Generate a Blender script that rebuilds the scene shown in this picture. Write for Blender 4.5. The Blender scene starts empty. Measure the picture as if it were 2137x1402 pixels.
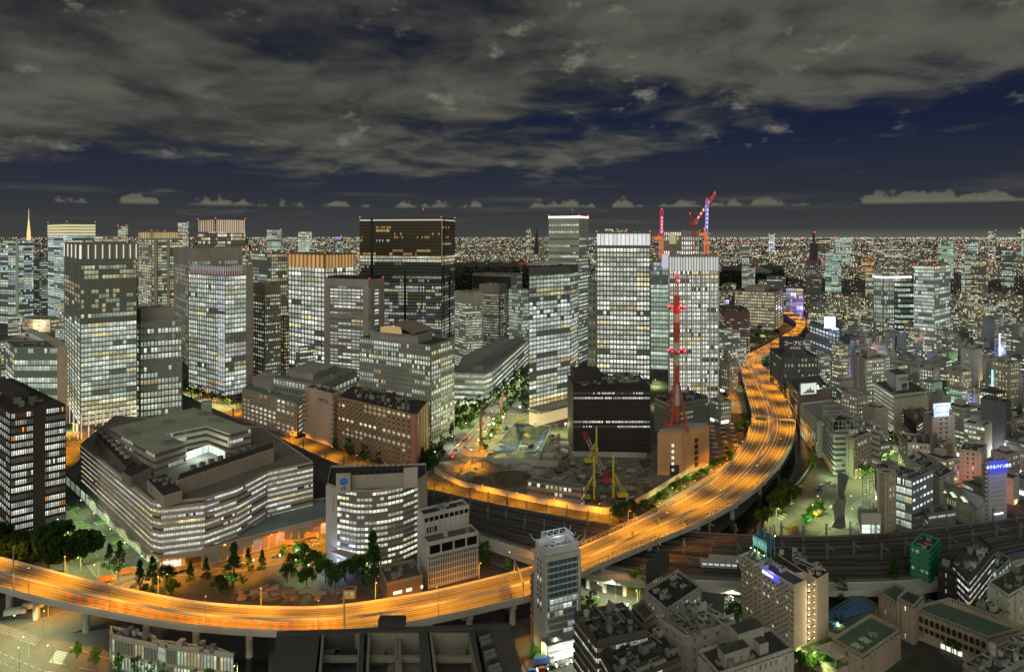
import bpy, math, random
from mathutils import Vector, Matrix
from statistics import NormalDist
R = math.radians
sc = bpy.context.scene
COL = sc.collection
W, HY, CX, F, H = 2137.0, 492.0, 1068.5, 1400.0, 180.0
# ---------------------------------------------------------------- camera
cam = bpy.data.objects.new('camera', bpy.data.cameras.new('camera')); COL.objects.link(cam)
cam.location = (0, 0, H); cam.rotation_euler = (R(90), 0, 0)
cam.data.sensor_width = 36; cam.data.lens = 36*F/W; cam.data.shift_y = -209/2137
cam.data.clip_start = 1; cam.data.clip_end = 90000
sc.camera = cam
# ---------------------------------------------------------------- render settings, exposure
sc.view_settings.view_transform = 'Standard'; sc.view_settings.look = 'None'
sc.view_settings.exposure = 0; sc.view_settings.gamma = 1
cy = sc.cycles
cy.max_bounces = 4; cy.diffuse_bounces = 2; cy.glossy_bounces = 2; cy.transmission_bounces = 2
cy.sample_clamp_indirect = 2.0; cy.sample_clamp_direct = 12.0; cy.caustics_reflective = False; cy.caustics_refractive = False
# ---------------------------------------------------------------- world: clouded night sky
world = bpy.data.worlds.new('World'); sc.world = world; world.use_nodes = True
class NT:
    def __init__(s, t): s.t = t
    def n(s, typ, **kw):
        x = s.t.nodes.new(typ)
        ins = kw.pop('ins', {})
        for k, v in kw.items(): setattr(x, k, v)
        for k, v in ins.items():
            if isinstance(v, bpy.types.NodeSocket): s.t.links.new(v, x.inputs[k])
            else: x.inputs[k].default_value = v
        return x
    def m(s, op, a, b=0.0, c=None, clamp=False):
        ins = {0: a, 1: b}
        if c is not None: ins[2] = c
        return s.n('ShaderNodeMath', operation=op, use_clamp=clamp, ins=ins).outputs[0]
    def mix(s, f, a, b):
        return s.n('ShaderNodeMix', data_type='RGBA', ins={0: f, 6: a, 7: b}).outputs[2]
    def xyz(s, x, y, z=0.0): return s.n('ShaderNodeCombineXYZ', ins={0: x, 1: y, 2: z}).outputs[0]
    def noise(s, vec, scale, detail=3, rough=.55, dim='3D'):
        return s.n('ShaderNodeTexNoise', noise_dimensions=dim, ins={'Vector': vec, 'Scale': scale, 'Detail': detail, 'Roughness': rough}).outputs[0]
    def ss(s, v, lo, hi):
        return s.n('ShaderNodeMapRange', interpolation_type='SMOOTHSTEP', ins={0: v, 1: lo, 2: hi, 3: 0.0, 4: 1.0}).outputs[0]
def c4(c): return (c[0], c[1], c[2], 1)
def sky_nodes():
    t = world.node_tree; t.nodes.clear(); n = NT(t)
    tc = n.n('ShaderNodeTexCoord').outputs['Generated']
    s = n.n('ShaderNodeSeparateXYZ', ins={0: tc})
    x, y, z = s.outputs
    el = n.m('ARCTAN2', z, n.m('SQRT', n.m('ADD', n.m('MULTIPLY', x, x), n.m('MULTIPLY', y, y))))   # radians
    az = n.m('ARCTAN2', x, y)
    # base night sky: navy, paler grey towards the horizon
    g = n.n('ShaderNodeValToRGB', ins={0: n.m('MULTIPLY', el, 2.0)})
    cr = g.color_ramp; cr.elements[0].position = 0; cr.elements[0].color = (.052, .056, .054, 1)
    cr.elements[1].position = 1; cr.elements[1].color = (.007, .010, .022, 1)
    for p, c in ((.05, (.042, .044, .047)), (.13, (.026, .030, .044)), (.30, (.010, .016, .042)), (.5, (.010, .013, .027))):
        e = cr.elements.new(p); e.color = c4(c)
    sky = g.outputs[0]
    # high cloud deck: a flat layer seen in perspective
    k = n.m('DIVIDE', 1.0, n.m('ADD', n.m('MAXIMUM', z, 0.0), .13))
    p = n.xyz(n.m('MULTIPLY', x, k), n.m('MULTIPLY', y, k))
    warp = n.noise(p, 1.3, 3, .55)
    p2 = n.xyz(n.m('ADD', n.m('MULTIPLY', x, k), n.m('MULTIPLY', warp, .8)), n.m('MULTIPLY', n.m('MULTIPLY', y, k), .95), 3.1)
    big = n.noise(p2, 1.15, 6, .52); fine = n.noise(p2, 4.0, 5, .55)
    # more cloud to the left and overhead, clearer towards the right and low down
    cover = n.m('ADD', n.m('MULTIPLY', n.ss(el, .045, .15), .43), n.m('MULTIPLY', az, -.20))
    cover = n.m('ADD', cover, n.m('MULTIPLY', n.ss(el, .22, .34), n.m('MULTIPLY', n.ss(az, .1, .6), .24)))
    gap = n.m('MULTIPLY', n.m('MULTIPLY', n.ss(az, -.05, .42), n.ss(el, .05, .10)), n.m('SUBTRACT', 1.0, n.ss(el, .16, .24)))
    cover = n.m('SUBTRACT', cover, n.m('MULTIPLY', gap, .14))
    dens = n.m('ADD', n.m('ADD', n.m('MULTIPLY', big, .95), n.m('MULTIPLY', n.m('SUBTRACT', fine, .5), .45)), n.m('SUBTRACT', cover, .22))
    cl = n.ss(dens, .43, .70)
    ccol = n.mix(n.ss(n.m('ADD', n.m('MULTIPLY', big, .5), n.m('MULTIPLY', fine, .5)), .36, .66), (.034, .036, .034, 1), (.112, .110, .090, 1))
    sky = n.mix(n.m('MULTIPLY', cl, .93), sky, ccol)
    # a row of low bright cumulus just over the horizon, flat undersides
    q1 = n.noise(n.xyz(n.m('MULTIPLY', az, 26.0), 4.2, 7.3), 1.0, 2, .5); q2 = n.noise(n.xyz(n.m('MULTIPLY', az, 60.0), n.m('MULTIPLY', el, 90.0), 1.3), 1.0, 4, .55)
    lift = n.m('ADD', n.m('MULTIPLY', n.m('SUBTRACT', q1, .455), .060), n.m('MULTIPLY', n.m('SUBTRACT', q2, .5), .034))
    lift = n.m('ADD', lift, n.m('MULTIPLY', n.ss(az, .08, .4), .007))
    basel = n.m('ADD', .0405, n.m('MULTIPLY', n.noise(n.xyz(n.m('MULTIPLY', az, 9.0), 1.0, 2.0), 1.0, 2, .5), .004))
    over = n.m('SUBTRACT', el, basel)
    cu = n.m('MULTIPLY', n.ss(over, -.0030, .0022), n.ss(n.m('SUBTRACT', lift, over), -.001, .0055))
    sky = n.mix(n.m('MULTIPLY', cu, .9), sky, n.mix(n.ss(over, .0, .022), (.150, .148, .105, 1), (.085, .085, .070, 1)))
    # thin grey streaks and a few bright scraps
    st = n.ss(n.noise(n.xyz(n.m('MULTIPLY', az, 5.0), n.m('MULTIPLY', el, 60.0), 1.7), 1.0, 4, .5), .5, .78)
    st = n.m('MULTIPLY', st, n.m('MULTIPLY', n.ss(el, .0, .02), n.m('SUBTRACT', 1.0, n.ss(el, .05, .12))))
    sky = n.mix(n.m('MULTIPLY', st, .75), sky, (.078, .078, .066, 1))
    sc2 = n.ss(n.noise(n.xyz(n.m('MULTIPLY', az, 13.0), n.m('MULTIPLY', el, 26.0), 21.4), 1.0, 4, .6), .60, .80)
    sc2 = n.m('MULTIPLY', sc2, n.ss(el, .07, .12))
    sky = n.mix(n.m('MULTIPLY', sc2, .8), sky, (.26, .25, .20, 1))
    # city glow along the horizon, faint afterglow to the right
    gl = n.m('MULTIPLY', n.m('SUBTRACT', 1.0, n.ss(el, -.002, .012)), n.ss(az, -.1, .55))
    sky = n.mix(n.m('MULTIPLY', gl, .55), sky, (.15, .16, .13, 1))
    # brighter sky behind the viewer, added as soft fill for the walls
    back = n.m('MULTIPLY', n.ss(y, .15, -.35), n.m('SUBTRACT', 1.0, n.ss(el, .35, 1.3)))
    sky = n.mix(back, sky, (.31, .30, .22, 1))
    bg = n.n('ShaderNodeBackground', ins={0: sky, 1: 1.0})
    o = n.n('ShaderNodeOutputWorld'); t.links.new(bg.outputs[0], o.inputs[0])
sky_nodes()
# one broad soft low fill lamp, added behind the viewer to brighten the walls
sun = bpy.data.objects.new('sun', bpy.data.lights.new('sun', 'SUN')); COL.objects.link(sun)
sun.data.energy = .74; sun.data.angle = R(60); sun.data.color = (1, .96, .80)
sun.rotation_euler = (R(60), 0, R(-12))
# ---------------------------------------------------------------- helpers
rng = random.Random(7)
def G(px, py, h=0.0):
    d = F*(H-h)/(py-HY); return Vector(((px-CX)*d/F, d, h))
def PX(x, y, z=0.0): return (CX+x/y*F, HY+(H-z)*F/y)
class MB:
    def __init__(s): s.v = []; s.f = []; s.uv = []; s.mi = []
    def poly(s, pts, uv=None, m=0):
        b = len(s.v); s.v += [tuple(p) for p in pts]; s.f.append(tuple(range(b, b+len(pts))))
        s.uv += uv if uv else [(0.0, 0.0)]*len(pts); s.mi.append(m)
    def box(s, o, e, L, n, D, z0, z1, m=0, top=None):
        a = (o[0], o[1]); b = (o[0]+e[0]*L, o[1]+e[1]*L); c = (b[0]+n[0]*D, b[1]+n[1]*D); d = (a[0]+n[0]*D, a[1]+n[1]*D)
        s.prism([a, b, c, d], z0, z1, m, top)
    def prism(s, P, z0, z1, m=0, top=None, bottom=True):
        k = len(P)
        for i in range(k):
            a, b = P[i], P[(i+1) % k]
            s.poly([(a[0], a[1], z0), (b[0], b[1], z0), (b[0], b[1], z1), (a[0], a[1], z1)], m=m)
        s.poly([(p[0], p[1], z1) for p in P], m=m if top is None else top)
        if bottom: s.poly([(p[0], p[1], z0) for p in reversed(P)], m=m)
    def bc(s, cx, cy_, z0, sx, sy, sz, a=0.0, m=0):
        e = (math.cos(a), math.sin(a)); n = (-e[1], e[0])
        s.box((cx-e[0]*sx/2-n[0]*sy/2, cy_-e[1]*sx/2-n[1]*sy/2), e, sx, n, sy, z0, z0+sz, m)
    def cyl(s, cx, cy_, z0, z1, r0, r1=None, k=10, m=0):
        r1 = r0 if r1 is None else r1
        A = [(cx+r0*math.cos(6.2832*i/k), cy_+r0*math.sin(6.2832*i/k), z0) for i in range(k)]
        B = [(cx+r1*math.cos(6.2832*i/k), cy_+r1*math.sin(6.2832*i/k), z1) for i in range(k)]
        for i in range(k): s.poly([A[i], A[(i+1) % k], B[(i+1) % k], B[i]], m=m)
        s.poly(B, m=m)
    def beam(s, p, q, w, m=0, w2=None):
        p, q = Vector(p), Vector(q); d = (q-p)
        if d.length < 1e-4: return
        d.normalize(); up = Vector((0, 0, 1)) if abs(d.z) < .9 else Vector((1, 0, 0))
        a = d.cross(up).normalized(); b = d.cross(a).normalized(); w2 = w if w2 is None else w2
        A = [p+(a*i+b*j)*w/2 for i, j in ((-1, -1), (1, -1), (1, 1), (-1, 1))]
        B = [q+(a*i+b*j)*w2/2 for i, j in ((-1, -1), (1, -1), (1, 1), (-1, 1))]
        for i in range(4): s.poly([A[i], A[(i+1) % 4], B[(i+1) % 4], B[i]], m=m)
        s.poly(A, m=m); s.poly(B, m=m)
    def lattice(s, p, q, w, n, m=0, m2=None, t=None):
        p, q = Vector(p), Vector(q); d = (q-p).normalized(); t = t or w*.13
        up = Vector((0, 0, 1)) if abs(d.z) < .9 else Vector((0, 1, 0))
        a = d.cross(up).normalized()*w/2; b = d.cross(a).normalized()*w/2
        cs = [a+b, a-b, -a-b, -a+b]
        for i in range(n):
            P, Q = p+(q-p)*i/n, p+(q-p)*(i+1)/n; mm = m if m2 is None or (i*5//n) % 2 == 0 else m2
            for j in range(4):
                s.beam(P+cs[j], Q+cs[j], t, mm); s.beam(P+cs[j], Q+cs[(j+1) % 4], t*.7, mm)
    def build(s, name, mats, parent=None, **props):
        me = bpy.data.meshes.new(name)
        off = Vector((0, 0, 0))
        q = parent
        while q is not None: off = off+q.location; q = q.parent
        v = [(a[0]-off.x, a[1]-off.y, a[2]-off.z) for a in s.v]
        me.from_pydata(v, [], s.f)
        if any(u != (0.0, 0.0) for u in s.uv):
            uvl = me.uv_layers.new(name='UVMap'); uvl.data.foreach_set('uv', [c for u in s.uv for c in u])
        if not isinstance(mats, (list, tuple)): mats = [mats]
        for mt in mats: me.materials.append(mt)
        if len(mats) > 1: me.polygons.foreach_set('material_index', s.mi)
        me.update()
        o = bpy.data.objects.new(name, me); COL.objects.link(o)
        if parent is not None: o.parent = parent
        for k, val in props.items(): o[k] = val
        return o
def thing(name, label, cat, loc, group=None):
    o = bpy.data.objects.new(name, None); COL.objects.link(o); o.location = loc; o.empty_display_size = 1
    o['label'] = label; o['category'] = cat
    if group: o['group'] = group
    return o
def copy_tree(o, loc, rz=0.0, s=1.0, label=None):
    r = o.copy(); COL.objects.link(r); r.location = loc; r.rotation_euler = (0, 0, rz); r.scale = (s, s, s)
    for c in o.children:
        k = c.copy(); COL.objects.link(k); k.parent = r
        for g in c.children:
            j = g.copy(); COL.objects.link(j); j.parent = k
    if label: r['label'] = label
    return r
# ---------------------------------------------------------------- labels of the many: phrase + nearest landmark
REG = []; LM = []
def reg(o, phrase, x=None, y=None, z=0.0):
    l = o.location
    x = l.x if x is None else x; y = l.y if y is None else y
    REG.append((o, phrase, *PX(x, max(y, 1.0), z)))
def finish_labels():
    bad = set()
    groups = {}
    for o, ph, px, py in REG:
        n_, lx, ly = min(LM, key=lambda t: (t[1]-px)**2+((t[2]-py)*1.3)**2)
        dx, dy = px-lx, py-ly
        if abs(dx) > abs(dy)*1.1: w = 'left of' if dx < 0 else 'right of'
        else: w = 'behind' if dy < 0 else 'in front of'
        groups.setdefault((ph, n_, w), []).append((math.hypot(dx, dy), o))
    ords = ['', 'second', 'third', 'fourth', 'fifth', 'sixth', 'seventh', 'eighth', 'ninth', 'tenth', 'eleventh', 'twelfth']
    for (ph, n_, w), L in groups.items():
        L.sort(key=lambda t: t[0])
        for i, (_, o) in enumerate(L):
            if len(L) == 1: o['label'] = f'{ph} {w} {n_}'
            else:
                k = 'nearest' if i == 0 else (ords[i] if i < 12 else f'{i+1}th')
                o['label'] = f'{ph}, {k} {w} {n_}'
            if len(o['label'].split()) > 16: bad.add(o['label'])
    print('LONG', sorted(bad)[:12], len(bad))
# ---------------------------------------------------------------- materials
_m = {}
def base_mat(key):
    m = bpy.data.materials.new(key); m.use_nodes = True; m.node_tree.nodes.clear(); return m, NT(m.node_tree)
def out(n, sh):
    o = n.n('ShaderNodeOutputMaterial'); n.t.links.new(sh, o.inputs[0])
def mat(c, rough=.8, var=.22, scale=.12, metal=0.0, streak=True):
    key = ('m', tuple(c), rough, var, scale, metal)
    if key in _m: return _m[key]
    m, n = base_mat('surface')
    tc = n.n('ShaderNodeTexCoord').outputs['Object']
    mp = n.n('ShaderNodeMapping', ins={0: tc, 3: (1, 1, .45 if streak else 1)}).outputs[0]
    a = n.noise(mp, scale*.35, 5, .65); b = n.noise(tc, scale*14, 2, .6)
    f = n.m('ADD', n.m('MULTIPLY', a, .75), n.m('MULTIPLY', b, .25))
    lo = tuple(x*(1-var) for x in c); hi = tuple(min(1, x*(1+var)) for x in c)
    col = n.mix(n.ss(f, .3, .7), c4(lo), c4(hi))
    p = n.n('ShaderNodeBsdfPrincipled', ins={'Base Color': col, 'Roughness': rough, 'Metallic': metal})
    out(n, p.outputs[0]); _m[key] = m; return m
def emat(c, s, sample=False):
    key = ('e', tuple(c), s, sample)
    if key in _m: return _m[key]
    m, n = base_mat('light')
    p = n.n('ShaderNodeBsdfPrincipled', ins={'Base Color': c4([x*.5 for x in c]), 'Roughness': .6, 'Emission Color': c4(c), 'Emission Strength': s})
    out(n, p.outputs[0])
    m.cycles.emission_sampling = 'AUTO' if sample else 'NONE'
    _m[key] = m; return m
ND = NormalDist()
COOL, NEUT, WARM, AMB = (.74, .92, .76), (.92, .92, .70), (1.0, .80, .42), (1.0, .50, .14)
def wmat(frac=.6, warm=.12, S=.8, mull=.12, glass=(.045, .055, .05), clus=4.0, tint=COOL, warmc=WARM, rough=.12, dim=.035):
    key = ('w', frac, warm, S, mull, glass, clus, tint, warmc, dim)
    if key in _m: return _m[key]
    if .3 < frac < .96: frac = min(.96, frac+.13)
    if dim > .03 and frac > .4: dim = max(dim, .075)
    m, n = base_mat('window_glass')
    uv = n.n('ShaderNodeUVMap', uv_map='UVMap').outputs[0]
    s = n.n('ShaderNodeSeparateXYZ', ins={0: uv}); u, v = s.outputs[0], s.outputs[1]
    cu, cv = n.m('FLOOR', u), n.m('FLOOR', v); fu, fv = n.m('FRACT', u), n.m('FRACT', v)
    wn = lambda a, b, c=0.0: n.n('ShaderNodeTexWhiteNoise', noise_dimensions='3D', ins={0: n.xyz(a, b, c)})
    n1 = wn(cu, cv); n2 = wn(n.m('FLOOR', n.m('DIVIDE', u, clus)), cv, 5.0); n3 = wn(n.m('FLOOR', n.m('DIVIDE', u, 40.0)), cv, 9.0)
    p = n.m('ADD', n.m('ADD', n.m('MULTIPLY', n1.outputs[0], .13), n.m('MULTIPLY', n2.outputs[0], .42)), n.m('MULTIPLY', n3.outputs[0], .45))
    sd = math.sqrt((.13**2+.42**2+.45**2)/12)
    th = .5+sd*ND.inv_cdf(min(max(frac, .004), .996)) if frac < .995 else 2
    lit = n.ss(p, th+.008, th-.008)
    s1 = n.n('ShaderNodeSeparateColor', ins={0: n1.outputs[1]}); s2 = n.n('ShaderNodeSeparateColor', ins={0: n2.outputs[1]})
    wm = n.m('LESS_THAN', s2.outputs[1], warm)
    wcol = n.mix(s1.outputs[2], c4(warmc), c4([min(1, x*1.12+.05) for x in warmc]))
    cc = n.mix(s2.outputs[2], c4(tint), c4([x*.5+y*.5 for x, y in zip(tint, NEUT)]))
    col = n.mix(wm, cc, wcol)
    # rooms: ceiling lamps near the top of the pane, furniture and blinds lower down
    inner = n.noise(n.xyz(n.m('MULTIPLY', u, 2.6), n.m('MULTIPLY', v, 6.0), 2.0), 1.6, 2, .6)
    blind = n.m('LESS_THAN', fv, n.m('SUBTRACT', 1.35, n.m('MULTIPLY', s1.outputs[0], .95)))
    prof = n.m('ADD', n.m('ADD', .36, n.m('MULTIPLY', n.ss(fv, .45, .95), .5)), n.m('MULTIPLY', inner, .42))
    prof = n.m('MULTIPLY', prof, n.m('ADD', .62, n.m('MULTIPLY', blind, .38)))
    br = n.m('MULTIPLY', n.m('ADD', .24, n.m('MULTIPLY', s2.outputs[0], .68)), n.m('ADD', .62, n.m('MULTIPLY', s1.outputs[1], .45)))
    pane = n.m('MULTIPLY', n.m('GREATER_THAN', fu, mull), n.m('LESS_THAN', fu, 1-mull*.3)) if mull > 0 else 1.0
    e = n.m('MULTIPLY', n.m('MULTIPLY', n.m('MULTIPLY', prof, br), pane), S*1.95)
    e = n.m('ADD', n.m('MULTIPLY', e, lit), n.m('MULTIPLY', n.m('MULTIPLY', pane, dim), n.m('ADD', .4, inner)))
    base = n.mix(pane, c4([g*2.2+.02 for g in glass]), c4(glass))
    pr = n.n('ShaderNodeBsdfPrincipled', ins={'Base Color': base, 'Roughness': rough, 'Emission Color': col, 'Emission Strength': e})
    out(n, pr.outputs[0]); m.cycles.emission_sampling = 'NONE'
    _m[key] = m; return m
CONC = mat((.27, .262, .235)); DARK = mat((.045, .045, .045), .7); ROOF = mat((.065, .068, .064), .9, .4); STEEL = mat((.20, .205, .20), .5)
ROOFD = mat((.03, .03, .029), .9, .4); WHITE = mat((.42, .42, .40), .6); RED = mat((.55, .06, .03), .5); YEL = mat((.60, .52, .05), .5); BLACK = mat((.015, .015, .016), .6)
BEACON = emat((1, .03, .04), 7.0)
def ball(mb, c, r, m=0):
    c = Vector(c); P = [c+Vector(d)*r for d in ((1, 0, 0), (0, 1, 0), (-1, 0, 0), (0, -1, 0), (0, 0, 1), (0, 0, -1))]
    for i in range(4):
        mb.poly([P[i], P[(i+1) % 4], P[4]], m=m); mb.poly([P[(i+1) % 4], P[i], P[5]], m=m)
_bm = None
def beacon(root, p, size=1.0):
    """red obstruction lamp with its short mast"""
    d = max(p[1], 50.0); r = size*.72*d/F
    mb = MB(); mb.beam((p[0], p[1], p[2]), (p[0], p[1], p[2]+r*1.2), r*.25)
    o = mb.build('beacon', DARK, root); mb = MB(); ball(mb, (p[0], p[1], p[2]+r*1.6), r); mb.build('red_lamp', BEACON, o)
# ---------------------------------------------------------------- buildings
def facade(root, p0, p1, z0, z1, nf, nb, st, wall, seed, cnt, rest, sh=None):
    p0, p1 = Vector(p0[:2]), Vector(p1[:2]); L = (p1-p0).length
    if L < .5: return
    e = (p1-p0)/L; nr = Vector((e.y, -e.x)); fh = (z1-z0)/nf; bw = L/nb
    s0, s1 = st.get('sill', .3), st.get('head', .88); g = st.get('edge', .6); wm = st['w']
    pw, pd, sd = st.get('pw', .3), st.get('pd', .3), st.get('sd', .2)
    skip = st.get('skip', ())
    for i in range(nf):
        if i in skip: continue
        a, b = p0+e*g+nr*.04, p1-e*g+nr*.04; za, zb = z0+(i+s0)*fh, z0+(i+s1)*fh
        uo = seed*37.0; vo = seed*61+i
        mb = rest if cnt[0] >= 98 else MB()
        mb.poly([(a.x, a.y, za), (b.x, b.y, za), (b.x, b.y, zb), (a.x, a.y, zb)],
                [(uo+g/bw, vo+.01), (uo+nb-g/bw, vo+.01), (uo+nb-g/bw, vo+.99), (uo+g/bw, vo+.99)])
        if cnt[0] < 98: mb.build('window', wm if not callable(wm) else wm(i), root); cnt[0] += 1
    if sd > 0:
        for i in range(nf+1):
            za = z0+(i-1+s1)*fh if i else z0; zb = z0+(i+s0)*fh if i < nf else z1
            if za < zb: wall.box(p0, e, L, nr, sd, za, zb)
    if pw > 0:
        w = pw*bw if pw < 1 and st.get('frac', True) else pw
        pe = st.get('pevery', 1)
        for j in range(0, nb+1, pe):
            c = min(max(j*bw-w/2, 0), L-w)
            wall.box(p0+e*c, e, w, nr, pd, z0, z1)
def roofkit(root, P, h, seed, dens=1.0, par=1.0, mats=(ROOF, CONC), ph=None, tanks=True):
    """parapet, roof sheet, penthouse, condensers, tanks, ducts. P = 4 corners near,right,back,left"""
    r = random.Random(seed); P = [Vector(p[:2]) for p in P]
    c = sum(P, Vector((0, 0)))/len(P)
    mb = MB(); mb.poly([(p.x, p.y, h+.02) for p in P], m=0)
    k = len(P)
    for i in range(k):
        a, b = P[i], P[(i+1) % k]; L = (b-a).length
        if L < 1: continue
        e = (b-a)/L; n_ = Vector((-e.y, e.x)); n_ = n_ if (c-a).dot(n_) > 0 else -n_
        mb.box(a, e, L, n_, .35, h, h+par, 1)
    mb.build('roof', list(mats), root)
    if k != 4: return
    u = P[1]-P[0]; v = P[3]-P[0]; Lu, Lv = u.length, v.length
    if min(Lu, Lv) < 5: return
    ang = math.atan2(u.y, u.x)
    at = lambda s, t: P[0]+u*s+v*t
    if ph:
        s0, t0, s1, t1, hh = ph; m = MB()
        q = [at(s0, t0), at(s1, t0), at(s1, t1), at(s0, t1)]
        m.prism(q, h, h+hh); m.build('penthouse', mats[1], root)
    S = min(Lu, Lv)
    nu = int(dens*min(14, 2+Lu*Lv/90))
    for i in range(nu):
        s, t = r.uniform(.12, .88), r.uniform(.12, .88)
        if ph and ph[0]-.04 < s < ph[2]+.04 and ph[1]-.04 < t < ph[3]+.04: continue
        p = at(s, t); m = MB(); q = r.random()
        if q < .5:
            sx, sy, sz = r.uniform(1.5, 4), r.uniform(1.2, 2.5), r.uniform(1, 2.4)
            m.bc(p.x, p.y, h, sx, sy, sz, ang); 
            for kx in range(max(1, int(sx/1.4))): m.cyl(p.x+(kx-(int(sx/1.4)-1)/2)*1.3*math.cos(ang), p.y+(kx-(int(sx/1.4)-1)/2)*1.3*math.sin(ang), h+sz, h+sz+.25, .5, k=8, m=1)
            m.build('condenser', [r.choice((STEEL, CONC, WHITE)), DARK], root)
        elif q < .72 and tanks:
            if r.random() < .5: m.cyl(p.x, p.y, h+.5, h+3, 1.3, k=12)
            else: m.bc(p.x, p.y, h+.5, 2.4, 3, 2.2, ang)
            m.bc(p.x, p.y, h, 2, 2, .5, ang); m.build('water_tank', r.choice((WHITE, STEEL)), root)
        elif q < .9:
            a = ang+(math.pi/2 if r.random() < .5 else 0); m.bc(p.x, p.y, h+.3, r.uniform(3, S*.4), .7, .6, a); m.build('duct', r.choice((STEEL, CONC)), root)
        else:
            m.beam((p.x, p.y, h), (p.x, p.y, h+r.uniform(3, 6)), .18); m.build('antenna', STEEL, root)
GUESS = dict(sill=.3, head=.88)
FOOT = []
STYLES = {
 'curtain': dict(sill=.22, head=.94, pw=.16, pd=.18, sd=.12, edge=.2, frac=False),
 'punch': dict(sill=.28, head=.80, pw=.36, pd=.4, sd=.38, edge=.4),
 'band': dict(sill=.34, head=.84, pw=0, pd=0, sd=.45, edge=.1),
 'vert': dict(sill=.16, head=.90, pw=.30, pd=.7, sd=.15, edge=.2),
 'grid': dict(sill=.20, head=.86, pw=.22, pd=.45, sd=.35, edge=.3)}
def solve(C, u, px):
    k = (px-CX)/F; return (k*C.y-C.x)/(u.x-k*u.y)
_seed = [1]
def T(name, label, xc, yt, yb, L, Rr, nf, nl, nr, style='grid', wall=(.30, .29, .27), w=None, th=None, zb=0.0, par=1.2, dens=1.0,
      ph=None, roofm=None, dl=None, dr=None, cat='building', lm=None, group=None, reglab=None, base=0, rough=.75, kit=True, hh=None, **ov):
    """A box building. xc,yt,yb: near edge, roof and base; L/R=(px,py) roof corners to the left/right (py None: rectangular, yaw th)."""
    _seed[0] += 1; seed = _seed[0]
    d = F*(H-zb)/(yb-HY); C = Vector(((xc-CX)*d/F, d)); h = H-(yt-HY)*d/F if hh is None else hh
    def side(S, dirn, dist):
        if S is not None and S[1] is not None:
            g = G(S[0], S[1], h); return Vector(g[:2])
        if S is None: return C+dirn*dist
        return C+dirn*solve(C, dirn, S[0])
    if th is None: th = 40.0
    if th == 'f': th = 90-math.degrees(math.atan(((L[0]+xc)/2-CX)/F)); Rr = None; dr = dr or 40
    def ok(t_):
        u_ = Vector((math.cos(R(t_)), math.sin(R(t_)))); v_ = Vector((-u_.y, u_.x)); res = []
        for S, q in ((L, v_), (Rr, u_)):
            if S is not None and S[1] is None: res.append(solve(C, q, S[0]))
        return all(4 < x < 130 for x in res)
    if not ok(th):
        c_ = [th+k*s_ for k in range(1, 90) for s_ in (1, -1)]
        t2 = next((x for x in c_ if ok(x)), None); print('TH', label[:40], th, t2); th = th if t2 is None else t2
    u = Vector((math.cos(R(th)), math.sin(R(th)))); v = Vector((-u.y, u.x))
    PL, PR = side(L, v, dl or 20), side(Rr, u, dr or 20)
    B = PL+PR-C
    ctr = (PL+PR)/2
    st = dict(STYLES[style]); st['w'] = w or wmat(); st.update(ov)
    root = thing(name, label, cat, (ctr.x, ctr.y, zb), group)
    P = [C, PR, B, PL]; FOOT.append(P); print('B', label[:44], 'd%.0f h%.0f L%.0f R%.0f' % (d, h-zb, (PL-C).length, (PR-C).length))
    wl = MB(); wl.prism([(p.x, p.y) for p in P], zb, h)
    cnt = [0]; rest = MB(); z0 = zb+base*(h-zb); z1 = h-st.get('topgap', 0.0)*(h-zb)
    lsty, rsty = dict(st), dict(st); lsty.update(st.get('l', {})); rsty.update(st.get('r', {}))
    Cx, Cy = C.x, C.y
    def vis(a, b):
        e = b-a; n_ = Vector((e.y, -e.x)); return n_.dot(-a) > 0
    if vis(PL, C) and nl: facade(root, PL, C, z0, z1, nf, nl, lsty, wl, seed*2, cnt, rest)
    if vis(C, PR) and nr: facade(root, C, PR, z0, z1, nf, nr, rsty, wl, seed*2+1, cnt, rest)
    wm = mat(wall, rough)
    wl.build('wall', wm, root)
    if rest.f: rest.build('window_band', st['w'] if not callable(st['w']) else st['w'](0), root, kind='stuff')
    if kit: roofkit(root, P, h, seed, dens, par, mats=roofm or (ROOF, wm), ph=ph)
    if lm: q = PX(C.x, C.y, (h+zb)/2); LM.append((lm, q[0], q[1]))
    if reglab: reg(root, reglab, C.x, C.y, h*.6)
    return dict(root=root, P=P, C=C, L=PL, R=PR, B=B, h=h, zb=zb, d=d, th=th, wm=wm)
def lerp(a, b, t): return a+(b-a)*t
def crown(b, ht, n, finmat, glow, ins=.3, name='crown', fw=.35, fd=.9, up=False, cap=DARK):
    """lit louvre crown: glowing screen with vertical fins on the visible faces, from h-ht to h (or above the roof)"""
    z1 = b['h']+(ht if up else 0); z0 = z1-ht
    P = b['P']; nl, nr = n
    fin = MB(); scr = MB()
    for a, c, k in ((b['L'], b['C'], nl), (b['C'], b['R'], nr)):
        if not k: continue
        e = c-a; L = e.length; e = e/L; nn = Vector((e.y, -e.x)); o = a+nn*(b.get('pd', .5))
        q = o+e*L
        scr.poly([(o.x, o.y, z0), (q.x, q.y, z0), (q.x, q.y, z1-.4), (o.x, o.y, z1-.4)], [(0, 0), (k, 0), (k, 1), (0, 1)])
        for j in range(k+1):
            wv = L/k*fw; s_ = min(max(j*L/k-wv/2, 0), L-wv)
            fin.box(o+e*s_, e, wv, nn, fd, z0, z1)
        fin.box(o, e, L, nn, fd+.1, z1-.6, z1, 1)
    if up:
        c = (b['P'][0]+b['P'][2])/2
        fin.prism([(c.x+(p.x-c.x)*.999, c.y+(p.y-c.y)*.999) for p in P], z0, z1-.1, 1)
    f = fin.build(name, [finmat, cap], b['root']); scr.build('lit_screen', glow, f)
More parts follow.
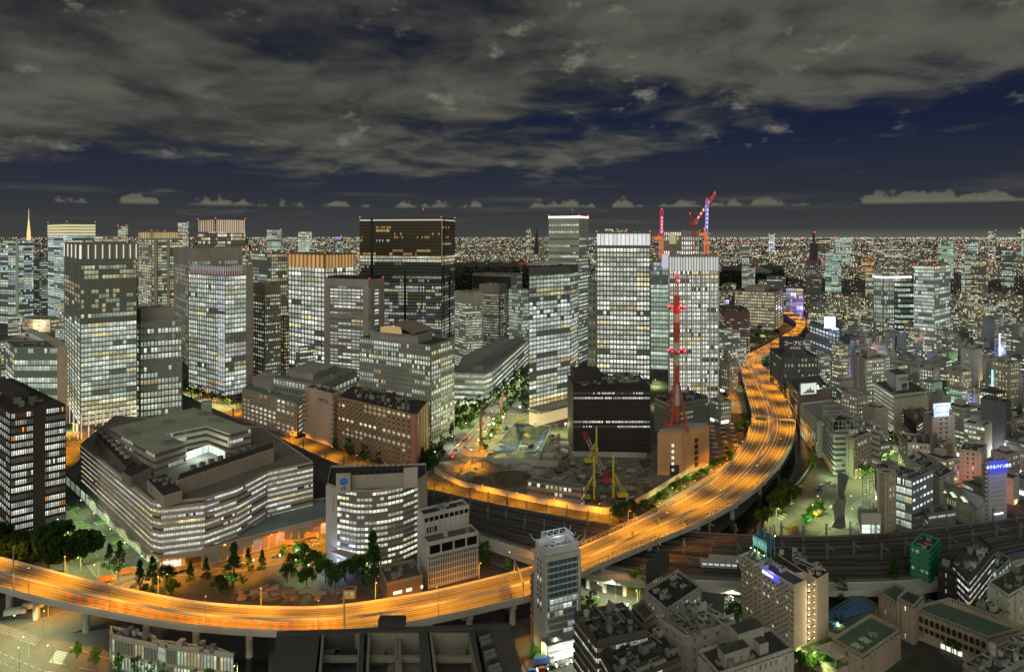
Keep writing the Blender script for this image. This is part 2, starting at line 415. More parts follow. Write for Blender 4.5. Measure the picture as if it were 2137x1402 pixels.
def sweepmat(c, S, bot=True, lo=.25):
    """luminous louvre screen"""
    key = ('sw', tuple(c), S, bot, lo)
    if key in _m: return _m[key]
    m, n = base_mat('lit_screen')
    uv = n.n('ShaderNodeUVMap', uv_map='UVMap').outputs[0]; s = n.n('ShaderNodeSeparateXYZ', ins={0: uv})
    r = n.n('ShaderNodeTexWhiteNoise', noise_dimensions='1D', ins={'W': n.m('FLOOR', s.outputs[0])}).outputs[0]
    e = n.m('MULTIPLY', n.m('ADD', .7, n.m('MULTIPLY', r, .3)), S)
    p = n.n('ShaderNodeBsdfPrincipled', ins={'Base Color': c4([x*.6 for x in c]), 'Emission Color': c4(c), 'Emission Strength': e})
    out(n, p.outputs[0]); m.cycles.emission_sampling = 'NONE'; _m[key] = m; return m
def polyb(name, label, pts, k, yb, nf, bays, style, wall, w, back=30.0, zb=0.0, backpts=None, lm=None, par=1.2, base=0, hh=None, roofm=None, **ov):
    """prism whose viewer-side roof edge runs left to right through the pixel points; point k's base is at yb"""
    _seed[0] += 1; seed = _seed[0]
    d = F*(H-zb)/(yb-HY); h = H-(pts[k][1]-HY)*d/F if hh is None else hh
    A = [Vector(G(x, y, h)[:2]) for x, y in pts]
    if backpts: Bk = [Vector(G(x, y, h)[:2]) for x, y in backpts]
    else: Bk = [Vector((A[-1].x, A[-1].y+back)), Vector((A[0].x, A[0].y+back))]
    P = A+Bk; FOOT.append(P)
    ctr = sum(P, Vector((0, 0)))/len(P)
    root = thing(name, label, 'building', (ctr.x, ctr.y, zb))
    st = dict(STYLES[style]); st['w'] = w; st.update(ov)
    wl = MB(); wl.prism([(p.x, p.y) for p in P], zb, h); cnt = [0]; rest = MB(); z0 = zb+base*(h-zb)
    for i in range(len(A)-1):
        if bays[i]: facade(root, A[i], A[i+1], z0, h, nf, bays[i], st, wl, seed*5+i, cnt, rest)
    wm = mat(wall); wl.build('wall', wm, root)
    if rest.f: rest.build('window_band', w if not callable(w) else w(0), root, kind='stuff')
    roofkit(root, P, h, seed, 1, par, mats=roofm or (ROOF, wm))
    if lm: q = PX(A[k].x, A[k].y, (h+zb)/2); LM.append((lm, q[0], q[1]))
    return dict(root=root, A=A, P=P, h=h, zb=zb, d=d, wm=wm)
def add_box(root, name, pts, z0, z1, m, top=None):
    mb = MB(); mb.prism([(p[0], p[1]) for p in pts], z0, z1, 0, 1 if top else None)
    return mb.build(name, [m, top] if top else m, root)
def text(s, size, p, right, up, m, root=None, name='lettering', ext=.05, align='CENTER'):
    cu = bpy.data.curves.new('lettering', 'FONT'); cu.body = s; cu.size = size; cu.extrude = ext; cu.align_x = align; cu.align_y = 'CENTER'; cu.resolution_u = 2
    o = bpy.data.objects.new('tmp', cu); COL.objects.link(o)
    me = bpy.data.meshes.new_from_object(o); bpy.data.objects.remove(o); bpy.data.curves.remove(cu)
    me.materials.clear(); me.materials.append(m)
    r, u_ = Vector(right).normalized(), Vector(up).normalized(); n_ = r.cross(u_)
    off = root.location if root else Vector((0, 0, 0)); p = Vector(p)-off
    me.transform(Matrix(((r.x, u_.x, n_.x, p.x), (r.y, u_.y, n_.y, p.y), (r.z, u_.z, n_.z, p.z), (0, 0, 0, 1))))
    q = bpy.data.objects.new(name, me); COL.objects.link(q)
    if root: q.parent = root
    return q
def lamp_or_fill_light(parent, kind, loc, col, power, cone=150, size=.6, down=True):  # serves real lamps and also added fill lights that have no bulb
    l = bpy.data.lights.new('lamp_or_fill_light', kind); l.energy = power; l.color = col; l.shadow_soft_size = size
    if kind == 'SPOT': l.spot_size = R(cone); l.spot_blend = .5
    o = bpy.data.objects.new('lamp_or_fill_light', l); COL.objects.link(o); o.location = loc
    if parent: o.parent = parent
    return o
# ================================================================ ground
m, n = base_mat('ground')
tc = n.n('ShaderNodeTexCoord').outputs['Object']
a = n.noise(tc, .02, 6, .6); b_ = n.noise(tc, .3, 4, .6)
col = n.mix(n.ss(n.m('ADD', n.m('MULTIPLY', a, .6), n.m('MULTIPLY', b_, .4)), .35, .65), (.030, .030, .029, 1), (.085, .082, .075, 1))
p = n.n('ShaderNodeBsdfPrincipled', ins={'Base Color': col, 'Roughness': .85}); out(n, p.outputs[0]); GROUND = m
PIT = [G(x, y) for x, y in ((1009, 957), (1122, 962), (1150, 889), (1077, 879))]
OUT = [(-40000, -2000, 0), (40000, -2000, 0), (40000, 60000, 0), (-40000, 60000, 0)]
g = MB()
for i in range(4): g.poly([OUT[i], OUT[(i+1) % 4], tuple(PIT[(i+1) % 4]), tuple(PIT[i])])
g.build('ground', GROUND, None, kind='structure')
# ================================================================ TOWERS, left to right
DG = (.028, .036, .034)
def beacons(b, idx=(0, 1, 3), s=1.0, extra=0.0):
    for i in idx: p = b['P'][i]; beacon(b['root'], (p.x, p.y, b['h']+1.3+extra), s)
# far left glass towers
b = T('office_tower', 'glass office tower cut by the left edge, pale stair strip up its middle', 38, 503, 678, (-45, None), (70, None), 34, 16, 8, 'curtain', (.16, .19, .19),
      wmat(.62, .05, .85, .1, tint=(.62, .86, .84)), th=48, lm='the left edge glass tower'); beacons(b, (0, 1, 2))
add_box(b['root'], 'stair_strip', [(p.x, p.y) for p in (b['C']+Vector((-5, -.9)), b['C']+Vector((1, -.9)), b['C']+Vector((1, .5)), b['C']+Vector((-5, .5)))], 0, b['h'], mat((.5, .52, .5)))
b = T('office_tower', 'slim beige tower with a blank centre wall beside the far left glass tower', 82, 542, 668, (71, None), (100, None), 26, 2, 4, 'band', (.42, .40, .34), wmat(.4, .1, .6), th=52, l=dict(sd=.3))
b = T('office_tower', 'tall bluish tower with four bright yellow louvre rows at its top', 139, 465, 690, (100, None), (199, None), 40, 12, 16, 'curtain', (.17, .19, .19),
      wmat(.72, .03, .9, .08, tint=(.66, .88, .88)), th=38, topgap=.10, lm='the yellow striped tower'); beacons(b, (0, 1, 3), 1.2)
for i in range(4):
    z = b['h']-3-i*5.6
    for a, c in ((b['L'], b['C']), (b['C'], b['R'])):
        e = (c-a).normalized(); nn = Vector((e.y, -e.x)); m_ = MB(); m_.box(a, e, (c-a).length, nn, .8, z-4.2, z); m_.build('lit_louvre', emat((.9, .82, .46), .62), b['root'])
b = T('office_tower', 'tall green glass hotel tower with white pinstripe crown above a warm lit podium', 168, 510, 915, (135, None), (285, None), 34, 6, 16, 'curtain', (.22, .24, .20),
      lambda i: [wmat(.96, .75, 1.0, .08, warmc=(1, .84, .5)), wmat(.80, .12, .80, .06, (.10, .125, .095), 5, tint=(.72, .86, .74), dim=.10), wmat(.30, .5, .6, .08, (.05, .06, .05), 2, dim=.06)][0 if i < 5 else (1 if i < 21 else 2)],
      th=33, topgap=.085, base=.06, pw=.35, pd=.5, sd=.25, lm='the green glass hotel tower'); beacons(b, (0, 1, 3), 1.4); HT = b
for a, c, n_ in ((b['L'], b['C'], 4), (b['C'], b['R'], 8)):
    e = (c-a).normalized(); nn = Vector((e.y, -e.x)); L_ = (c-a).length
    for j in range(n_+1):
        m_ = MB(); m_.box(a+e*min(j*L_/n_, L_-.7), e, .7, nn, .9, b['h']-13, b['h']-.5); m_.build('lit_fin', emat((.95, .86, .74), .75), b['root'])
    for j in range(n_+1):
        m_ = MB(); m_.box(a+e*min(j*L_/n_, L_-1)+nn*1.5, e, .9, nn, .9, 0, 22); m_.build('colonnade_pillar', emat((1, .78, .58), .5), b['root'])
b = T('office_tower', 'beige tower of square windows with a louvred penthouse in front of the green glass hotel', 292, 673, 885, (246, 664), (380, 668), 16, 8, 12, 'grid', (.46, .44, .39),
      wmat(.62, .08, .95, .0, clus=6), pw=.30, sd=.5, pd=.5, ph=(.15, .25, .95, .8, 12), lm='the beige square windowed tower', dens=.6)
b = T('office_tower', 'sand coloured tower with gold lattice crown and a lit stair shaft', 317, 484, 715, (289, None), (374, None), 36, 8, 14, 'grid', (.36, .32, .24),
      wmat(.55, .35, .75, .1), th=42, topgap=.07, lm='the gold crowned sand tower'); beacons(b, (0, 1, 2), 1.2)
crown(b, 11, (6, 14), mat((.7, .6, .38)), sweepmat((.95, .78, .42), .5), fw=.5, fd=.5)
for k_ in (.1, .55): add_box(b['root'], 'stair_shaft', [tuple(lerp(b['C'], b['R'], k_)+Vector((s, -1.2))) for s in (0, 5)]+[tuple(lerp(b['C'], b['R'], k_)+Vector((s, .4))) for s in (5, 0)], 0, b['h']-12, mat((.42, .37, .28)))
b = T('office_tower', 'grey tower of narrow upright windows between the sand tower and the striped crown tower', 400, 520, 770, (364, None), (506, None), 24, 12, 30, 'vert', (.36, .34, .31),
      wmat(.35, .1, .6, .0), th=24, topgap=.10, pw=.45); beacons(b, (0, 1, 3))
b = T('office_tower', 'dark tower with a tall cream striped glowing crown rising over the horizon', 450, 458, 640, (413, None), (512, None), 24, 10, 16, 'curtain', (.12, .09, .08), wmat(.5, .4, .9, .1, tint=(.9, .85, .8)), th=35, lm='the cream striped crown tower'); beacons(b, (0, 1, 3), 1.3)
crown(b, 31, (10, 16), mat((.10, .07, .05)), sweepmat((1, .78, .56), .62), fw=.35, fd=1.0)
b = T('office_tower', 'glass tower with a glazed sky lobby crown and a blue lit corner strip', 470, 577, 828, (394, 572), (513, None), 25, 16, 7, 'curtain', (.30, .32, .29),
      wmat(.80, .06, .85, .14, (.04, .05, .045), 4, tint=(.82, .92, .82)), th=50, pw=.22, pd=.5, lm='the blue cornered glass tower'); CT = b
e = (b['L']-b['C']).normalized(); q0 = b['C']+e*13
facmb = MB(); a_, c_ = q0, b['C']; nn = Vector(((c_-a_).normalized().y, -(c_-a_).normalized().x))
for i in range(25):
    m_ = MB(); z = 2+i*(b['h']-4)/25; m_.box(q0+nn*.5, -e, 13, nn, .5, z, z+.9); m_.build('light_strip', emat((.62, .70, 1.0), .75), b['root'])
# crown pavilion and side fin
P = [lerp(b['C'], b['B'], .08), lerp(b['R'], b['B'], .1), lerp(b['B'], b['C'], .1), lerp(b['L'], b['B'], .1)]
add_box(b['root'], 'sky_lobby', P, b['h'], b['h']+5, emat((.35, .05, .07), .12)); add_box(b['root'], 'crown_screen', P, b['h']+5.2, b['h']+9, mat((.45, .45, .43)))
m_ = MB(); 
for a, c, n_ in ((P[3], P[0], 22), (P[0], P[1], 10)):
    for j in range(n_+1): q = lerp(a, c, j/n_); m_.beam((q.x, q.y-.5, b['h']), (q.x, q.y-.5, b['h']+11), .35)
m_.build('crown_posts', emat((.8, .8, .82), .42), b['root'])
uR = (b['R']-b['C']).normalized(); vR = Vector((-uR.y, uR.x))
add_box(b['root'], 'side_wall', [b['R']-vR*2, b['R']+uR*8-vR*2, b['R']+uR*8+vR*30, b['R']+vR*30], 0, b['h']+12, mat((.40, .36, .32)))
beacon(b['root'], (b['R'].x+6, b['R'].y, b['h']+13), 1.4); beacons(b, (0, 3), 1.2)
b = T('office_tower', 'brown tower of small square windows topped by upright louvres', 552, 596, 800, (520, None), (586, None), 22, 7, 9, 'punch', (.27, .225, .18), wmat(.5, .12, .85, .0, clus=2), th=45, topgap=.09, pw=.40)
b = T('office_tower', 'glass tower with yellow stair lights behind the brown louvred tower', 566, 531, 720, (524, None), (603, None), 26, 10, 8, 'curtain', (.2, .2, .18), wmat(.45, .4, .6, .1, tint=(.7, .85, .75)), th=42, r=dict(w=wmat(.6, .7, .7, .2, (.09, .08, .06)))); beacons(b, (0, 1, 3), 1.4)
b = T('office_block', 'narrow brown block with amber windows left of the copper crowned tower', 592, 662, 780, (584, None), (604, None), 16, 2, 3, 'punch', (.26, .19, .13), wmat(.5, .9, .7, .0), th=40)
b = T('office_tower', 'wide office tower under a copper coloured floodlit crown of upright fins', 678, 531, 775, (602, None), (738, None), 21, 11, 10, 'curtain', (.17, .18, .155),
      wmat(.78, .03, 1.0, .12, (.035, .04, .035), 4, tint=(.9, .96, .86)), th=52, pw=.9, pd=.5, pevery=1, topgap=.12, lm='the copper crowned tower'); beacons(b, (0, 1, 2, 3), 1.4)
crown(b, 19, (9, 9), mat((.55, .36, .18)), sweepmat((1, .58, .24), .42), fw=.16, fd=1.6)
b = T('office_tower', 'tower framed in plain stone with a recessed glass front and dark flat top', 771, 585, 790, (678, None), (800, None), 27, 10, 3, 'band', (.36, .335, .305),
      wmat(.6, .12, .85, .12, (.035, .04, .038), 3, tint=(.9, .92, .9)), th=66, edge=9, topgap=.06, sd=.2, lm='the stone framed tower'); beacons(b, (0, 1), 1.4)
for a, c in ((b['L'], b['C']), (b['C'], b['R'])):
    e = (c-a).normalized(); nn = Vector((e.y, -e.x)); L_ = (c-a).length; fr = min(9, L_*.3); m_ = MB()
    m_.box(a, e, fr, nn, 1.6, 0, b['h']); m_.box(a+e*(L_-fr), e, fr, nn, 1.6, 0, b['h']); m_.box(a, e, L_, nn, 1.61, b['h']-9, b['h']+.1); m_.box(a, e, L_, nn, 1.62, b['h']*.60, b['h']*.60+6); m_.build('stone_frame', b['wm'], b['root'])
add_box(b['root'], 'roof_plant', [lerp(b['P'][i], b['P'][(i+2) % 4], .05) for i in range(4)], b['h'], b['h']+4, mat((.03, .02, .02)))
b = T('office_block', 'broad grey office block with a curved glass vault on its roof', 899, 723, 932, (750, 706), (948, 708), 20, 28, 10, 'grid', (.31, .30, .275),
      wmat(.48, .12, .9, .0, clus=5), pw=.3, sd=.55, pd=.35, lm='the vault roofed block', dens=.6, l=dict(edge=1)); VB = b
# penthouse and vault
c0 = lerp(b['C'], b['B'], .5)
S_ = lambda s, t: b['C']+(b['R']-b['C'])*s+(b['L']-b['C'])*t
add_box(b['root'], 'penthouse', [S_(.15, .22), S_(.75, .22), S_(.75, .9), S_(.15, .9)], b['h'], b['h']+7, mat((.38, .37, .34)))
m_ = MB(); g_ = MB(); K = 12
for i in range(K):
    t0, t1 = .25+.6*i/K, .25+.6*(i+1)/K; f0 = math.sin(math.pi*i/K)*6; f1 = math.sin(math.pi*(i+1)/K)*6
    A, B_ = S_(.02, t0), S_(.02, t1); C_, D_ = S_(.85, t0), S_(.85, t1); z = b['h']+9
    m_.poly([(A.x, A.y, z+f0), (B_.x, B_.y, z+f1), (D_.x, D_.y, z+f1), (C_.x, C_.y, z+f0)]); m_.beam((A.x, A.y, z+f0), (C_.x, C_.y, z+f0), .6)
    if 2 < i < 9: g_.poly([(A.x, A.y+1, z-1.5), (B_.x, B_.y+1, z-1.5), (B_.x, B_.y+1, z+f1-.6), (A.x, A.y+1, z+f0-1.4)])
m_.build('vault_roof', mat((.30, .25, .20), .4), b['root']); g_.build('vault_window', emat((1, .66, .30), .3), b['root'])
b = T('office_tower', 'huge black glass tower with amber restaurant floors near its top', 921, 456, 745, (751, None), (949, None), 40, 54, 14, 'curtain', (.02, .02, .022),
      lambda i: [wmat(.42, .25, .7, .1, (.012, .014, .015), 6, tint=(.8, .9, .85)), wmat(.16, .3, .5, .1, (.010, .011, .013), 8), wmat(.9, .8, .8, .1, (.02, .015, .01), 9, warmc=(1, .84, .55)), wmat(.22, .95, .8, .1, (.008, .008, .01), 9, warmc=(1, .62, .2))][0 if i < 22 else 1 if i < 28 else 2 if i < 30 else 3],
      th=58, pw=.45, pd=.5, topgap=.03, rough=.3, lm='the black glass tower', roofm=(ROOFD, mat((.05, .045, .04)))); beacons(b, (0, 1, 3), 1.5); BT = b
for a, c in ((b['L'], b['C']), (b['C'], b['R'])):
    e = (c-a).normalized(); nn = Vector((e.y, -e.x)); L_ = (c-a).length
    for s in ((.14, .55) if L_ > 60 else (.3,)):
        m_ = MB(); m_.box(a+e*L_*s, e, 3.2, nn, 1.2, 0 if s == .14 else 0, b['h'] if s != .55 else b['h']*.62); m_.build('dark_rib', mat((.008, .008, .009), .4), b['root'])
    m_ = MB(); m_.box(a, e, L_, nn, .8, b['h']-3.2, b['h']-1); m_.build('eave_light', emat((.85, .78, .6), .45), b['root'])
m_ = MB(); p = b['C']; m_.box(p+Vector((.8, -.9)), (b['R']-b['C']).normalized(), 3, Vector((0, -1)), .5, b['h']*.66, b['h']*.99); m_.build('gold_ladder', emat((.9, .66, .25), .25), b['root'])
beacon(b['root'], (b['C'].x-32, b['C'].y+40, b['h']+14), 1.3)
# gilt BMU on the roof
b = T('office_tower', 'eight sided pale tower with striped offices right of the black glass tower', 972, 612, 770, (949, None), (1005, None), 24, 8, 12, 'band', (.40, .40, .36), wmat(.62, .12, .75, .08, (.1, .1, .08), 3, tint=(.85, .95, .8)), th=30, topgap=.14, lm='the pale eight sided tower')
b = T('office_tower', 'brown tower dotted with small lit windows behind the pale eight sided tower', 1042, 596, 748, (1000, None), (1058, None), 24, 18, 5, 'punch', (.24, .215, .18), wmat(.72, .25, .8, .0, clus=3, warmc=(1, .86, .55)), th=60, pw=.5, topgap=.12)
b = T('office_tower', 'dark louvred top tower with pale corner frames behind the dotted brown tower', 1066, 574, 715, (986, None), (1089, None), 22, 14, 6, 'vert', (.26, .27, .25), wmat(.3, .1, .5), th=62, topgap=.02, l=dict(skip=range(15, 22))); beacons(b, (1,), 1)
m_ = MB(); e = (b['C']-b['L']).normalized(); m_.box(b['L']+Vector((0, -1)), e, (b['C']-b['L']).length, Vector((0, -1)), .8, b['h']-24, b['h']-3); m_.build('louvre_band', mat((.03, .032, .032)), b['root'])
b = T('office_tower', 'pale green glass block between the louvred tower and the banded glass tower', 1088, 606, 762, (1062, None), (1103, None), 22, 8, 5, 'curtain', (.30, .34, .30), wmat(.55, .1, .55, .12, (.09, .12, .10), 4, tint=(.75, .95, .82), dim=.05), th=40, lm='the pale green glass block')
b = polyb('office_block', 'long white office block with grey roof running back along the tree lined avenue', [(948, 780), (1010, 782), (1026, 776), (1106, 706)], 1, 848, 6, [14, 3, 26], 'band', (.50, .52, .48),
          wmat(.82, .04, .95, .1, (.08, .1, .08), 5, tint=(.86, .96, .84)), backpts=[(1060, 700), (966, 745)], roofm=(mat((.22, .26, .24)), mat((.5, .52, .48))), lm='the long white office block')
A = b['A']; add_box(b['root'], 'roof_plant', [lerp(A[0], A[2], .5)+Vector((0, 12)), lerp(A[0], A[2], .75)+Vector((0, 14)), A[3]+Vector((-6, -10)), A[3]+Vector((-18, -6))], b['h'], b['h']+5, mat((.35, .37, .36)), mat((.16, .19, .18)))
b = T('office_tower', 'square glass tower of white lit floors over a golden lobby', 1190, 556, 862, (1104, 560), (1206, None), 30, 12, 8, 'curtain', (.12, .135, .13),
      lambda i: [wmat(.98, .96, 1.0, .12, warmc=(1, .74, .34)), wmat(.68, .10, .95, .12, (.02, .026, .024), 6, tint=(.84, .95, .9)), wmat(.5, .1, .7, .12, (.02, .026, .024), 4)][0 if i < 2 else 1 if i < 24 else 2],
      th=70, pd=.3, pw=.3, topgap=.05, base=.10, lm='the golden lobby tower'); GT = b
add_box(b['root'], 'roof_canopy', [p+Vector((0, 0)) for p in [b['C']+Vector((2, -2)), b['R']+Vector((2, 0)), b['B'], b['L']+Vector((-2, -2))]], b['h']+3, b['h']+5, mat((.5, .5, .48)))
e = (b['C']-b['L']).normalized(); nn = Vector((e.y, -e.x))
add_box(b['root'], 'golden_lobby', [b['L']+nn*10, b['C']+nn*10, b['C'], b['L']], 0, 12, emat((1, .74, .40), .55), mat((.2, .18, .14)))
add_box(b['root'], 'lobby_canopy', [b['L']+nn*16, b['C']+nn*16, b['C'], b['L']], 13, 15, mat((.30, .28, .25)))
b = T('office_tower', 'tallest pale tower with white lit roof rim and wide dark sky floors', 1208, 452, 760, (1145, None), (1227, None), 42, 10, 6, 'band', (.40, .41, .37),
      lambda i: [wmat(.62, .06, .75, .1, (.04, .045, .04), 5), wmat(.45, .02, 1.0, .1, (.01, .01, .01), 6)][0 if i < 31 else 1], th=64, skip=(32, 34, 36, 38, 40, 41), lm='the tallest pale tower'); beacons(b, (0, 1, 3), 1.3); PT = b
for a, c in ((b['L'], b['C']), (b['C'], b['R'])):
    e = (c-a).normalized(); nn = Vector((e.y, -e.x)); m_ = MB(); m_.box(a, e, (c-a).length, nn, 1.0, b['h']-1.5, b['h']+.6); m_.build('rim_light', emat((.95, 1, .92), 2.2), b['root'])
add_box(b['root'], 'spire', [b['C']+Vector((-8, 15)), b['C']+Vector((-7, 15)), b['C']+Vector((-7, 16)), b['C']+Vector((-8, 16))], b['h'], b['h']+9, STEEL); beacon(b['root'], (b['C'].x-7.5, b['C'].y+15.5, b['h']+9), 1.1)
b = T('office_block', 'plain green lit block with three pairs of windows left of the bright louvred tower', 1246, 592, 775, (1226, None), (1262, None), 12, 2, 2, 'punch', (.36, .40, .32), wmat(.2, .1, .3), th='f')
b = T('office_tower', 'bright tower of square lit windows under a white floodlit louvre crown', 1357, 487, 792, (1245, None), (1366, None), 27, 16, 3, 'grid', (.17, .175, .15),
      wmat(.86, .07, 1.15, .0, (.05, .06, .05), 8, tint=(.92, .97, .88), warmc=(1, .78, .4)), th='f', pw=.28, pd=.5, sd=.4, topgap=.10, lm='the white louvre crowned tower'); beacons(b, (0, 3), 1.6); LT = b
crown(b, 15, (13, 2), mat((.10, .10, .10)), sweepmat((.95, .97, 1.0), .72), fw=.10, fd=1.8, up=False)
b = T('office_tower', 'green glazed lift tower of pale lit floors between two bright crowned towers', 1394, 548, 800, (1358, None), (1402, None), 27, 6, 2, 'curtain', (.22, .26, .23),
      lambda i: [wmat(.97, .02, .62, .06, (.12, .16, .13), 6, tint=(.66, .88, .72), dim=.10), wmat(.5, .02, .5, .08, (.05, .07, .09), 2, tint=(.6, .75, .9))][0 if i < 22 else 1], th='f')
add_box(b['root'], 'mesh_screen', [b['C']+Vector((0, -9)), b['C']+Vector((3, -9)), b['R'], b['L'], b['L']+Vector((0, -9))], 0, 16, mat((.06, .065, .06)))
b = T('office_tower', 'grey grid windowed tower with a gold rounded oriel behind the tower cranes', 1460, 484, 700, (1384, None), (1466, None), 22, 16, 2, 'grid', (.26, .255, .245), wmat(.55, .02, 1.3, .0, (.02, .02, .02), 8, tint=(.95, .97, .9)), th='f', pw=.5, sd=.5); beacons(b, (0, 3), 1.2)
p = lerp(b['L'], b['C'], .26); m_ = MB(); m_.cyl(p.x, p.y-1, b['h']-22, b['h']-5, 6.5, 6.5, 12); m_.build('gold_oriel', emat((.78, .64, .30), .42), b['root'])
b = T('office_tower', 'tower with soaring white lit fins at its crown, behind the red and white mast', 1499, 535, 842, (1396, 535), (1502, None), 32, 22, 2, 'curtain', (.30, .30, .28),
      wmat(.78, .10, 1.15, .14, (.02, .022, .022), 7, tint=(.93, .98, .92), warmc=(1, .76, .34)), th='f', pw=1.0, pd=1.2, pevery=2, topgap=.10, lm='the white finned crown tower'); beacons(b, (0, 3), 1.6)
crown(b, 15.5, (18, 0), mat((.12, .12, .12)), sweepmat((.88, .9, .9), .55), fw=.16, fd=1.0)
for j in range(7):
    p = lerp(b['L'], b['C'], j/6); m_ = MB(); m_.bc(p.x-.4, p.y-1.8, 0, .9, .9, b['h']); m_.build('white_fin', mat((.6, .6, .57)), b['root'])
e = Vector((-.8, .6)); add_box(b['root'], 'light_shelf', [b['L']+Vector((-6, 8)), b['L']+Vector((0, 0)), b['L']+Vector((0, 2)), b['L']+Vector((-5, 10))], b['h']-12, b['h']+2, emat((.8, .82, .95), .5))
# tower cranes on roofs
def tower_crane(label, px, py0, zt, tip, back, colm, w=3.2, d=None, strips=None, lampc=None):
    X = (px-CX)*d/F; z0 = H-(py0-HY)*d/F
    Z = lambda y: H-(y-HY)*d/F
    root = thing('tower_crane', label, 'crane', (X, d, z0), 'tower cranes on the building tops')
    m_ = MB(); m_.lattice((X, d, z0), (X, d, Z(zt)), w, 8); m_.build('mast', colm[0], root)
    m_ = MB(); T_ = Vector(((tip[0]-CX)*d/F, d, Z(tip[1]))); B0 = Vector((X, d, Z(zt)+1)); m_.lattice(B0, T_, w*.75, 10); m_.build('jib', colm[1], root)
    if strips:
        m_ = MB()
        for k in range(5): p = B0+(T_-B0)*(.2+.12*k); m_.bc(p.x, p.y-w*.5, p.z, w*.5, .4, w*.8)
        m_.build('lit_panel', strips, root)
    m_ = MB(); Bk = Vector(((back[0]-CX)*d/F, d, Z(back[1]))); m_.beam(B0, Bk, w*.4); m_.beam(Bk, B0+(T_-B0)*.45, .3); m_.bc(X-w, d, Z(zt), w*2.4, w*1.4, w*.9); m_.build('slewing_deck', colm[0], root)
    m_ = MB(); m_.bc(X+w*.7, d-w*.6, Z(zt)+1, w*.7, w*.7, w*.8); m_.build('cab', mat((.5, .5, .5)), root)
    beacon(root, T_, 1.7); beacon(root, Bk, 1.5)
    if lampc: beacon(root, (X, d-w, Z(zt)), .8)
    return root
RO = (mat((.55, .10, .04), .5), mat((.6, .05, .04), .5)); tw = emat((1, .25, .06), .55); tr = emat((1, .06, .10), .5); tp = emat((.35, .35, 1.0), .55)
tower_crane('orange tower crane with upright magenta lit jib, left of the luffing crane', 1380, 540, 500, (1381, 438), (1373, 496), (tw, tr), d=900, w=4.2, strips=emat((.9, .5, .9), .8))
tower_crane('red luffing tower crane with its jib raised to the right, tallest of the three', 1448, 560, 470, (1492, 404), (1440, 447), (mat((.6, .08, .05)), tr), d=1080, w=4.2, strips=emat((1, .85, .5), .9))
tower_crane('orange tower crane with blue violet upright jib, behind the white finned crown', 1474, 535, 492, (1476, 418), (1470, 478), (tw, tp), d=900, w=4.2, strips=emat((.7, .7, 1.0), .9))
tower_crane('small red crane lying low behind the louvred office tower', 1087, 572, 552, (1100, 548), (1080, 545), (mat((.6, .1, .03)), mat((.6, .5, .1))), d=1300, w=2.5)
# right of centre
b = T('office_block', 'dark red banded office block with trees at its foot, beside the bend of the expressway', 1513, 652, 738, (1499, None), (1565, None), 14, 6, 14, 'band', (.16, .075, .075), wmat(.25, .5, .6, .1, (.05, .02, .02), 2), th=-14, lm='the dark red banded block', dens=.8)
b = T('hotel', 'wide cream hotel with rows of small amber windows beyond the dark red block', 1617, 611, 690, (1533, None), (1634, None), 12, 24, 3, 'punch', (.38, .33, .27), wmat(.7, .6, .8, .0, clus=2, warmc=(1, .78, .4)), th=62, lm='the wide cream hotel', kit=True, ph=(.2, .3, .9, .8, 8))
b = T('office_block', 'navy office block with blue lit edge above the wide cream hotel', 1640, 578, 655, (1600, None), (1649, None), 14, 10, 3, 'band', (.06, .07, .14), wmat(.35, .05, .8), th='f')
b = T('office_tower', 'dark slender tower with a stepped top and two rings of red lamps', 1715, 545, 668, (1681, None), (1724, None), 26, 8, 3, 'punch', (.12, .10, .12), wmat(.28, .3, .7, .0, clus=1), th='f', lm='the red ringed dark tower')
P = [lerp(p, b['P'][(i+2) % 4], .25) for i, p in enumerate(b['P'])]; add_box(b['root'], 'upper_stage', P, b['h'], b['h']+38, mat((.06, .05, .07)))
P = [lerp(p, b['P'][(i+2) % 4], .42) for i, p in enumerate(b['P'])]; add_box(b['root'], 'spire', P, b['h']+38, b['h']+60, mat((.06, .05, .07)))
for i in range(4): beacon(b['root'], (b['P'][i].x, b['P'][i].y, b['h']), 2.0)
beacon(b['root'], (P[0].x, P[0].y, b['h']+60), 1.6)
b = T('department_store', 'store block washed in purple light and a white lit sign', 1676, 602, 662, (1640, None), (1688, None), 8, 8, 3, 'grid', (.26, .22, .34), wmat(.4, .4, .8, .1, tint=(.8, .78, 1.0)), th='f', lm='the purple lit store')
p = b['L']; text('東急', 7, (p.x+14, p.y-8, b['h']-14), (1, 0, 0), (0, 0, 1), emat((.8, .85, 1), 2.5), b['root'])
lamp_or_fill_light(b['root'], 'POINT', (0, -40, 20), (.45, .35, 1), 50000, size=4)  # added purple fill without a bulb, washes the store front
b = T('office_block', 'blue lit block carrying a glowing white video screen on its roof', 1745, 690, 785, (1690, 672), (1752, None), 12, 8, 2, 'grid', (.20, .22, .26), wmat(.45, .1, .8, tint=(.7, .8, 1.0)), lm='the video screen block')
c = lerp(b['L'], b['C'], .75); m_ = MB(); m_.bc(c.x, c.y-1, b['h'], 16, 3, 2); m_.bc(c.x, c.y-1, b['h']+2, 15, 1.5, 14); o = m_.build('video_screen', mat((.1, .1, .12)), b['root'])
m_ = MB(); m_.bc(c.x, c.y-2, b['h']+3, 13.4, .3, 12); m_.build('screen_face', emat((.72, .85, 1.0), 2.2), o)
lamp_or_fill_light(b['root'], 'POINT', (c.x-b['root'].location.x, c.y-12-b['root'].location.y, b['h']+8), (.45, .6, 1), 150000, size=5)  # added blue fill in front of the screen, stands in for its glow
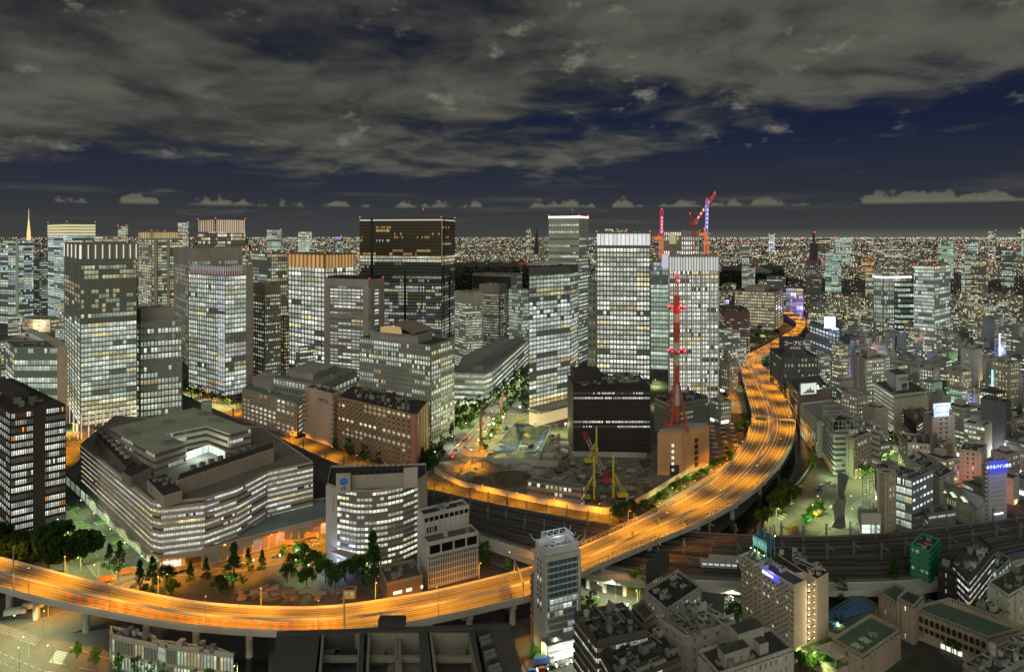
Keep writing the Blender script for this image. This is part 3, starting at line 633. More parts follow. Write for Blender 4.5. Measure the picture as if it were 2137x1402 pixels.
b = T('office_block', 'charcoal co-operative office block with white lettering on its rooftop tower', 1635, 747, 846, (1608, 728), (1707, 746), 9, 9, 10, 'punch', (.075, .075, .08), wmat(.22, .3, .8, .0, clus=2), lm='the charcoal co-operative block', pw=.45, l=dict(sd=.6))
S_ = lambda s, t: b['C']+(b['R']-b['C'])*s+(b['L']-b['C'])*t
add_box(b['root'], 'rooftop_tower', [S_(.15, .25), S_(.72, .25), S_(.72, .7), S_(.15, .7)], b['h'], b['h']+17, mat((.08, .08, .085)))
p = S_(.44, .245); dr_ = (b['R']-b['C']); text('コープビル', 5.2, (p.x, p.y-.4, b['h']+13), (dr_.x, dr_.y, 0), (0, 0, 1), emat((.8, .8, .78), .55), b['root']); text('日本生協', 3.0, (p.x, p.y-.4, b['h']+8), (dr_.x, dr_.y, 0), (0, 0, 1), emat((.8, .8, .78), .35), b['root'])
b = T('office_block', 'brown block with a big white lit billboard above its balconied side', 1664, 818, 884, (1642, 790), (1735, 812), 8, 3, 0, 'band', (.17, .14, .14), wmat(.3, .5, .6), lm='the white billboard block')
e = (b['R']-b['C']).normalized(); nn = Vector((e.y, -e.x))
m_ = MB(); m_.box(b['C']+e*2+nn*.3, e, 20, nn, .8, b['h']-3.2, b['h']+8.5); o = m_.build('billboard', mat((.2, .2, .2)), b['root']); m_ = MB(); m_.box(b['C']+e*3+nn*1.2, e, 18, nn, .2, b['h']-2.5, b['h']+7.8); m_.build('billboard_face', emat((.85, .9, .84), .75), o)
m_ = MB()
for x0, hh_ in ((6, 2.0), (9, 4.5), (12, 6.2), (15, 3.6)): q = b['C']+e*(x0+1)+nn*1.5; m_.poly([(q.x-e.x*3, q.y-e.y*3, b['h']-1.5), (q.x+e.x*3.4, q.y+e.y*3.4, b['h']-1.5), (q.x+e.x, q.y+e.y, b['h']-1.5+hh_)])
m_.build('billboard_picture', mat((.35, .42, .36)), o)
lamp_or_fill_light(b['root'], 'POINT', (0, -22, b['h']), (.9, 1, .9), 25000, size=3)  # added fill with no fitting, brightens the billboard side
# black block, orange block with mast, plant building
b = T('office_block', 'black windowless looking block of fine upright ribs with two lit window rows', 1196, 806, 945, None, (1357, 806), 14, 0, 54, 'vert', (.030, .024, .022), wmat(.62, .02, 1.4, .3, (.012, .01, .01), 7, tint=(.95, .95, .88)),
      th=1.5, dl=42, dr=66, pw=.42, pd=.35, sd=.45, sill=.35, head=.75, skip=(0, 1, 2, 3, 4, 7, 8, 9, 10, 13), l=dict(skip=range(14)), lm='the black ribbed block', roofm=(ROOFD, mat((.03, .025, .022))), kit=False); KB = b

b = T('office_block', 'green glass block with an open sunken roof and a plain tan end wall', 30, 727, 885, (12, 712), (121, 727), 13, 4, 16, 'curtain', (.24, .27, .23), wmat(.55, .08, .85, .08, (.07, .09, .07), 4, tint=(.75, .92, .78)), dens=.6, lm='the green glass block', roofm=(mat((.10, .12, .11)), mat((.3, .33, .3))))
add_box(b['root'], 'end_wall', [b['R']+Vector((0, -1)), b['R']+Vector((8, 2)), b['B']+Vector((8, 0)), b['B']], 0, b['h']+1, mat((.45, .36, .26)))
b = polyb('station_building', 'curved cream station hall with rows of lit windows behind the green glass block', [(46, 664), (70, 668), (105, 668), (140, 664)], 1, 692, 3, [8, 12, 12], 'punch', (.50, .42, .32), wmat(.7, .7, .8, .0, clus=2, warmc=(1, .8, .55)), back=30, pw=.4, lm='the curved cream station', roofm=(mat((.12, .18, .14)), mat((.5, .45, .36))))
lamp_or_fill_light(b['root'], 'POINT', (0, -50, 12), (1, .75, .5), 60000, size=4)  # added warm fill without a visible source, brightens the station front
b = T('rail_canopy', 'long white ribbed train shed roof in front of the curved cream station', 134, 726, 745, (52, 688), (150, 722), 1, 1, 1, 'band', (.40, .44, .42), wmat(.9, .1, .6), dens=0, par=.4, roofm=(mat((.40, .45, .43)), mat((.4, .42, .4))))
def clutter(b, s0, t0, s1, t1, n, seed, mats_=(STEEL, CONC, DARK), hmax=5, big=5, z=None):
    """dense rooftop machinery inside the fractional rectangle"""
    r = random.Random(seed); P = b['P']; z = b['h'] if z is None else z
    at = lambda s, t: P[0]+(P[1]-P[0])*s+(P[3]-P[0])*t
    u = P[1]-P[0]; a = math.atan2(u.y, u.x)
    for i in range(n):
        p = at(r.uniform(s0, s1), r.uniform(t0, t1)); m_ = MB(); k = r.random()
        sx, sy, sz = r.uniform(1.5, big), r.uniform(1.2, big*.6), r.uniform(1, hmax)
        if k < .6:
            m_.bc(p.x, p.y, z, sx, sy, sz, a)
            for j in range(max(1, int(sx/1.8))): m_.cyl(p.x+(j-.5*int(sx/1.8)+.5)*1.7*math.cos(a), p.y+(j-.5*int(sx/1.8)+.5)*1.7*math.sin(a), z+sz, z+sz+.4, .7, k=8, m=1)
            m_.build('cooling_unit', [r.choice(mats_), DARK], b['root'])
        elif k < .85: m_.bc(p.x, p.y, z+r.uniform(.4, 2), r.uniform(4, 14), .6, .6, a+(1.5708 if r.random() < .5 else 0)); m_.build('duct', r.choice(mats_), b['root'])
        else: m_.cyl(p.x, p.y, z, z+r.uniform(1.5, 3.5), r.uniform(.8, 1.5), k=12); m_.build('water_tank', r.choice((WHITE, STEEL)), b['root'])
b = KB
add_box(b['root'], 'roof', b['P'], b['h'], b['h']+.5, ROOFD)
m_ = MB()
for i in range(4): m_.beam((b['P'][i].x, b['P'][i].y, b['h']), (b['P'][i].x, b['P'][i].y, b['h']+3), .5); m_.beam((*b['P'][i], b['h']+3), (*b['P'][(i+1) % 4], b['h']+3), .5)
m_.build('roof_rail', DARK, b['root'])
S_ = lambda s, t: b['C']+(b['R']-b['C'])*s+(b['L']-b['C'])*t
add_box(b['root'], 'penthouse', [S_(.03, .3), S_(.40, .3), S_(.40, .9), S_(.03, .9)], b['h'], b['h']+9, mat((.035, .03, .028)), ROOFD)
clutter(b, .44, .2, .95, .9, 55, 3, hmax=4, mats_=(STEEL, mat((.16, .16, .15)), DARK, WHITE)); clutter(b, .04, .05, .4, .26, 14, 4, hmax=3)
b = T('office_block', 'dark machinery topped block behind the orange block with the mast', 1400, 842, 915, (1366, None), (1478, 828), 7, 5, 12, 'band', (.12, .12, .115), wmat(.2, .2, .5), th=20, kit=False)
clutter(b, .05, .05, .95, .95, 45, 9, hmax=4); add_box(b['root'], 'roof', b['P'], b['h'], b['h']+.4, ROOFD)
b = T('telephone_exchange', 'orange tiled block under the red and white lattice mast', 1423, 906, 992, (1372, 905), (1480, 890), 5, 1, 1, 'punch', (.60, .33, .16), wmat(.9, 0, 1.0), pw=0, sd=0, skip=range(5), kit=True, lm='the orange tiled block', par=1.0, dens=.5); OB = b
add_box(b['root'], 'roof_railing', [lerp(b['P'][i], b['P'][(i+2) % 4], .04) for i in range(4)], b['h'], b['h']+3.2, mat((.33, .32, .30)))
for i in range(5):
    e = (b['C']-b['L']).normalized(); n_ = Vector((e.y, -e.x)); p = lerp(b['L'], b['C'], .58); z = 3+i*(b['h']-8)/5
    m_ = MB(); m_.box(p+n_*.05, e, 1.8, n_, .15, z, z+2.2); m_.build('window', emat((.95, .95, .85), .8), b['root'])
    e = (b['R']-b['C']).normalized(); n_ = Vector((e.y, -e.x)); p = lerp(b['C'], b['R'], .45); m_ = MB(); m_.box(p+n_*.02, e, 4.5, n_, .15, z, z+3.6); m_.build('window', mat((.03, .02, .015), .3), b['root'])
m_ = MB(); e = (b['C']-b['L']).normalized(); n_ = Vector((e.y, -e.x)); m_.box(b['C']-e*9, e, 7, n_, .2, 0, 8); m_.build('loading_door', mat((.05, .035, .03)), b['root'])
lamp_or_fill_light(None, 'SPOT', (0, 0, 0), (1, .55, .25), 1, 60) if False else None
# red and white mast
ctr = (b['P'][0]+b['P'][2])/2; d_ = ctr.y; X = (1412.5-CX)*d_/F; Zm = lambda y: H-(y-HY)*d_/F
root = thing('antenna_mast', 'red and white banded steel mast with red lit rings on the orange block', 'mast', (X, d_, b['h']))
z0 = b['h']+3; zt = Zm(620); bands = [840, 808, 765, 722, 675, 655, 622]
MR, MW = mat((.50, .085, .04), .6), mat((.55, .52, .47), .6)
ys = [878, 845, 801, 761, 714, 672, 655, 618]
for i in range(7):
    m_ = MB(); m_.cyl(X, d_, Zm(ys[i]), Zm(ys[i+1]), 2.0, 2.0, 12); [m_.beam((X+2.4*math.cos(a), d_+2.4*math.sin(a), Zm(ys[i])), (X+2.4*math.cos(a), d_+2.4*math.sin(a), Zm(ys[i+1])), .35) for a in (0, 1, 2, 3, 4, 5)]
    m_.build('mast_section', MR if i % 2 == 0 else MW, root)
for y in (734, 643):
    m_ = MB(); m_.cyl(X, d_, Zm(y)-.4, Zm(y)+.4, 6.5, 6.5, 20); o = m_.build('ring_platform', mat((.5, .05, .05)), root)
    m_ = MB(); [ball(m_, (X+6.6*math.cos(k*.785), d_+6.6*math.sin(k*.785), Zm(y)+1.2), .7) for k in range(8)]; m_.build('red_lamp', BEACON, o)
m_ = MB(); m_.lattice((X, d_, Zm(618)), (X, d_, Zm(572)), 2.0, 10); m_.build('antenna', mat((.55, .1, .08)), root)
m_ = MB(); ball(m_, (X, d_, Zm(571)), 1.2); ball(m_, (X, d_-1.5, Zm(585)), .9); m_.build('red_lamp', BEACON, root)
lamp_or_fill_light(root, 'POINT', (0, -10, Zm(650)-b['h']), (1, .03, .03), 2500, size=2)
for a in (.6, 2.5, 4.0, 5.4):
    q = (X+10.5*math.cos(a), d_+10*math.sin(a)); m_ = MB(); m_.lattice((*q, b['h']+.5), (X+2.2*math.cos(a), d_+2*math.sin(a), Zm(800)), 1.1, 8, t=.3); m_.build('strut', MR, root)
    m_ = MB(); m_.beam((*q, b['h']+2.5), (X, d_, b['h']+3.5), 1.3); m_.build('foot_beam', MR, root)
# ---------------- foreground left: dark tower, stepped complex, exchange, etc.
b = T('office_tower', 'dark bronze tower of upright mullions at the lower left edge', 22, 863, 1128, (-75, 803), (137, 847), 17, 26, 25, 'curtain', (.055, .042, .036),
      wmat(.58, .06, 1.0, .12, (.03, .024, .02), 5, tint=(.92, .98, .9), warmc=(1, .42, .12)), pw=.35, pd=.5, sd=.15, sill=.32, head=.92, lm='the dark bronze tower', roofm=(ROOFD, mat((.05, .042, .04))), dens=.2)
e = (b['R']-b['C']).normalized(); nn = Vector((e.y, -e.x)); m_ = MB(); m_.box(b['C']+e*(b['R']-b['C']).length*.40, e, 6, nn, .55, 0, b['h']); m_.build('blank_bay', mat((.05, .042, .036)), b['root'])
S_ = lambda s, t: b['C']+(b['R']-b['C'])*s+(b['L']-b['C'])*t
add_box(b['root'], 'penthouse', [S_(.35, .28), S_(.62, .28), S_(.62, .8), S_(.35, .8)], b['h'], b['h']+6, mat((.06, .05, .05))); clutter(b, .3, .1, .75, .28, 10, 8, hmax=4)
BR = (.42, .355, .29)
st_w = wmat(.72, .12, 1.1, .10, (.04, .034, .028), 9, tint=(.86, .96, .9), dim=.02)
b = polyb('office_block', 'big stepped office complex of brown banded floors with ribbon windows', [(170, 927), (318, 1046), (336, 1050), (428, 1040), (494, 1019), (558, 985), (653, 965)], 2, 1186, 9,
          [34, 2, 18, 14, 15, 20], 'band', BR, st_w, backpts=[(548, 892), (240, 868)], base=.17, sd=.8, sill=.42, head=.9, par=.8, roofm=(mat((.165, .15, .135), .9, .25), mat(BR)), lm='the stepped brown banded complex'); KC = b
h1 = b['h']; r_ = b['root']
A = b['A']
for i, (a, c) in enumerate(zip(A[:-1], A[1:])):   # ground floor shop fronts between stone piers
    e = (c-a); L_ = e.length; e = e/L_; nn = Vector((e.y, -e.x)); k = max(1, int(L_/9))
    for j in range(k):
        lit = (i == 0 and j % 2 == 0) or (i == 2 and j in (0, 3, 4)) or (i == 3 and j < 2)
        m_ = MB(); m_.box(a+e*(j*L_/k+1), e, L_/k-2, nn, .15, .3, h1*.17-1.5); m_.build('shop_window', emat((.85, .95, 1.0), .75) if lit and i else emat((.8, .95, .75), .3) if i == 0 and lit else mat((.06, .045, .035), .4), r_)
    m_ = MB(); m_.box(a-e*.3, e, L_+.6, nn, 1.6, h1*.17-1.5, h1*.17); m_.build('canopy', mat(BR), r_)
# upper U shaped storeys
def ring(pts, za, zb_, nfl, bays, wcol, wm_, name='upper_storeys', roofmat=None):
    Q = [Vector(G(x, y, zb_)[:2]) for x, y in pts]; wl = MB(); wl.prism(Q, za, zb_, 0, 1); cnt = [0]; rest = MB()
    o = wl.build(name, [mat(wcol), roofmat or mat((.36, .39, .31), .9, .2)], r_)
    wl2 = MB(); st = dict(STYLES['band']); st['w'] = wm_; st['sd'] = .7
    for i in range(len(Q)-1):
        if bays[i]: facade(o, Q[i], Q[i+1], za, zb_, nfl, bays[i], st, wl2, 90+i, cnt, rest)
    wl2.build('spandrel', mat(wcol), o)
    for c_ in o.children: c_.location = (0, 0, 0)
    return Q, o
Q, o = ring([(230, 893), (323, 945), (388, 924), (344, 905), (432, 888), (480, 904), (523, 893), (405, 850)], h1, h1+13, 3, [22, 12, 0, 16, 9, 8, 0], BR, wmat(.12, .05, 1.0, .1, (.03, .026, .022), 6))
m_ = MB(); cw = [Vector(G(x, y, h1+5)[:2]) for x, y in ((386, 945), (436, 927), (470, 941), (470, 952))]
for a, c in ((cw[0], cw[1]), (cw[1], cw[2])): m_.poly([(a.x, a.y, h1-8), (c.x, c.y, h1-8), (c.x, c.y, h1+5), (a.x, a.y, h1+5)])
fl_ = MB()
for a, c in ((cw[0], cw[1]), (cw[1], cw[2])):
    for k in range(3):
        for j in range(4):
            p, q = lerp(a, c, (j+.15)/4), lerp(a, c, (j+.85)/4); z = h1+.5+k*0+k*1.5; fl_.poly([(p.x, p.y-.2, z), (q.x, q.y-.2, z), (q.x, q.y-.2, z+1), (p.x, p.y-.2, z+1)])
m_.build('glowing_courtyard_wall', emat((.62, .78, .64), .30), r_); fl_.build('courtyard_windows', emat((.9, 1, .92), .6), r_)  # walls glow by themselves: the mint courtyard light is put into their material
lamp_or_fill_light(r_, 'POINT', (cw[1].x-r_.location.x, cw[1].y-16-r_.location.y, h1+8), (.8, 1, .85), 12000, size=2)  # added fill above the courtyard, no lamp stands there
mLV = mat((.40, .34, .29))
def louver_box(px, py, hgt, root, zb, col=mLV, n=0, top=None, name='louvre_screen'):
    Q = [Vector(G(x, y, zb+hgt)[:2]) for x, y in zip(px, py)]
    m_ = MB(); m_.prism(Q, zb, zb+hgt, 0, 1)
    for a, c in zip(Q, Q[1:]+Q[:1]):
        e = c-a; L_ = e.length; e = e/L_; nn = Vector((e.y, -e.x)); k = int(L_/1.5)
        for j in range(k): m_.box(a+e*(j+.3)*L_/k, e, .5, nn, .35, zb, zb+hgt)
    return m_.build(name, [col, top or ROOFD], root)
louver_box((308, 341, 380, 346), (1000, 1034, 1022, 988), 6.5, r_, h1)
louver_box((368, 571, 571, 376), (1002, 934, 922, 988), 9.0, r_, h1)
louver_box((255, 272, 315, 298), (983, 995, 975, 965), 6, r_, h1, mat((.30, .25, .22)))
louver_box((200, 262, 276, 214), (908, 972, 962, 896), 5.5, r_, h1, mat((.16, .15, .13)))
for k in range(8):
    p = G(203+k*9.0, 896+k*8.4, h1+6.5); m_ = MB(); m_.cyl(p.x, p.y, h1+6.5, h1+8.6, 1.9, 2.1, 12); m_.cyl(p.x, p.y, h1+8.6, h1+8.7, 1.5, 1.5, 12, 1); m_.build('cooling_fan', [mat((.35, .33, .30)), DARK], r_)
for k in range(8): p = G(400+k*19, 978-k*6.5, h1+9); m_ = MB(); m_.cyl(p.x, p.y+2, h1+8.5, h1+10.4, 1.7, 1.7, 12); m_.build('cooling_fan', mat((.12, .12, .11)), r_)
for x, y in ((325, 1005), (336, 1004), (350, 1002), (345, 1012), (362, 1008)): p = G(x, y, h1+6); m_ = MB(); m_.cyl(p.x, p.y, h1+5, h1+7.6, 1.6, 1.6, 12); m_.build('cooling_fan', STEEL, r_)
zt = h1+13
for x, y, s in ((350, 882, 5), (275, 908, 6), (350, 925, 6), (360, 927, 5), (448, 880, 7), (425, 866, 6), (437, 868, 3), (265, 900, 3)): p = G(x, y, zt); m_ = MB(); m_.bc(p.x, p.y, zt, s*1.2, s*.8, 1.8, .5); m_.build('condenser', STEEL, r_)
p = G(431, 862, zt); m_ = MB(); m_.bc(p.x, p.y, zt, 7, 6, 9, .5); m_.build('chimney', mat((.3, .33, .29)), r_)
# podium to the right with green-grey roof
b = polyb('podium_building', 'low podium with grey green roof and tall shop bays beside the stepped complex', [(420, 1150), (560, 1112), (684, 1082)], 0, 1182, 1, [8, 8], 'grid', (.42, .30, .22), wmat(.35, .7, .6, .1, (.05, .03, .02), 1), backpts=[(684, 1040), (560, 1060)], pw=.14, sd=.6, sill=.05, head=.8, roofm=(mat((.17, .22, .22), .8, .3), mat((.42, .32, .25))))
# low glass pavilion wing on the left street
b = polyb('pavilion', 'long low green roofed wing with bright glazed bays along the planted street', [(138, 988), (318, 1150)], 1, 1180, 1, [14], 'grid', (.42, .46, .38), wmat(.9, .1, .5, .04, (.08, .1, .07), 2, tint=(.75, .95, .7)), backpts=[(330, 1140), (168, 960)], pw=.12, sill=.08, head=.85, roofm=(mat((.16, .20, .18)), mat((.4, .44, .38))))
# low banded block, plain tower and brown grid block behind the railway
b = T('office_block', 'low block of white spandrels between tan piers behind the railway viaduct', 617, 843, 915, (507, 812), (660, 812), 7, 12, 3, 'vert', (.50, .36, .27), wmat(.5, .25, .9, .1, (.03, .025, .02), 2), pw=.28, pd=1.0, sill=.42, head=.95, sd=.5, base=.06, lm='the low block with tan piers', dens=.8, ph=(.3, .55, .8, .95, 9), roofm=(mat((.17, .2, .18)), mat((.36, .34, .3))))
b = T('office_block', 'taller plant topped block behind the low block with tan piers', 665, 806, 905, (570, 789), (745, 772), 7, 14, 10, 'grid', (.34, .33, .29), wmat(.3, .2, .6), lm=None, dens=1.5, ph=(.2, .3, .8, .9, 6), roofm=(mat((.2, .22, .2)), mat((.33, .32, .29))))
b = T('telephone_exchange', 'plain tan slab tower with a small blue emblem, left of the brown grid block', 694, 824, 932, (638, 809), (713, 817), 9, 1, 1, 'punch', (.56, .42, .32), wmat(.3), pw=0, sd=0, skip=range(9), lm='the plain tan slab tower', dens=.8); NB = b
e = (b['C']-b['L']).normalized(); nn = Vector((e.y, -e.x)); p = lerp(b['L'], b['C'], .60)+nn*.3
text('NTT', 3.6, (p.x, p.y, b['h']-7), (e.x, e.y, 0), (0, 0, 1), mat((.05, .05, .07)), b['root'])
m_ = MB(); q = p+e*7.5
for k in range(14):
    a0, a1 = k*math.tau/14, (k+1)*math.tau/14; f = lambda a, r: (q.x+e.x*r*math.cos(a), q.y+e.y*r*math.cos(a), b['h']-7+r*math.sin(a)); m_.poly([f(a0, 2.2), f(a1, 2.2), f(a1, 1.3), f(a0, 1.3)])
m_.build('emblem', mat((.08, .14, .45)), b['root'])
for i in range(9):
    for t in (.0, .99):
        z = 4+i*(b['h']-7)/9; p = lerp(b['L'], b['C'], t); m_ = MB(); m_.bc(p.x, p.y-.8, z, 4.5, 2.5, 2.0, -.4); m_.build('balcony', mat((.5, .4, .32)), b['root'])
b = T('office_block', 'brown block of deep square windows with a rounded copper corner', 870, 868, 984, (704, 829), (894, 838), 11, 17, 4, 'punch', (.42, .27, .175), wmat(.22, .6, 1.1, .0, (.03, .022, .015), 5, warmc=(1, .85, .45)), pw=.42, sd=.5, pd=.5, lm='the brown grid block', kit=False, r=dict(skip=range(11), sd=.0, pw=.1), l=dict(edge=1)); BB = b
roofkit(b['root'], b['P'], b['h'], 5, .2, .9, (ROOFD, b['wm']))
clutter(b, .15, .12, .9, .85, 70, 11, hmax=5, big=6); m_ = MB(); m_.cyl(b['C'].x-2.2, b['C'].y+1.2, 0, b['h']+.9, 3.2, 3.2, 14); m_.build('rounded_corner', mat((.38, .2, .12), .5), b['root'])
# curved headquarters with blue globe sign
FH = (.40, .36, .31)
b = polyb('office_building', 'curved grey headquarters with a blue globe emblem on its roof wall', [(683, 1012), (706, 1020), (744, 1026), (777, 1026), (809, 1022), (841, 1015), (871, 1004), (889, 994)], 2, 1184, 13, [0, 5, 4, 4, 4, 4, 2, 0], 'band', (.21, .195, .17),
          wmat(.60, .04, 1.15, .12, (.035, .04, .042), 4, tint=(.98, 1.0, .76)), backpts=[(889, 970), (690, 975)], sd=.3, sill=.36, head=.86, lm='the curved headquarters', roofm=(ROOFD, mat(FH))); JB = b
A, h, r_ = b['A'], b['h'], b['root']
def slab(a, c, z0, z1, th_, m, name, root): 
    e = (c-a); L_ = e.length; e = e/L_; nn = Vector((e.y, -e.x)); m_ = MB(); m_.box(a, e, L_, nn, th_, z0, z1); return m_.build(name, m, root)
slab(A[0], A[1], 0, h+.5, 1.0, mat((.46, .42, .37)), 'end_slab', r_); slab(A[6], A[7], 0, h+.5, 1.0, mat((.46, .44, .36)), 'end_slab', r_)
q = [G(x, y, h+10) for x, y in ((702, 989), (732, 988))]; L0, L1 = Vector(q[0][:2]), Vector(q[1][:2]); slab(L0, L1, h, h+10.5, 1, mat((.46, .42, .37)), 'sign_wall', r_)
q2 = [Vector(G(x, y, h+8)[:2]) for x, y in ((732, 992), (770, 990), (810, 988), (842, 986))]
for a, c in zip(q2, q2[1:]): slab(a+Vector((0, 2)), c+Vector((0, 2)), h, h+7.5, 1, mat(FH), 'roof_screen', r_)
q3 = [Vector(G(x, y, h+11)[:2]) for x, y in ((842, 976), (871, 973))]; slab(q3[0], q3[1], h, h+11, 1, mat((.46, .42, .37)), 'roof_screen', r_)
for k in range(9): 
    p = lerp(q2[0], q2[3], (k+.5)/9); m_ = MB(); m_.bc(p.x, p.y+9, h, 4, 7, 5.5); m_.beam((p.x, p.y+2, h+7), (p.x+2, p.y+13, h+9), .4); m_.build('cooling_unit', DARK, r_)
p = lerp(L0, L1, .52); e = (L1-L0).normalized(); nn = Vector((e.y, -e.x)); m_ = MB(); K = 20
for i in range(K):
    for j in range(5):
        f = lambda i_, j_: (p.x+e.x*2.15*math.sin(j_*.31)*math.cos(i_*math.tau/K)+nn.x*(1.05+.9*math.cos(j_*.31)), p.y+e.y*2.15*math.sin(j_*.31)*math.cos(i_*math.tau/K)+nn.y*(1.05+.9*math.cos(j_*.31)), h+6.2+2.15*math.sin(j_*.31)*math.sin(i_*math.tau/K))
        m_.poly([f(i, j), f(i+1, j), f(i+1, j+1), f(i, j+1)])
m_.build('globe_emblem', emat((.02, .10, .38), .4), r_)
text('JFE', 2.5, (p.x+nn.x*1.1, p.y+nn.y*1.1, h+2.3), (e.x, e.y, 0), (0, 0, 1), mat((.04, .03, .03)), r_)
e = (A[1]-A[0]).normalized(); nn = Vector((e.y, -e.x)); p = lerp(A[0], A[1], .72)+nn*1.1
for i, ch in enumerate('JFEビル'): text(ch, 1.7, (p.x, p.y, h-4-i*2.0), (e.x, e.y, 0), (0, 0, 1), mat((.04, .03, .03)), r_)
for i in range(13): z = (i+.35)*h/13; q = A[1]+Vector((.6, -.2)); m_ = MB(); m_.bc(q.x, q.y, z, 1.6, .6, 1.8, .2); m_.build('stair_window', emat((1, .98, .75), 1.2) if i % 3 != 1 else mat((.05, .05, .05)), r_)
m_ = MB(); q = G(712, 1150, 8); m_.poly([(q.x-6, q.y, 8), (q.x+6, q.y-6, 7), (q.x+16, q.y-1, 8), (q.x+2, q.y+5, 9)]); m_.poly([(q.x-6, q.y, 8), (q.x+6, q.y-6, 7), (q.x+16, q.y-1, 8), (q.x+2, q.y-2, 4)]); m_.build('entrance_canopy', mat((.25, .22, .17)), r_)
lamp_or_fill_light(r_, 'POINT', (A[1].x-r_.location.x, A[1].y-9-r_.location.y, 6), (.55, .65, 1), 7000, size=2)  # added bluish fill near the entrance, no bulb modelled
lamp_or_fill_light(r_, 'POINT', (A[0].x-14-r_.location.x, A[0].y-9-r_.location.y, 9), (.9, .85, 1), 8000, size=2)  # second added fill, brightens the end slab without a lamp
# white blocks right of it
b = T('office_block', 'white block with a top row of dark square openings behind the grid fronted block', 884, 1078, 1205, (872, 1066), (978, 1056), 9, 2, 9, 'punch', (.56, .55, .52), wmat(.0, 0, .2, .0, (.01, .01, .01), dim=.0), skip=(0, 1, 2, 3, 4, 5, 6, 7), sd=0, pw=.14, sill=.1, head=.72, l=dict(skip=range(9)), lm='the square openings block', dens=1.5, kit=True, roofm=(ROOFD, mat((.5, .5, .47))))
e = (b['R']-b['C']).normalized(); nn = Vector((e.y, -e.x))
for k, (s, z) in enumerate(((1.8, -7.5), (5.2, -7.5), (1.8, -11.5), (5.2, -11.5))): m_ = MB(); m_.box(b['C']+e*s, e, 2.5, nn, .15, b['h']+z-1.5, b['h']+z+1.3); m_.build('window', BLACK, b['root'])
b = T('office_block', 'white block faced with a fine grid of upright slots and four dark top openings', 893, 1136, 1228, (880, 1120), (998, 1112), 1, 3, 4, 'punch', (.58, .54, .52), wmat(0, 0, .1, .0, (.012, .011, .011), dim=.0), base=.72, pw=.12, sd=.9, sill=.12, head=.92, l=dict(skip=(0,)), lm='the white slotted block', dens=.4, roofm=(mat((.1, .1, .1)), mat((.5, .48, .46))))
e = (b['R']-b['C']).normalized(); nn = Vector((e.y, -e.x)); L_ = (b['R']-b['C']).length
m_ = MB(); m_.box(b['C']+e*.4, e, L_-.8, nn, .05, .5, b['h']*.72); o = m_.build('recess', mat((.14, .11, .10)), b['root'])
m_ = MB(); [m_.box(b['C']+e*(j*L_/22), e, .42, nn, .5, 0, b['h']*.72) for j in range(22)]; [m_.box(b['C'], e, L_, nn, .4, 1+j*b['h']*.70/5, 1.5+j*b['h']*.70/5) for j in range(6)]; m_.build('slot_grid', mat((.60, .55, .52)), b['root'])
# low brown house beside the expressway
b = T('small_building', 'low brown building with an open plant deck beside the expressway', 808, 1222, 1262, (792, 1187), (882, 1205), 3, 1, 1, 'punch', (.20, .145, .12), wmat(0), skip=range(3), sd=0, pw=0, lm='the low brown building', dens=1.6, roofm=(mat((.10, .08, .07)), mat((.30, .25, .22))), par=1.6)
e = (b['R']-b['C']).normalized(); nn = Vector((e.y, -e.x))
for s, l_ in ((3, 4.5), (9.5, 3), (17, 1.2)): m_ = MB(); m_.box(b['C']+e*s, e, l_, nn, .12, b['h']*.45, b['h']*.45+1.6); m_.build('window', emat((.95, 1, .85), .9), b['root'])
# slim white tower in the middle
b = T('office_tower', 'slim white tower with a lattice roof crown and dark glass front above the expressway', 1137, 1163, 1368, (1114, 1142), (1212, 1147), 13, 3, 8, 'curtain', (.52, .53, .52), lambda i: wmat(.5, .1, .9, .1, (.035, .06, .055), 3, tint=(.85, .95, .92), dim=.03) if i < 7 else wmat(.12, .1, .6, .06, (.008, .045, .06), 2, tint=(.5, .85, 1), dim=.022, rough=.05), pd=.06, pw=.12, edge=1.4, topgap=.05, lm='the slim white tower', kit=False, l=dict(skip=range(13), pw=0, sd=0), base=.1); ST = b
for i in range(9):
    e = (b['C']-b['L']).normalized(); nn = Vector((e.y, -e.x))
    for s in (.35, .6): m_ = MB(); m_.box(lerp(b['L'], b['C'], s), e, .9, nn, .1, b['h']-4-i*2.6, b['h']-2.6-i*2.6); m_.build('window', emat((.9, 1, .95), .5) if i in (3, 7) else BLACK, b['root'])
Pc = [lerp(b['P'][i], b['P'][(i+2) % 4], .05) for i in range(4)]; h = b['h']
m_ = MB(); 
for i in range(4):
    a, c = Pc[i], Pc[(i+1) % 4]; e = (c-a).normalized(); nn = Vector((e.y, -e.x)); m_.box(a, e, (c-a).length, nn, .3, h+.3, h+3.6)
m_.build('parapet_wall', mat((.60, .61, .63)), b['root']); add_box(b['root'], 'roof', Pc, h+.2, h+.6, mat((.3, .3, .31)))
m_ = MB(); cc = (b['P'][0]+b['P'][2])/2
for k in range(4): 
    a, c = lerp(Pc[k], cc, .25), lerp(Pc[(k+1) % 4], cc, .25)
    for z in (h+4.6, h+7.0): m_.beam((a.x, a.y, z), (c.x, c.y, z), .28)
    for t in (0, .25, .5, .75): q = lerp(a, c, t); m_.beam((q.x, q.y, h), (q.x, q.y, h+7), .22); q2_ = lerp(a, c, t+.25); m_.beam((q.x, q.y, h+4.6), (q2_.x, q2_.y, h+7), .16)
    a2 = lerp(Pc[k], cc, -.05); m_.beam((a2.x, a2.y, h+3), (a2.x*1.0+(a2.x-cc.x)*.25, a2.y+(a2.y-cc.y)*.25, h+6), .2); 
    for t in (.3, .6): q = lerp(Pc[k], Pc[(k+1) % 4], t); o_ = (q-cc).normalized(); m_.beam((q.x, q.y, h+3), (q.x+o_.x*2.2, q.y+o_.y*2.2, h+5.2), .18)
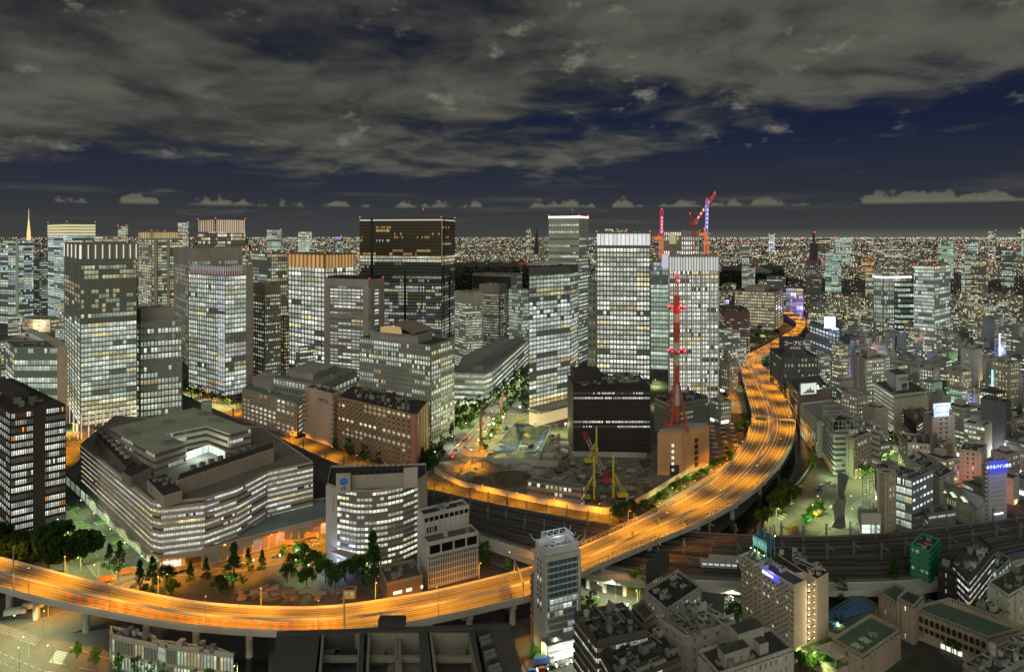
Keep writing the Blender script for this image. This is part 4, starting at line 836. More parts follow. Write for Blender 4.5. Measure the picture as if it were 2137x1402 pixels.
m_.build('roof_lattice', mat((.62, .64, .68), .4), b['root'])
clutter(b, .2, .2, .8, .8, 12, 21, hmax=3.5, big=3, mats_=(STEEL, WHITE))
lamp_or_fill_light(b['root'], 'POINT', (0, -4, h+9), (.8, .88, 1), 1500, size=1)  # added sourceless fill over the roof lattice
b2 = T('annex', 'brown side wing of the slim white tower with small paired windows', 1128, 1216, 1350, (1110, 1197), (1142, 1216), 9, 2, 1, 'punch', (.28, .21, .17), wmat(.35, .1, 1.0, .0, clus=1), pw=.7, sd=.9, l=dict(edge=.2), kit=True, dens=0)
e = (b['R']-b['C']).normalized(); nn = Vector((e.y, -e.x))
add_box(b['root'], 'lower_pavilion', [b['C']+nn*5+e*-1.5, b['R']+nn*5, b['R'], b['C']-e*1.5], 0, 8, mat((.20, .22, .21)))
m_ = MB(); m_.box(b['C']+nn*5.05-e*1.2, e, (b['R']-b['C']).length, nn, .1, 4.6, 7.2); m_.build('pavilion_window', emat((.85, .95, .9), .5), b['root']); m_ = MB(); m_.box(b['C']+nn*5.05-e*.5, e, (b['R']-b['C']).length-2, nn, .1, .3, 3.6); m_.build('shop_window', emat((.9, 1, .9), .9), b['root'])
# hotel with grid of small windows
HC = (.56, .48, .36)
b = T('hotel', 'cream hotel slab with a grid of small square windows and a floodlit outside stair', 1657, 1225, 1384, (1547, 1160), (1684, 1213), 13, 12, 1, 'punch', HC, wmat(.10, .3, .9, .0, (.03, .033, .026), 1, warmc=(1, .85, .5), dim=.02), pw=.60, sd=.10, pd=.10, sill=.30, head=.74, lm='the cream hotel slab', r=dict(skip=range(13), sd=0, pw=0), kit=False, rough=.7, base=.05); HB = b
roofkit(b['root'], b['P'], b['h'], 77, .3, .9, (mat((.07, .075, .08)), mat(HC)))
uu = (b['R']-b['C']); vv = (b['L']-b['C']); h = b['h']
S_ = lambda s, t: b['C']+uu*s+vv*t
P2 = [S_(1.9, .02), S_(3.0, .02), S_(3.0, .95), S_(1.9, .95)]
P2 = [Vector(G(*q, h)[:2]) for q in ((1704, 1207), (1729, 1193), (1640, 1140), (1622, 1155))]
add_box(b['root'], 'rear_wing', P2, 0, h, mat(HC), ROOFD); FOOT.append(P2)
add_box(b['root'], 'connecting_block', [lerp(b['R'], b['B'], .3), lerp(P2[0], P2[3], .3), P2[3], b['B']], 0, h-.5, mat(HC), ROOFD)
b3 = dict(root=b['root'], P=[P2[0], P2[1], P2[2], P2[3]], h=h); clutter(b3, .1, .05, .9, .95, 22, 31, hmax=2.6, big=2.5, mats_=(WHITE, STEEL)); clutter(b, .1, .45, .9, .95, 16, 32, hmax=2.2, big=2.6, mats_=(WHITE, STEEL))
m_ = MB(); a, c = b['R']+Vector((.5, .8)), P2[0]+Vector((-.5, .8))     # outside stair between the wings
for i in range(12):
    z = i*h/12.5; f0, f1 = (a, c) if i % 2 else (c, a); m_.beam((f0.x, f0.y+.3, z), (f1.x, f1.y+.3, z+h/12.5), .7); m_.beam((a.x, a.y-.6, z+1.1), (c.x, c.y-.6, z+1.1), .15); m_.beam((a.x, a.y, z), (c.x, c.y, z), .5)
m_.build('outside_stair', mat((.55, .45, .33)), b['root'])
bl = MB()
for i in range(12): z = i*h/12.5+2.6; ball(bl, (a.x+.2, a.y-1.0, z), .28); ball(bl, (c.x-.6, c.y-1.0, z-1), .18)
bl.build('stair_lights', emat((1, .86, .55), 7), b['root'])
for i in range(0, 12, 2): z = i*h/12.5+2.6; lamp_or_fill_light(b['root'], 'POINT', (a.x+1.5-b['root'].location.x, a.y-2.6-b['root'].location.y, z), (1, .78, .4), 330, size=.5)
e = -vv.normalized(); nn = Vector((e.y, -e.x)); p = S_(0, .46)+nn*.4
m_ = MB(); m_.box(S_(0, .54)+nn*.05, e, 8.5, nn, .4, h-1.9, h+.3); m_.build('sign_board', emat((.10, .10, .9), .9), b['root']); text('東横INN', 1.7, (p.x+nn.x*.2, p.y+nn.y*.2, h-.8), (e.x, e.y, 0), (0, 0, 1), emat((.9, .92, 1), 2.0), b['root'])
lamp_or_fill_light(b['root'], 'POINT', (p.x-b['root'].location.x, p.y-b['root'].location.y-2, h+1.5), (.2, .2, 1), 900, size=.5)  # added blue fill for the sign board's glow on the wall
q = [Vector(G(x, y, h+5)[:2]) for x, y in ((1572, 1130), (1600, 1146), (1617, 1136), (1590, 1120))]   # green rooftop advertising box
m_ = MB(); m_.prism(q, h+3.5, h+8.5); 
for p in q: m_.beam((p.x, p.y, h), (p.x, p.y, h+4), .4)
m_.build('rooftop_sign', mat((.05, .14, .18)), b['root'])
e = (q[1]-q[0]).normalized(); nn = Vector((e.y, -e.x)); p = lerp(q[0], q[1], .5)+nn*.15; m_ = MB(); m_.box(q[0]+nn*.05, e, (q[1]-q[0]).length, nn, .1, h+3.9, h+8.2); m_.build('sign_face', emat((.10, .32, .30), .7), b['root']); text('TOKYO', 2.6, (p.x+nn.x*.2, p.y+nn.y*.2, h+6), (e.x, e.y, 0), (0, 0, 1), emat((.5, .8, .6), .6), b['root'])
bl = MB(); [ball(bl, (lerp(q[0], q[1], t).x+nn.x*1.5, lerp(q[0], q[1], t).y+nn.y*1.5, h+2.5), .3) for t in (.0, .3, .6, 1.0)]; ball(bl, (q[2].x, q[2].y, h+9), .4); bl.build('sign_lights', emat((.6, 1, .35), 8), b['root'])
for t in (.1, .9): p = lerp(q[0], q[1], t)+nn*2; lamp_or_fill_light(b['root'], 'POINT', (p.x-b['root'].location.x, p.y-b['root'].location.y, h+2.2), (.4, 1, .4), 420, size=.4)
for x, y in ((1581, 1128), (1596, 1133), (1608, 1130), (1616, 1126)): p = G(x, y, h+8); m_ = MB(); m_.beam((p.x, p.y, h), (p.x, p.y, h+15), .22); m_.bc(p.x, p.y, h+11, .5, .5, 3); m_.build('antenna', STEEL, b['root'])
louver = None
# bottom centre: dark roof grid of a foreground block
b = T('office_building', 'dark flat block with concrete framed roof wells along the bottom edge', 560, 1470, 1760, (560, None), (1140, 1470), 6, 0, 20, 'band', (.10, .10, .095), wmat(.2), th=0.5, hh=62, dl=38, dr=80, kit=False, lm='the roof well block') if False else None
h = 62.0; q = lambda x, y: Vector(G(x, y, h)[:2])
P = [q(555, 1475), q(1112, 1475), q(1066, 1308), q(578, 1326)]; ctr = sum(P, Vector((0, 0)))/4
r_ = thing('office_building', 'dark flat block with concrete framed roof wells along the bottom edge', 'building', (ctr.x, ctr.y, 0)); FOOT.append(P); LM.append(('the roof well block', 830, 1370))
m_ = MB(); m_.prism([(p.x, p.y) for p in P], 0, h-7); m_.build('wall', mat((.10, .10, .095)), r_)
FR = mat((.07, .07, .066)); FRL = mat((.24, .23, .19))
sl = MB()
for (x0, x1, x2, x3) in ((555, 650, 668, 578), (742, 756, 760, 752), (880, 910, 892, 874), (1012, 1022, 990, 978)): sl.prism([q(x0, 1475), q(x1, 1475), q(x2, 1316), q(x3, 1316)], h-7, h)
sl.prism([q(578, 1326), q(1068, 1308), q(1066, 1302), q(578, 1318)], h-7, h+.3); sl.build('roof_slab', FR, r_)
add_box(r_, 'side_roof', [q(1030, 1475), q(1112, 1475), q(1066, 1309), q(998, 1312)], h-7, h-.5, mat((.10, .092, .082)))
wl = MB(); inn = MB()
for (xa, xb, xc_, xd) in ((658, 742, 748, 672), (760, 880, 874, 768), (915, 1010, 976, 896)):
    for y in (1320, 1360, 1396, 1440):
        t = (y-1316)/159; x0 = xd+(xa-xd)*t; x1 = xc_+(xb-xc_)*t
        p0, p1 = q(x0, y), q(x1, y); e = (p1-p0); L_ = e.length; e /= L_; wl.box(p0, e, L_, Vector((-e.y, e.x)), 1.3 if y > 1320 else .6, h-3.0 if y > 1320 else h-6.5, h-1.6 if y > 1320 else h-.2)
    for xs, xe in ((xd, xa), (xc_, xb)):
        p0, p1 = q(xs, 1318), q(xe, 1475); e = (p1-p0); L_ = e.length; e /= L_; wl.box(p0, e, L_, Vector((-e.y, e.x)), .7, h-6.5, h-.1)
xm = MB(); p0, p1 = q(823, 1320), q(827, 1475); e = (p1-p0); L_ = e.length; e /= L_; wl.box(p0, e, L_, Vector((-e.y, e.x)), 1.8, h-3, h-1.5)
wl.build('roof_frame', FRL, r_)
for k in range(16): p = G(1008+k*3.4, 1322+k*10, h); m_ = MB(); m_.bc(p.x, p.y, h-.5, 3.2, .8, 1.3, .5); m_.build('cooling_unit', STEEL if k % 3 else DARK, r_)
for x, y, s in ((690, 1372, 4), (720, 1380, 5), (775, 1378, 6), (930, 1350, 7), (945, 1375, 6), (850, 1400, 8), (700, 1345, 4), (1040, 1380, 3), (600, 1345, 4)): p = G(x, y, h-7); m_ = MB(); m_.bc(p.x, p.y, h-7, s*1.3, s*.7, 2.5); m_.build('condenser', random.Random(x).choice((STEEL, FRL, DARK)), r_)
m_ = MB(); p = G(840, 1300, h); m_.beam((p.x+1, p.y-15, h-2), (p.x+1, p.y-15, h+5), .15); m_.bc(p.x-3, p.y-1, h, 8, 3, 2.2); m_.build('roof_hatch', DARK, r_)
# bottom left twin glazed building under the expressway
b = T('office_block', 'two storey concrete framed building with wide dark glazing, left part', 234, 1328, 1392, (231, 1310), (330, 1350), 2, 1, 14, 'grid', (.50, .47, .38), wmat(.35, .3, .7, .1, (.05, .08, .055), 3, tint=(.8, 1, .75), dim=.08), pw=.1, sill=.08, head=.88, sd=.4, dens=1.6, lm='the low glazed concrete building'); 
b = T('office_block', 'two storey concrete framed building with wide dark glazing, right part', 350, 1350, 1420, (318, 1338), (488, 1368), 2, 1, 20, 'grid', (.50, .47, .38), wmat(.35, .3, .7, .1, (.05, .08, .055), 3, tint=(.8, 1, .75), dim=.08), pw=.1, sill=.08, head=.88, sd=.4, dens=1.6)
# bottom right cluster
b = T('office_block', 'dark block with louvred machinery roof and slanting ribbon windows, lower middle', 1246, 1348, 1560, (1199, 1287), (1352, 1325), 10, 16, 14, 'band', (.10, .09, .075), wmat(.5, .6, .8, .1, (.03, .028, .02), 4, warmc=(1, .95, .62)), lm='the dark machinery roofed block', kit=False, sd=.6)
roofkit(b['root'], b['P'], b['h'], 6, 0, 2.2, (mat((.03, .032, .03)), mat((.10, .09, .08)))); clutter(b, .1, .1, .9, .9, 50, 51, hmax=2, big=4, mats_=(STEEL, DARK, mat((.1, .12, .11))))
b = T('stair_tower', 'brown lift tower joined to the dark machinery roofed block', 1345, 1300, 1480, (1320, 1270), (1368, 1285), 9, 1, 1, 'punch', (.24, .20, .165), wmat(.1), pw=.8, dens=0, par=1.5)
b = T('office_block', 'pale block crowded with rooftop tanks and pipes behind the lower white block', 1432, 1330, 1500, (1369, 1290), (1535, 1300), 8, 4, 4, 'punch', (.47, .46, .40), wmat(.12, .4, .8, .0, (.03, .03, .025), 1), pw=.72, pd=.15, lm='the pale pipe roofed block', kit=False)
roofkit(b['root'], b['P'], b['h'], 8, 0, .8, (mat((.2, .2, .19)), mat((.45, .44, .39)))); clutter(b, .05, .08, .95, .95, 45, 52, hmax=3.2, big=5, mats_=(STEEL, WHITE, CONC)); clutter(b, .5, .3, .9, .8, 8, 53, hmax=6, big=5, mats_=(CONC, WHITE))
b = T('office_block', 'white block with deep stepped roof boxes at the bottom edge', 1500, 1410, 1620, (1458, 1362), (1655, 1357), 9, 3, 14, 'punch', (.50, .49, .43), wmat(.1, .4, .8, .0, (.03, .03, .025), 1), pw=.7, lm='the white bottom block', kit=False)
roofkit(b['root'], b['P'], b['h'], 9, 0, 1.2, (mat((.05, .05, .048)), mat((.45, .45, .4)))); clutter(b, .08, .1, .5, .9, 14, 54, hmax=3, big=4, mats_=(STEEL, CONC)); S_ = lambda s, t: b['C']+(b['R']-b['C'])*s+(b['L']-b['C'])*t
for s0, t0, s1, t1, hh_ in ((.12, .15, .45, .5, 5), (.4, .5, .75, .95, 7), (.6, .2, .72, .5, 4)): add_box(b['root'], 'penthouse', [S_(s0, t0), S_(s1, t0), S_(s1, t1), S_(s0, t1)], b['h'], b['h']+hh_, mat((.40, .39, .34)), ROOF)
b = T('office_block', 'dark lower wing with roof ducts in front of the lift tower', 1290, 1430, 1640, (1246, 1352), (1420, 1375), 10, 8, 10, 'band', (.08, .07, .06), wmat(.3, .3, .8, .1, (.03, .025, .02), 3), kit=False)
roofkit(b['root'], b['P'], b['h'], 18, 0, .8, (mat((.03, .03, .028)), mat((.08, .07, .06)))); clutter(b, .05, .1, .95, .95, 32, 55, hmax=2.6, big=6, mats_=(mat((.3, .29, .25)), DARK, STEEL))
b = T('office_block', 'grey block with an empty lattice hoarding frame on its roof, beside a lit outside stair', 1392, 1275, 1372, (1345, 1235), (1462, 1228), 8, 6, 8, 'punch', (.42, .42, .38), wmat(.35, .2, 1.1, .0, clus=3), pw=.5, lm='the lattice hoarding block', dens=1.8, roofm=(ROOFD, mat((.4, .4, .36)))); h = b['h']
m_ = MB(); a, c = b['L']+Vector((1, 1)), lerp(b['L'], b['B'], .72)
for i in range(9): q = lerp(a, c, i/8); m_.beam((q.x, q.y, h), (q.x, q.y, h+13), .3)
for k in range(7): m_.beam((a.x, a.y, h+1+k*2), (c.x, c.y, h+1+k*2), .25)
e = (c-a).normalized(); m_.box(a+Vector((0, .4)), e, (c-a).length, Vector((-e.y, e.x)), .2, h+3, h+13); m_.build('hoarding_frame', mat((.06, .065, .06)), b['root'])
b = T('billboard', 'dark double hoarding panel on posts beside the lattice hoarding block', 1458, 1235, 1290, None, (1512, 1243), 1, 0, 0, 'punch', (.10, .10, .09), th=-6, dl=1.2, kit=False)
b = T('apartment_block', 'green painted narrow block with dark ribbon balconies', 1940, 1153, 1252, (1900, 1139), (1962, 1128), 7, 4, 2, 'punch', (.03, .30, .15), wmat(.25, .3, .35, .0, (.012, .014, .012), 2), pw=.3, sd=.3, pd=.3, lm='the green painted block', r=dict(pw=.85), dens=1.4, base=.12, roofm=(DARK, mat((.03, .30, .15))))
b = T('apartment_block', 'black sloping fronted block beside the green painted block', 1992, 1200, 1300, (1958, 1185), (2010, 1180), 6, 3, 2, 'punch', (.03, .028, .03), wmat(.1, .5, .6), dens=1.2, pw=.6)
b = T('office_block', 'dark block with white lit ribbon windows right of the green painted block', 2022, 1212, 1322, (1988, 1178), (2075, 1148), 8, 4, 7, 'band', (.07, .06, .06), wmat(.5, .1, 1.2, .1, (.02, .02, .02), 3, tint=(.85, .92, 1.0)), dens=1.5, lm='the dark ribbon windowed block')
b = T('office_block', 'small grey house block with two bright lit windows behind the school', 2075, 1290, 1345, (2012, 1262), (2100, 1275), 3, 5, 3, 'punch', (.30, .275, .24), wmat(.3, .1, 1.3, .0, (.03, .03, .028), 1), pw=.55, dens=1.2, par=.7)
b = T('office_block', 'pale stepped block with a bare concrete deck at the right edge', 2105, 1245, 1330, (2062, 1215), (2200, 1190), 5, 3, 6, 'punch', (.50, .52, .42), wmat(.15, .1, .9), pw=.75, dens=1.0, par=.9, lm='the pale stepped block')
b = T('office_block', 'teal lit small block with rooftop heaters behind the pale stepped block', 2082, 1195, 1262, (2055, 1180), (2110, 1168), 5, 3, 4, 'grid', (.30, .36, .34), wmat(.6, .05, 1.0, tint=(.7, 1, .85)), dens=1.5)
b = T('warehouse', 'white flat roofed hall with rows of dark skylights at the right edge', 2060, 1420, 1560, (2010, 1385), (2230, 1330), 6, 4, 8, 'band', (.33, .33, .30), wmat(.1), dens=0, kit=False, lm='the skylight roofed hall')
roofkit(b['root'], b['P'], b['h'], 22, 0, .8, (mat((.06, .06, .058)), mat((.3, .3, .28)))); clutter(b, .02, .05, .9, .9, 40, 57, hmax=2.5, big=4, mats_=(STEEL, WHITE, CONC))
# ================================================================ RIGHT SIDE near blocks
GR = (.36, .36, .33)
b = T('warehouse', 'low white hall with a broad flat roof beside the river', 1708, 882, 955, (1671, 844), (1780, 872), 5, 9, 3, 'vert', (.50, .47, .42), wmat(.25, .2, 1.0, .1, (.03, .05, .035), 2, tint=(.6, 1, .6)), pw=.3, dens=.5, lm='the low white riverside hall', roofm=(mat((.20, .21, .18)), mat((.5, .47, .42))))
b = T('office_block', 'eight storey block of white wraparound bands with roof frames over the green lit yard', 1742, 900, 990, (1717, 868), (1790, 898), 8, 6, 10, 'band', (.42, .42, .38), wmat(.08, .1, .7, .1, (.05, .05, .04), 3), sd=1.0, sill=.45, head=.98, lm='the white banded riverside block', kit=True, dens=1.2, roofm=(ROOFD, mat(GR))); h = b['h']
m_ = MB()
for k in range(7):
    for a, c in ((b['L'], b['C']), (b['C'], b['R'])): q = lerp(a, c, k/6); m_.beam((q.x, q.y, h), (q.x, q.y, h+8), .3)
for z in (h+4, h+8): m_.beam((*b['L'], z), (*b['C'], z), .3); m_.beam((*b['C'], z), (*b['R'], z), .3); m_.beam((*b['R'], z), (*b['B'], z), .3); m_.beam((*b['L'], z), (*b['B'], z), .3)
m_.build('roof_frame', mat((.4, .42, .38)), b['root'])
lamp_or_fill_light(b['root'], 'POINT', (-22, -30, 7), (.6, 1, .5), 13000, size=1.5)  # added green fill over the yard, no lamp body
b = T('office_block', 'tall white panelled block joined behind the white banded riverside block', 1800, 878, 972, (1755, 862), (1836, 890), 8, 5, 8, 'band', (.46, .46, .42), wmat(.15, .3, .8, .1), pw=.6, dens=1.4)
b = T('apartment_block', 'slim beige block with a dark glazed bay in front of the white panelled block', 1782, 918, 1000, (1763, 907), (1827, 898), 9, 3, 7, 'grid', (.42, .35, .28), wmat(.15, .3, .8, .0, clus=1), l=dict(pw=.7), lm='the slim beige block', dens=1.5)
b = T('office_block', 'nine storey office with a white lit ribbon facade and square penthouse by the street', 1866, 826, 906, (1824, 799), (1937, 818), 9, 20, 17, 'grid', (.44, .44, .36), wmat(.85, .1, .85, .1, (.06, .07, .05), 8, tint=(.8, .95, .75)), lm='the square penthouse office', r=dict(w=wmat(.2, .3, .7), skip=range(8)), pw=.2)
S_ = lambda s, t: b['C']+(b['R']-b['C'])*s+(b['L']-b['C'])*t
Qp = [S_(.25, .3), S_(.62, .3), S_(.62, .75), S_(.25, .75)]
add_box(b['root'], 'penthouse', Qp, b['h'], b['h']+15, mat((.50, .52, .50)), ROOF)
e = (Qp[1]-Qp[0]).normalized(); nn = Vector((e.y, -e.x)); m_ = MB(); [m_.box(Qp[0]+e*(4+i*2.6), e, 1.2, nn, .1, b['h']+8.5, b['h']+12) for i in range(5)]; m_.box(Qp[0]+e*7, e, 7, nn, .1, b['h']+2.5, b['h']+6.5); m_.build('louvres', mat((.08, .08, .08)), b['root'])
b = T('office_block', 'maroon roofed block with a blank tan wall and dark sign panel', 1916, 886, 938, (1867, 838), (1944, 868), 7, 3, 3, 'band', (.28, .20, .165), wmat(.35, .5, .9, .1, (.03, .02, .02), 2), lm='the maroon roofed block', roofm=(mat((.12, .06, .06)), mat((.22, .11, .10))), dens=2)
e = (b['C']-b['L']).normalized(); nn = Vector((e.y, -e.x)); m_ = MB(); m_.box(lerp(b['L'], b['C'], .45), e, (b['C']-b['L']).length*.5, nn, .6, b['h']*.45, b['h']-1); m_.build('sign_panel', mat((.05, .03, .03)), b['root'])
b = T('apartment_block', 'beige balconied tower carrying a double white lit roof sign', 1945, 872, 985, (1928, 862), (1992, 868), 12, 3, 4, 'punch', (.46, .38, .29), wmat(.12, .3, 1.1, .0, (.03, .02, .02), 1), pw=.6, sd=.5, lm='the white signed tower', dens=.3); h = b['h']
e = (b['R']-b['C']).normalized(); nn = Vector((e.y, -e.x))
for k, (s, z0, z1, wd) in enumerate(((.02, 7.0, 11, 16), (.05, .8, 6.6, 14))):
    p = lerp(b['C'], b['R'], s)+nn*.6; m_ = MB(); m_.box(p, e, wd, nn, .5, h+z0, h+z1); o = m_.build('roof_sign', emat((.62, .72, 1.0), .85), b['root'])
    q = p+e*(wd/2)+nn*.6; text('JA MAINLAND' if k == 0 else 'ホテルメイプル', 1.9 if k == 0 else 1.8, (q.x, q.y, h+(z0+z1)/2+.6*k), (e.x, e.y, 0), (0, 0, 1), mat((.05, .08, .2)), b['root'])
lamp_or_fill_light(b['root'], 'POINT', (0, -14, h+9), (.6, .72, 1), 6000, size=2)  # added fill in front of the roof sign, imitates its spill
b = T('office_block', 'white five storey block with a grey stair wall, in front of the sign carrying tower', 1894, 926, 985, (1876, 905), (1943, 930), 6, 2, 6, 'punch', (.52, .50, .42), wmat(.3, .3, .9, .1, clus=2), pw=.5, dens=1.5)
b = T('stair_tower', 'tall grey slab at the end of the white five storey block', 1943, 908, 990, (1930, None), (1956, None), 8, 1, 1, 'punch', (.22, .235, .23), wmat(.1), th=25, pw=.9, dens=0)
b = T('apartment_block', 'dark block with round balconies and orange lit side, right of the grey slab', 1968, 928, 995, (1955, 918), (1988, 912), 8, 2, 4, 'band', (.30, .22, .17), wmat(.4, .4, .9, .1, clus=1), sd=1.2, dens=1.2)
b = T('office_block', 'glass office with pale green ribbed side and white slot windows to the right', 1903, 1003, 1116, (1866, 993), (1947, 983), 6, 16, 6, 'curtain', (.20, .23, .23), wmat(.75, .02, 1.1, .08, (.06, .09, .07), 14, tint=(.75, .92, .8), dim=.03), l=dict(pw=.14), r=dict(sill=.4, head=.7, w=wmat(.8, 0, 1.4, .3, (.05, .06, .06), 5, tint=(.75, .85, .95))), lm='the ribbed glass office', dens=1.2, base=.08)
clutter(b, .3, .2, .8, .7, 10, 61, hmax=3)
b = T('office_block', 'beige block with an arched recess left of the ribbed glass office', 1852, 990, 1112, (1830, 986), (1869, 984), 9, 1, 2, 'punch', (.42, .37, .29), wmat(.3, .8, .8), pw=.75, r=dict(pw=.4), dens=.5)
b = T('office_block', 'long dark roofed block packed with machinery behind the ribbed glass office', 1962, 1000, 1078, (1890, 955), (1990, 985), 7, 4, 3, 'punch', (.34, .36, .30), wmat(.1, .3, .8), pw=.75, dens=2.5, roofm=(ROOFD, mat((.36, .38, .32))))
b = T('office_block', 'tall pale green block with paired dark windows under a flat black roof', 2048, 945, 1022, (2002, 940), (2058, 928), 8, 4, 2, 'punch', (.44, .47, .38), wmat(.15, .2, .9, .0, (.03, .03, .03), 1), pw=.62, dens=1.2, lm='the pale green roofed block', roofm=(ROOFD, mat((.40, .42, .35))))
b = T('hall', 'sloping roofed hall with three skylights between two blocks', 2040, 1062, 1105, (1966, 1030), (2060, 1040), 2, 14, 3, 'punch', (.34, .35, .26), wmat(.4, .5, .8), pw=.5, dens=0, kit=False); h = b['h']; P = b['P']
m_ = MB(); m_.poly([(*P[0], h), (*P[3], h), (P[3].x-3, P[3].y+9, h+9), (P[0].x-3, P[0].y+9, h+9)]); m_.poly([(*P[1], h), (*P[2], h), (P[3].x-3, P[3].y+9, h+9), (P[0].x-3, P[0].y+9, h+9)]); m_.poly([(*P[0], h), (*P[1], h), (P[0].x-3, P[0].y+9, h+9)]); m_.build('sloping_roof', mat((.26, .27, .22)), b['root'])
for s in (.2, .5, .8): p = lerp(P[3], P[0], s); m_ = MB(); m_.poly([(p.x-3, p.y+1.5, h+1.9), (p.x+3, p.y+.5, h+1.9), (p.x+2.6, p.y+3.5, h+4.2), (p.x-3.4, p.y+4.5, h+4.2)]); m_.build('skylight', emat((.85, .95, .8), .8), b['root'])
b = T('hotel', 'slim grey hotel tower with a blue lit name board along its roof edge', 2062, 966, 1088, (2054, 960), (2100, 962), 13, 1, 8, 'punch', (.44, .42, .42), wmat(.06, .3, .9, .0, (.02, .02, .03), 1), pw=.72, sd=.5, sill=.2, head=.72, lm='the blue signed hotel', l=dict(sd=1.5)); h = b['h']
e = (b['R']-b['C']).normalized(); nn = Vector((e.y, -e.x)); L_ = (b['R']-b['C']).length
m_ = MB(); m_.box(b['C']+nn*.6, e, L_, nn, .5, h-6.5, h+1.2); o = m_.build('name_board', emat((.08, .10, .62), .6), b['root']); q = lerp(b['C'], b['R'], .5)+nn*1.2; text('ホテルパイン東京', 2.5, (q.x, q.y, h-2.4), (e.x, e.y, 0), (0, 0, 1), emat((.65, .8, 1), 2.2), b['root'])
lamp_or_fill_light(b['root'], 'POINT', (0, -16, h), (.2, .25, 1), 5000, size=1); m_ = MB(); m_.box(b['C']+e*4+nn*.4, e, L_*.5, nn, .3, 4, 5); m_.build('door_light', emat((.7, .7, 1), 3), b['root'])  # the point light is added blue fill before the name board, no bulb
b = T('office_block', 'low dark grey block with long ribbon windows by the railway', 1936, 1076, 1118, (1925, 1062), (1993, 1068), 4, 2, 3, 'band', (.16, .165, .165), wmat(.3, 0, 1.2, .1, (.03, .03, .03), 2), dens=1)
b = T('small_building', 'small dark corner block with a green planted roof by the ribbed glass office', 1905, 1078, 1116, (1895, 1068), (1932, 1070), 3, 1, 2, 'band', (.10, .12, .11), wmat(.3), dens=.5, roofm=(mat((.06, .12, .03)), DARK))
b = T('garage', 'white shutter fronted garage with a bright open bay beside the tracks', 1796, 1074, 1114, (1790, 1062), (1838, 1074), 1, 0, 2, 'grid', (.52, .50, .46), wmat(.95, 0, 1.3, .05), sill=.05, head=.5, pw=.1, dens=.2, lm='the white shutter fronted garage', roofm=(mat((.2, .2, .18)), WHITE))
# folded black plate structure of the bridge police box
p = G(1768, 1100, 0); r_ = thing('police_box', 'angular black folded metal shelter beside a lattice pylon at the street', 'small building', (p.x, p.y, 0)); LM.append(('the folded black shelter', 1766, 1050))
def tri(px, m=None, name='folded_panel'):
    V_ = [Vector((p.x+(x-1768)*p.y/F, p.y+dy, H-(y-HY)*p.y/F)) for x, y, dy in px]; m_ = MB(); m_.poly(V_); m_.poly([v+Vector((.4, .6, 0)) for v in V_]); m_.build(name, m or mat((.12, .12, .125), .45), r_)
tri([(1748, 1018, 0), (1758, 988, 6), (1785, 1004, 8), (1762, 1030, 0)]); tri([(1748, 1018, 0), (1762, 1030, 0), (1768, 1050, 2), (1752, 1040, 1)]); tri([(1752, 1040, 1), (1768, 1050, 2), (1764, 1072, 1), (1744, 1060, 4)], mat((.22, .21, .18))); tri([(1744, 1060, 4), (1764, 1072, 1), (1765, 1104, 0), (1734, 1104, 0), (1742, 1085, 0)])
m_ = MB(); m_.lattice((p.x+14, p.y+2, 0), (p.x+14, p.y+2, 30), 4.5, 8, t=.22); m_.build('lattice_pylon', mat((.14, .15, .14)), r_); lamp_or_fill_light(r_, 'POINT', (8, -6, 4), (.3, 1, .35), 2600, size=.6)
m_ = MB(); ball(m_, (p.x+7.5, p.y-4, 2.5), .5); m_.build('green_lamp', emat((.3, 1, .35), 8), r_)
# middle distance right
b = T('office_tower', 'pale stone tower with bright square windows over the side street', 1806, 752, 842, (1779, 738), (1847, 748), 11, 3, 9, 'punch', (.42, .38, .33), wmat(.8, .02, 1.3, .0, (.04, .04, .04), 6), l=dict(sd=.1, pw=.9), pw=.5, lm='the pale stone tower', ph=(.3, .3, .8, .8, 7))
b = T('office_block', 'white corner block beside the pale stone tower', 1768, 822, 880, (1747, 806), (1812, 830), 6, 6, 4, 'band', GR, wmat(.3, .2, .8), dens=2)
b = T('office_tower', 'blue grey glass tower with a white light line round its roof', 1843, 580, 712, (1823, None), (1901, None), 14, 5, 18, 'vert', (.34, .35, .36), wmat(.6, .05, .9, .1), th=14, lm='the white rimmed glass tower', pw=.35)
for a, c in ((b['L'], b['C']), (b['C'], b['R'])): slab(a, c, b['h']-.5, b['h']+2.5, 1.5, emat((.95, .85, 1.0), 1.8), 'roof_line_light', b['root'])
b = T('office_block', 'dark glass block in front of the tower with the white roof line', 1874, 590, 722, (1867, None), (1919, None), 12, 2, 9, 'band', (.13, .13, .14), wmat(.6, .02, 1.0, tint=(.7, 1, .85)), th=3)
b = T('office_tower', 'broad white ribbed tower with four red lamps along its roof', 1950, 556, 738, (1907, None), (1983, None), 24, 18, 10, 'grid', (.36, .38, .37), wmat(.62, .04, 1.0, .1, tint=(.75, .95, .88)), th=42, lm='the white ribbed tower'); beacons(b, (0, 1, 3), 1.5)
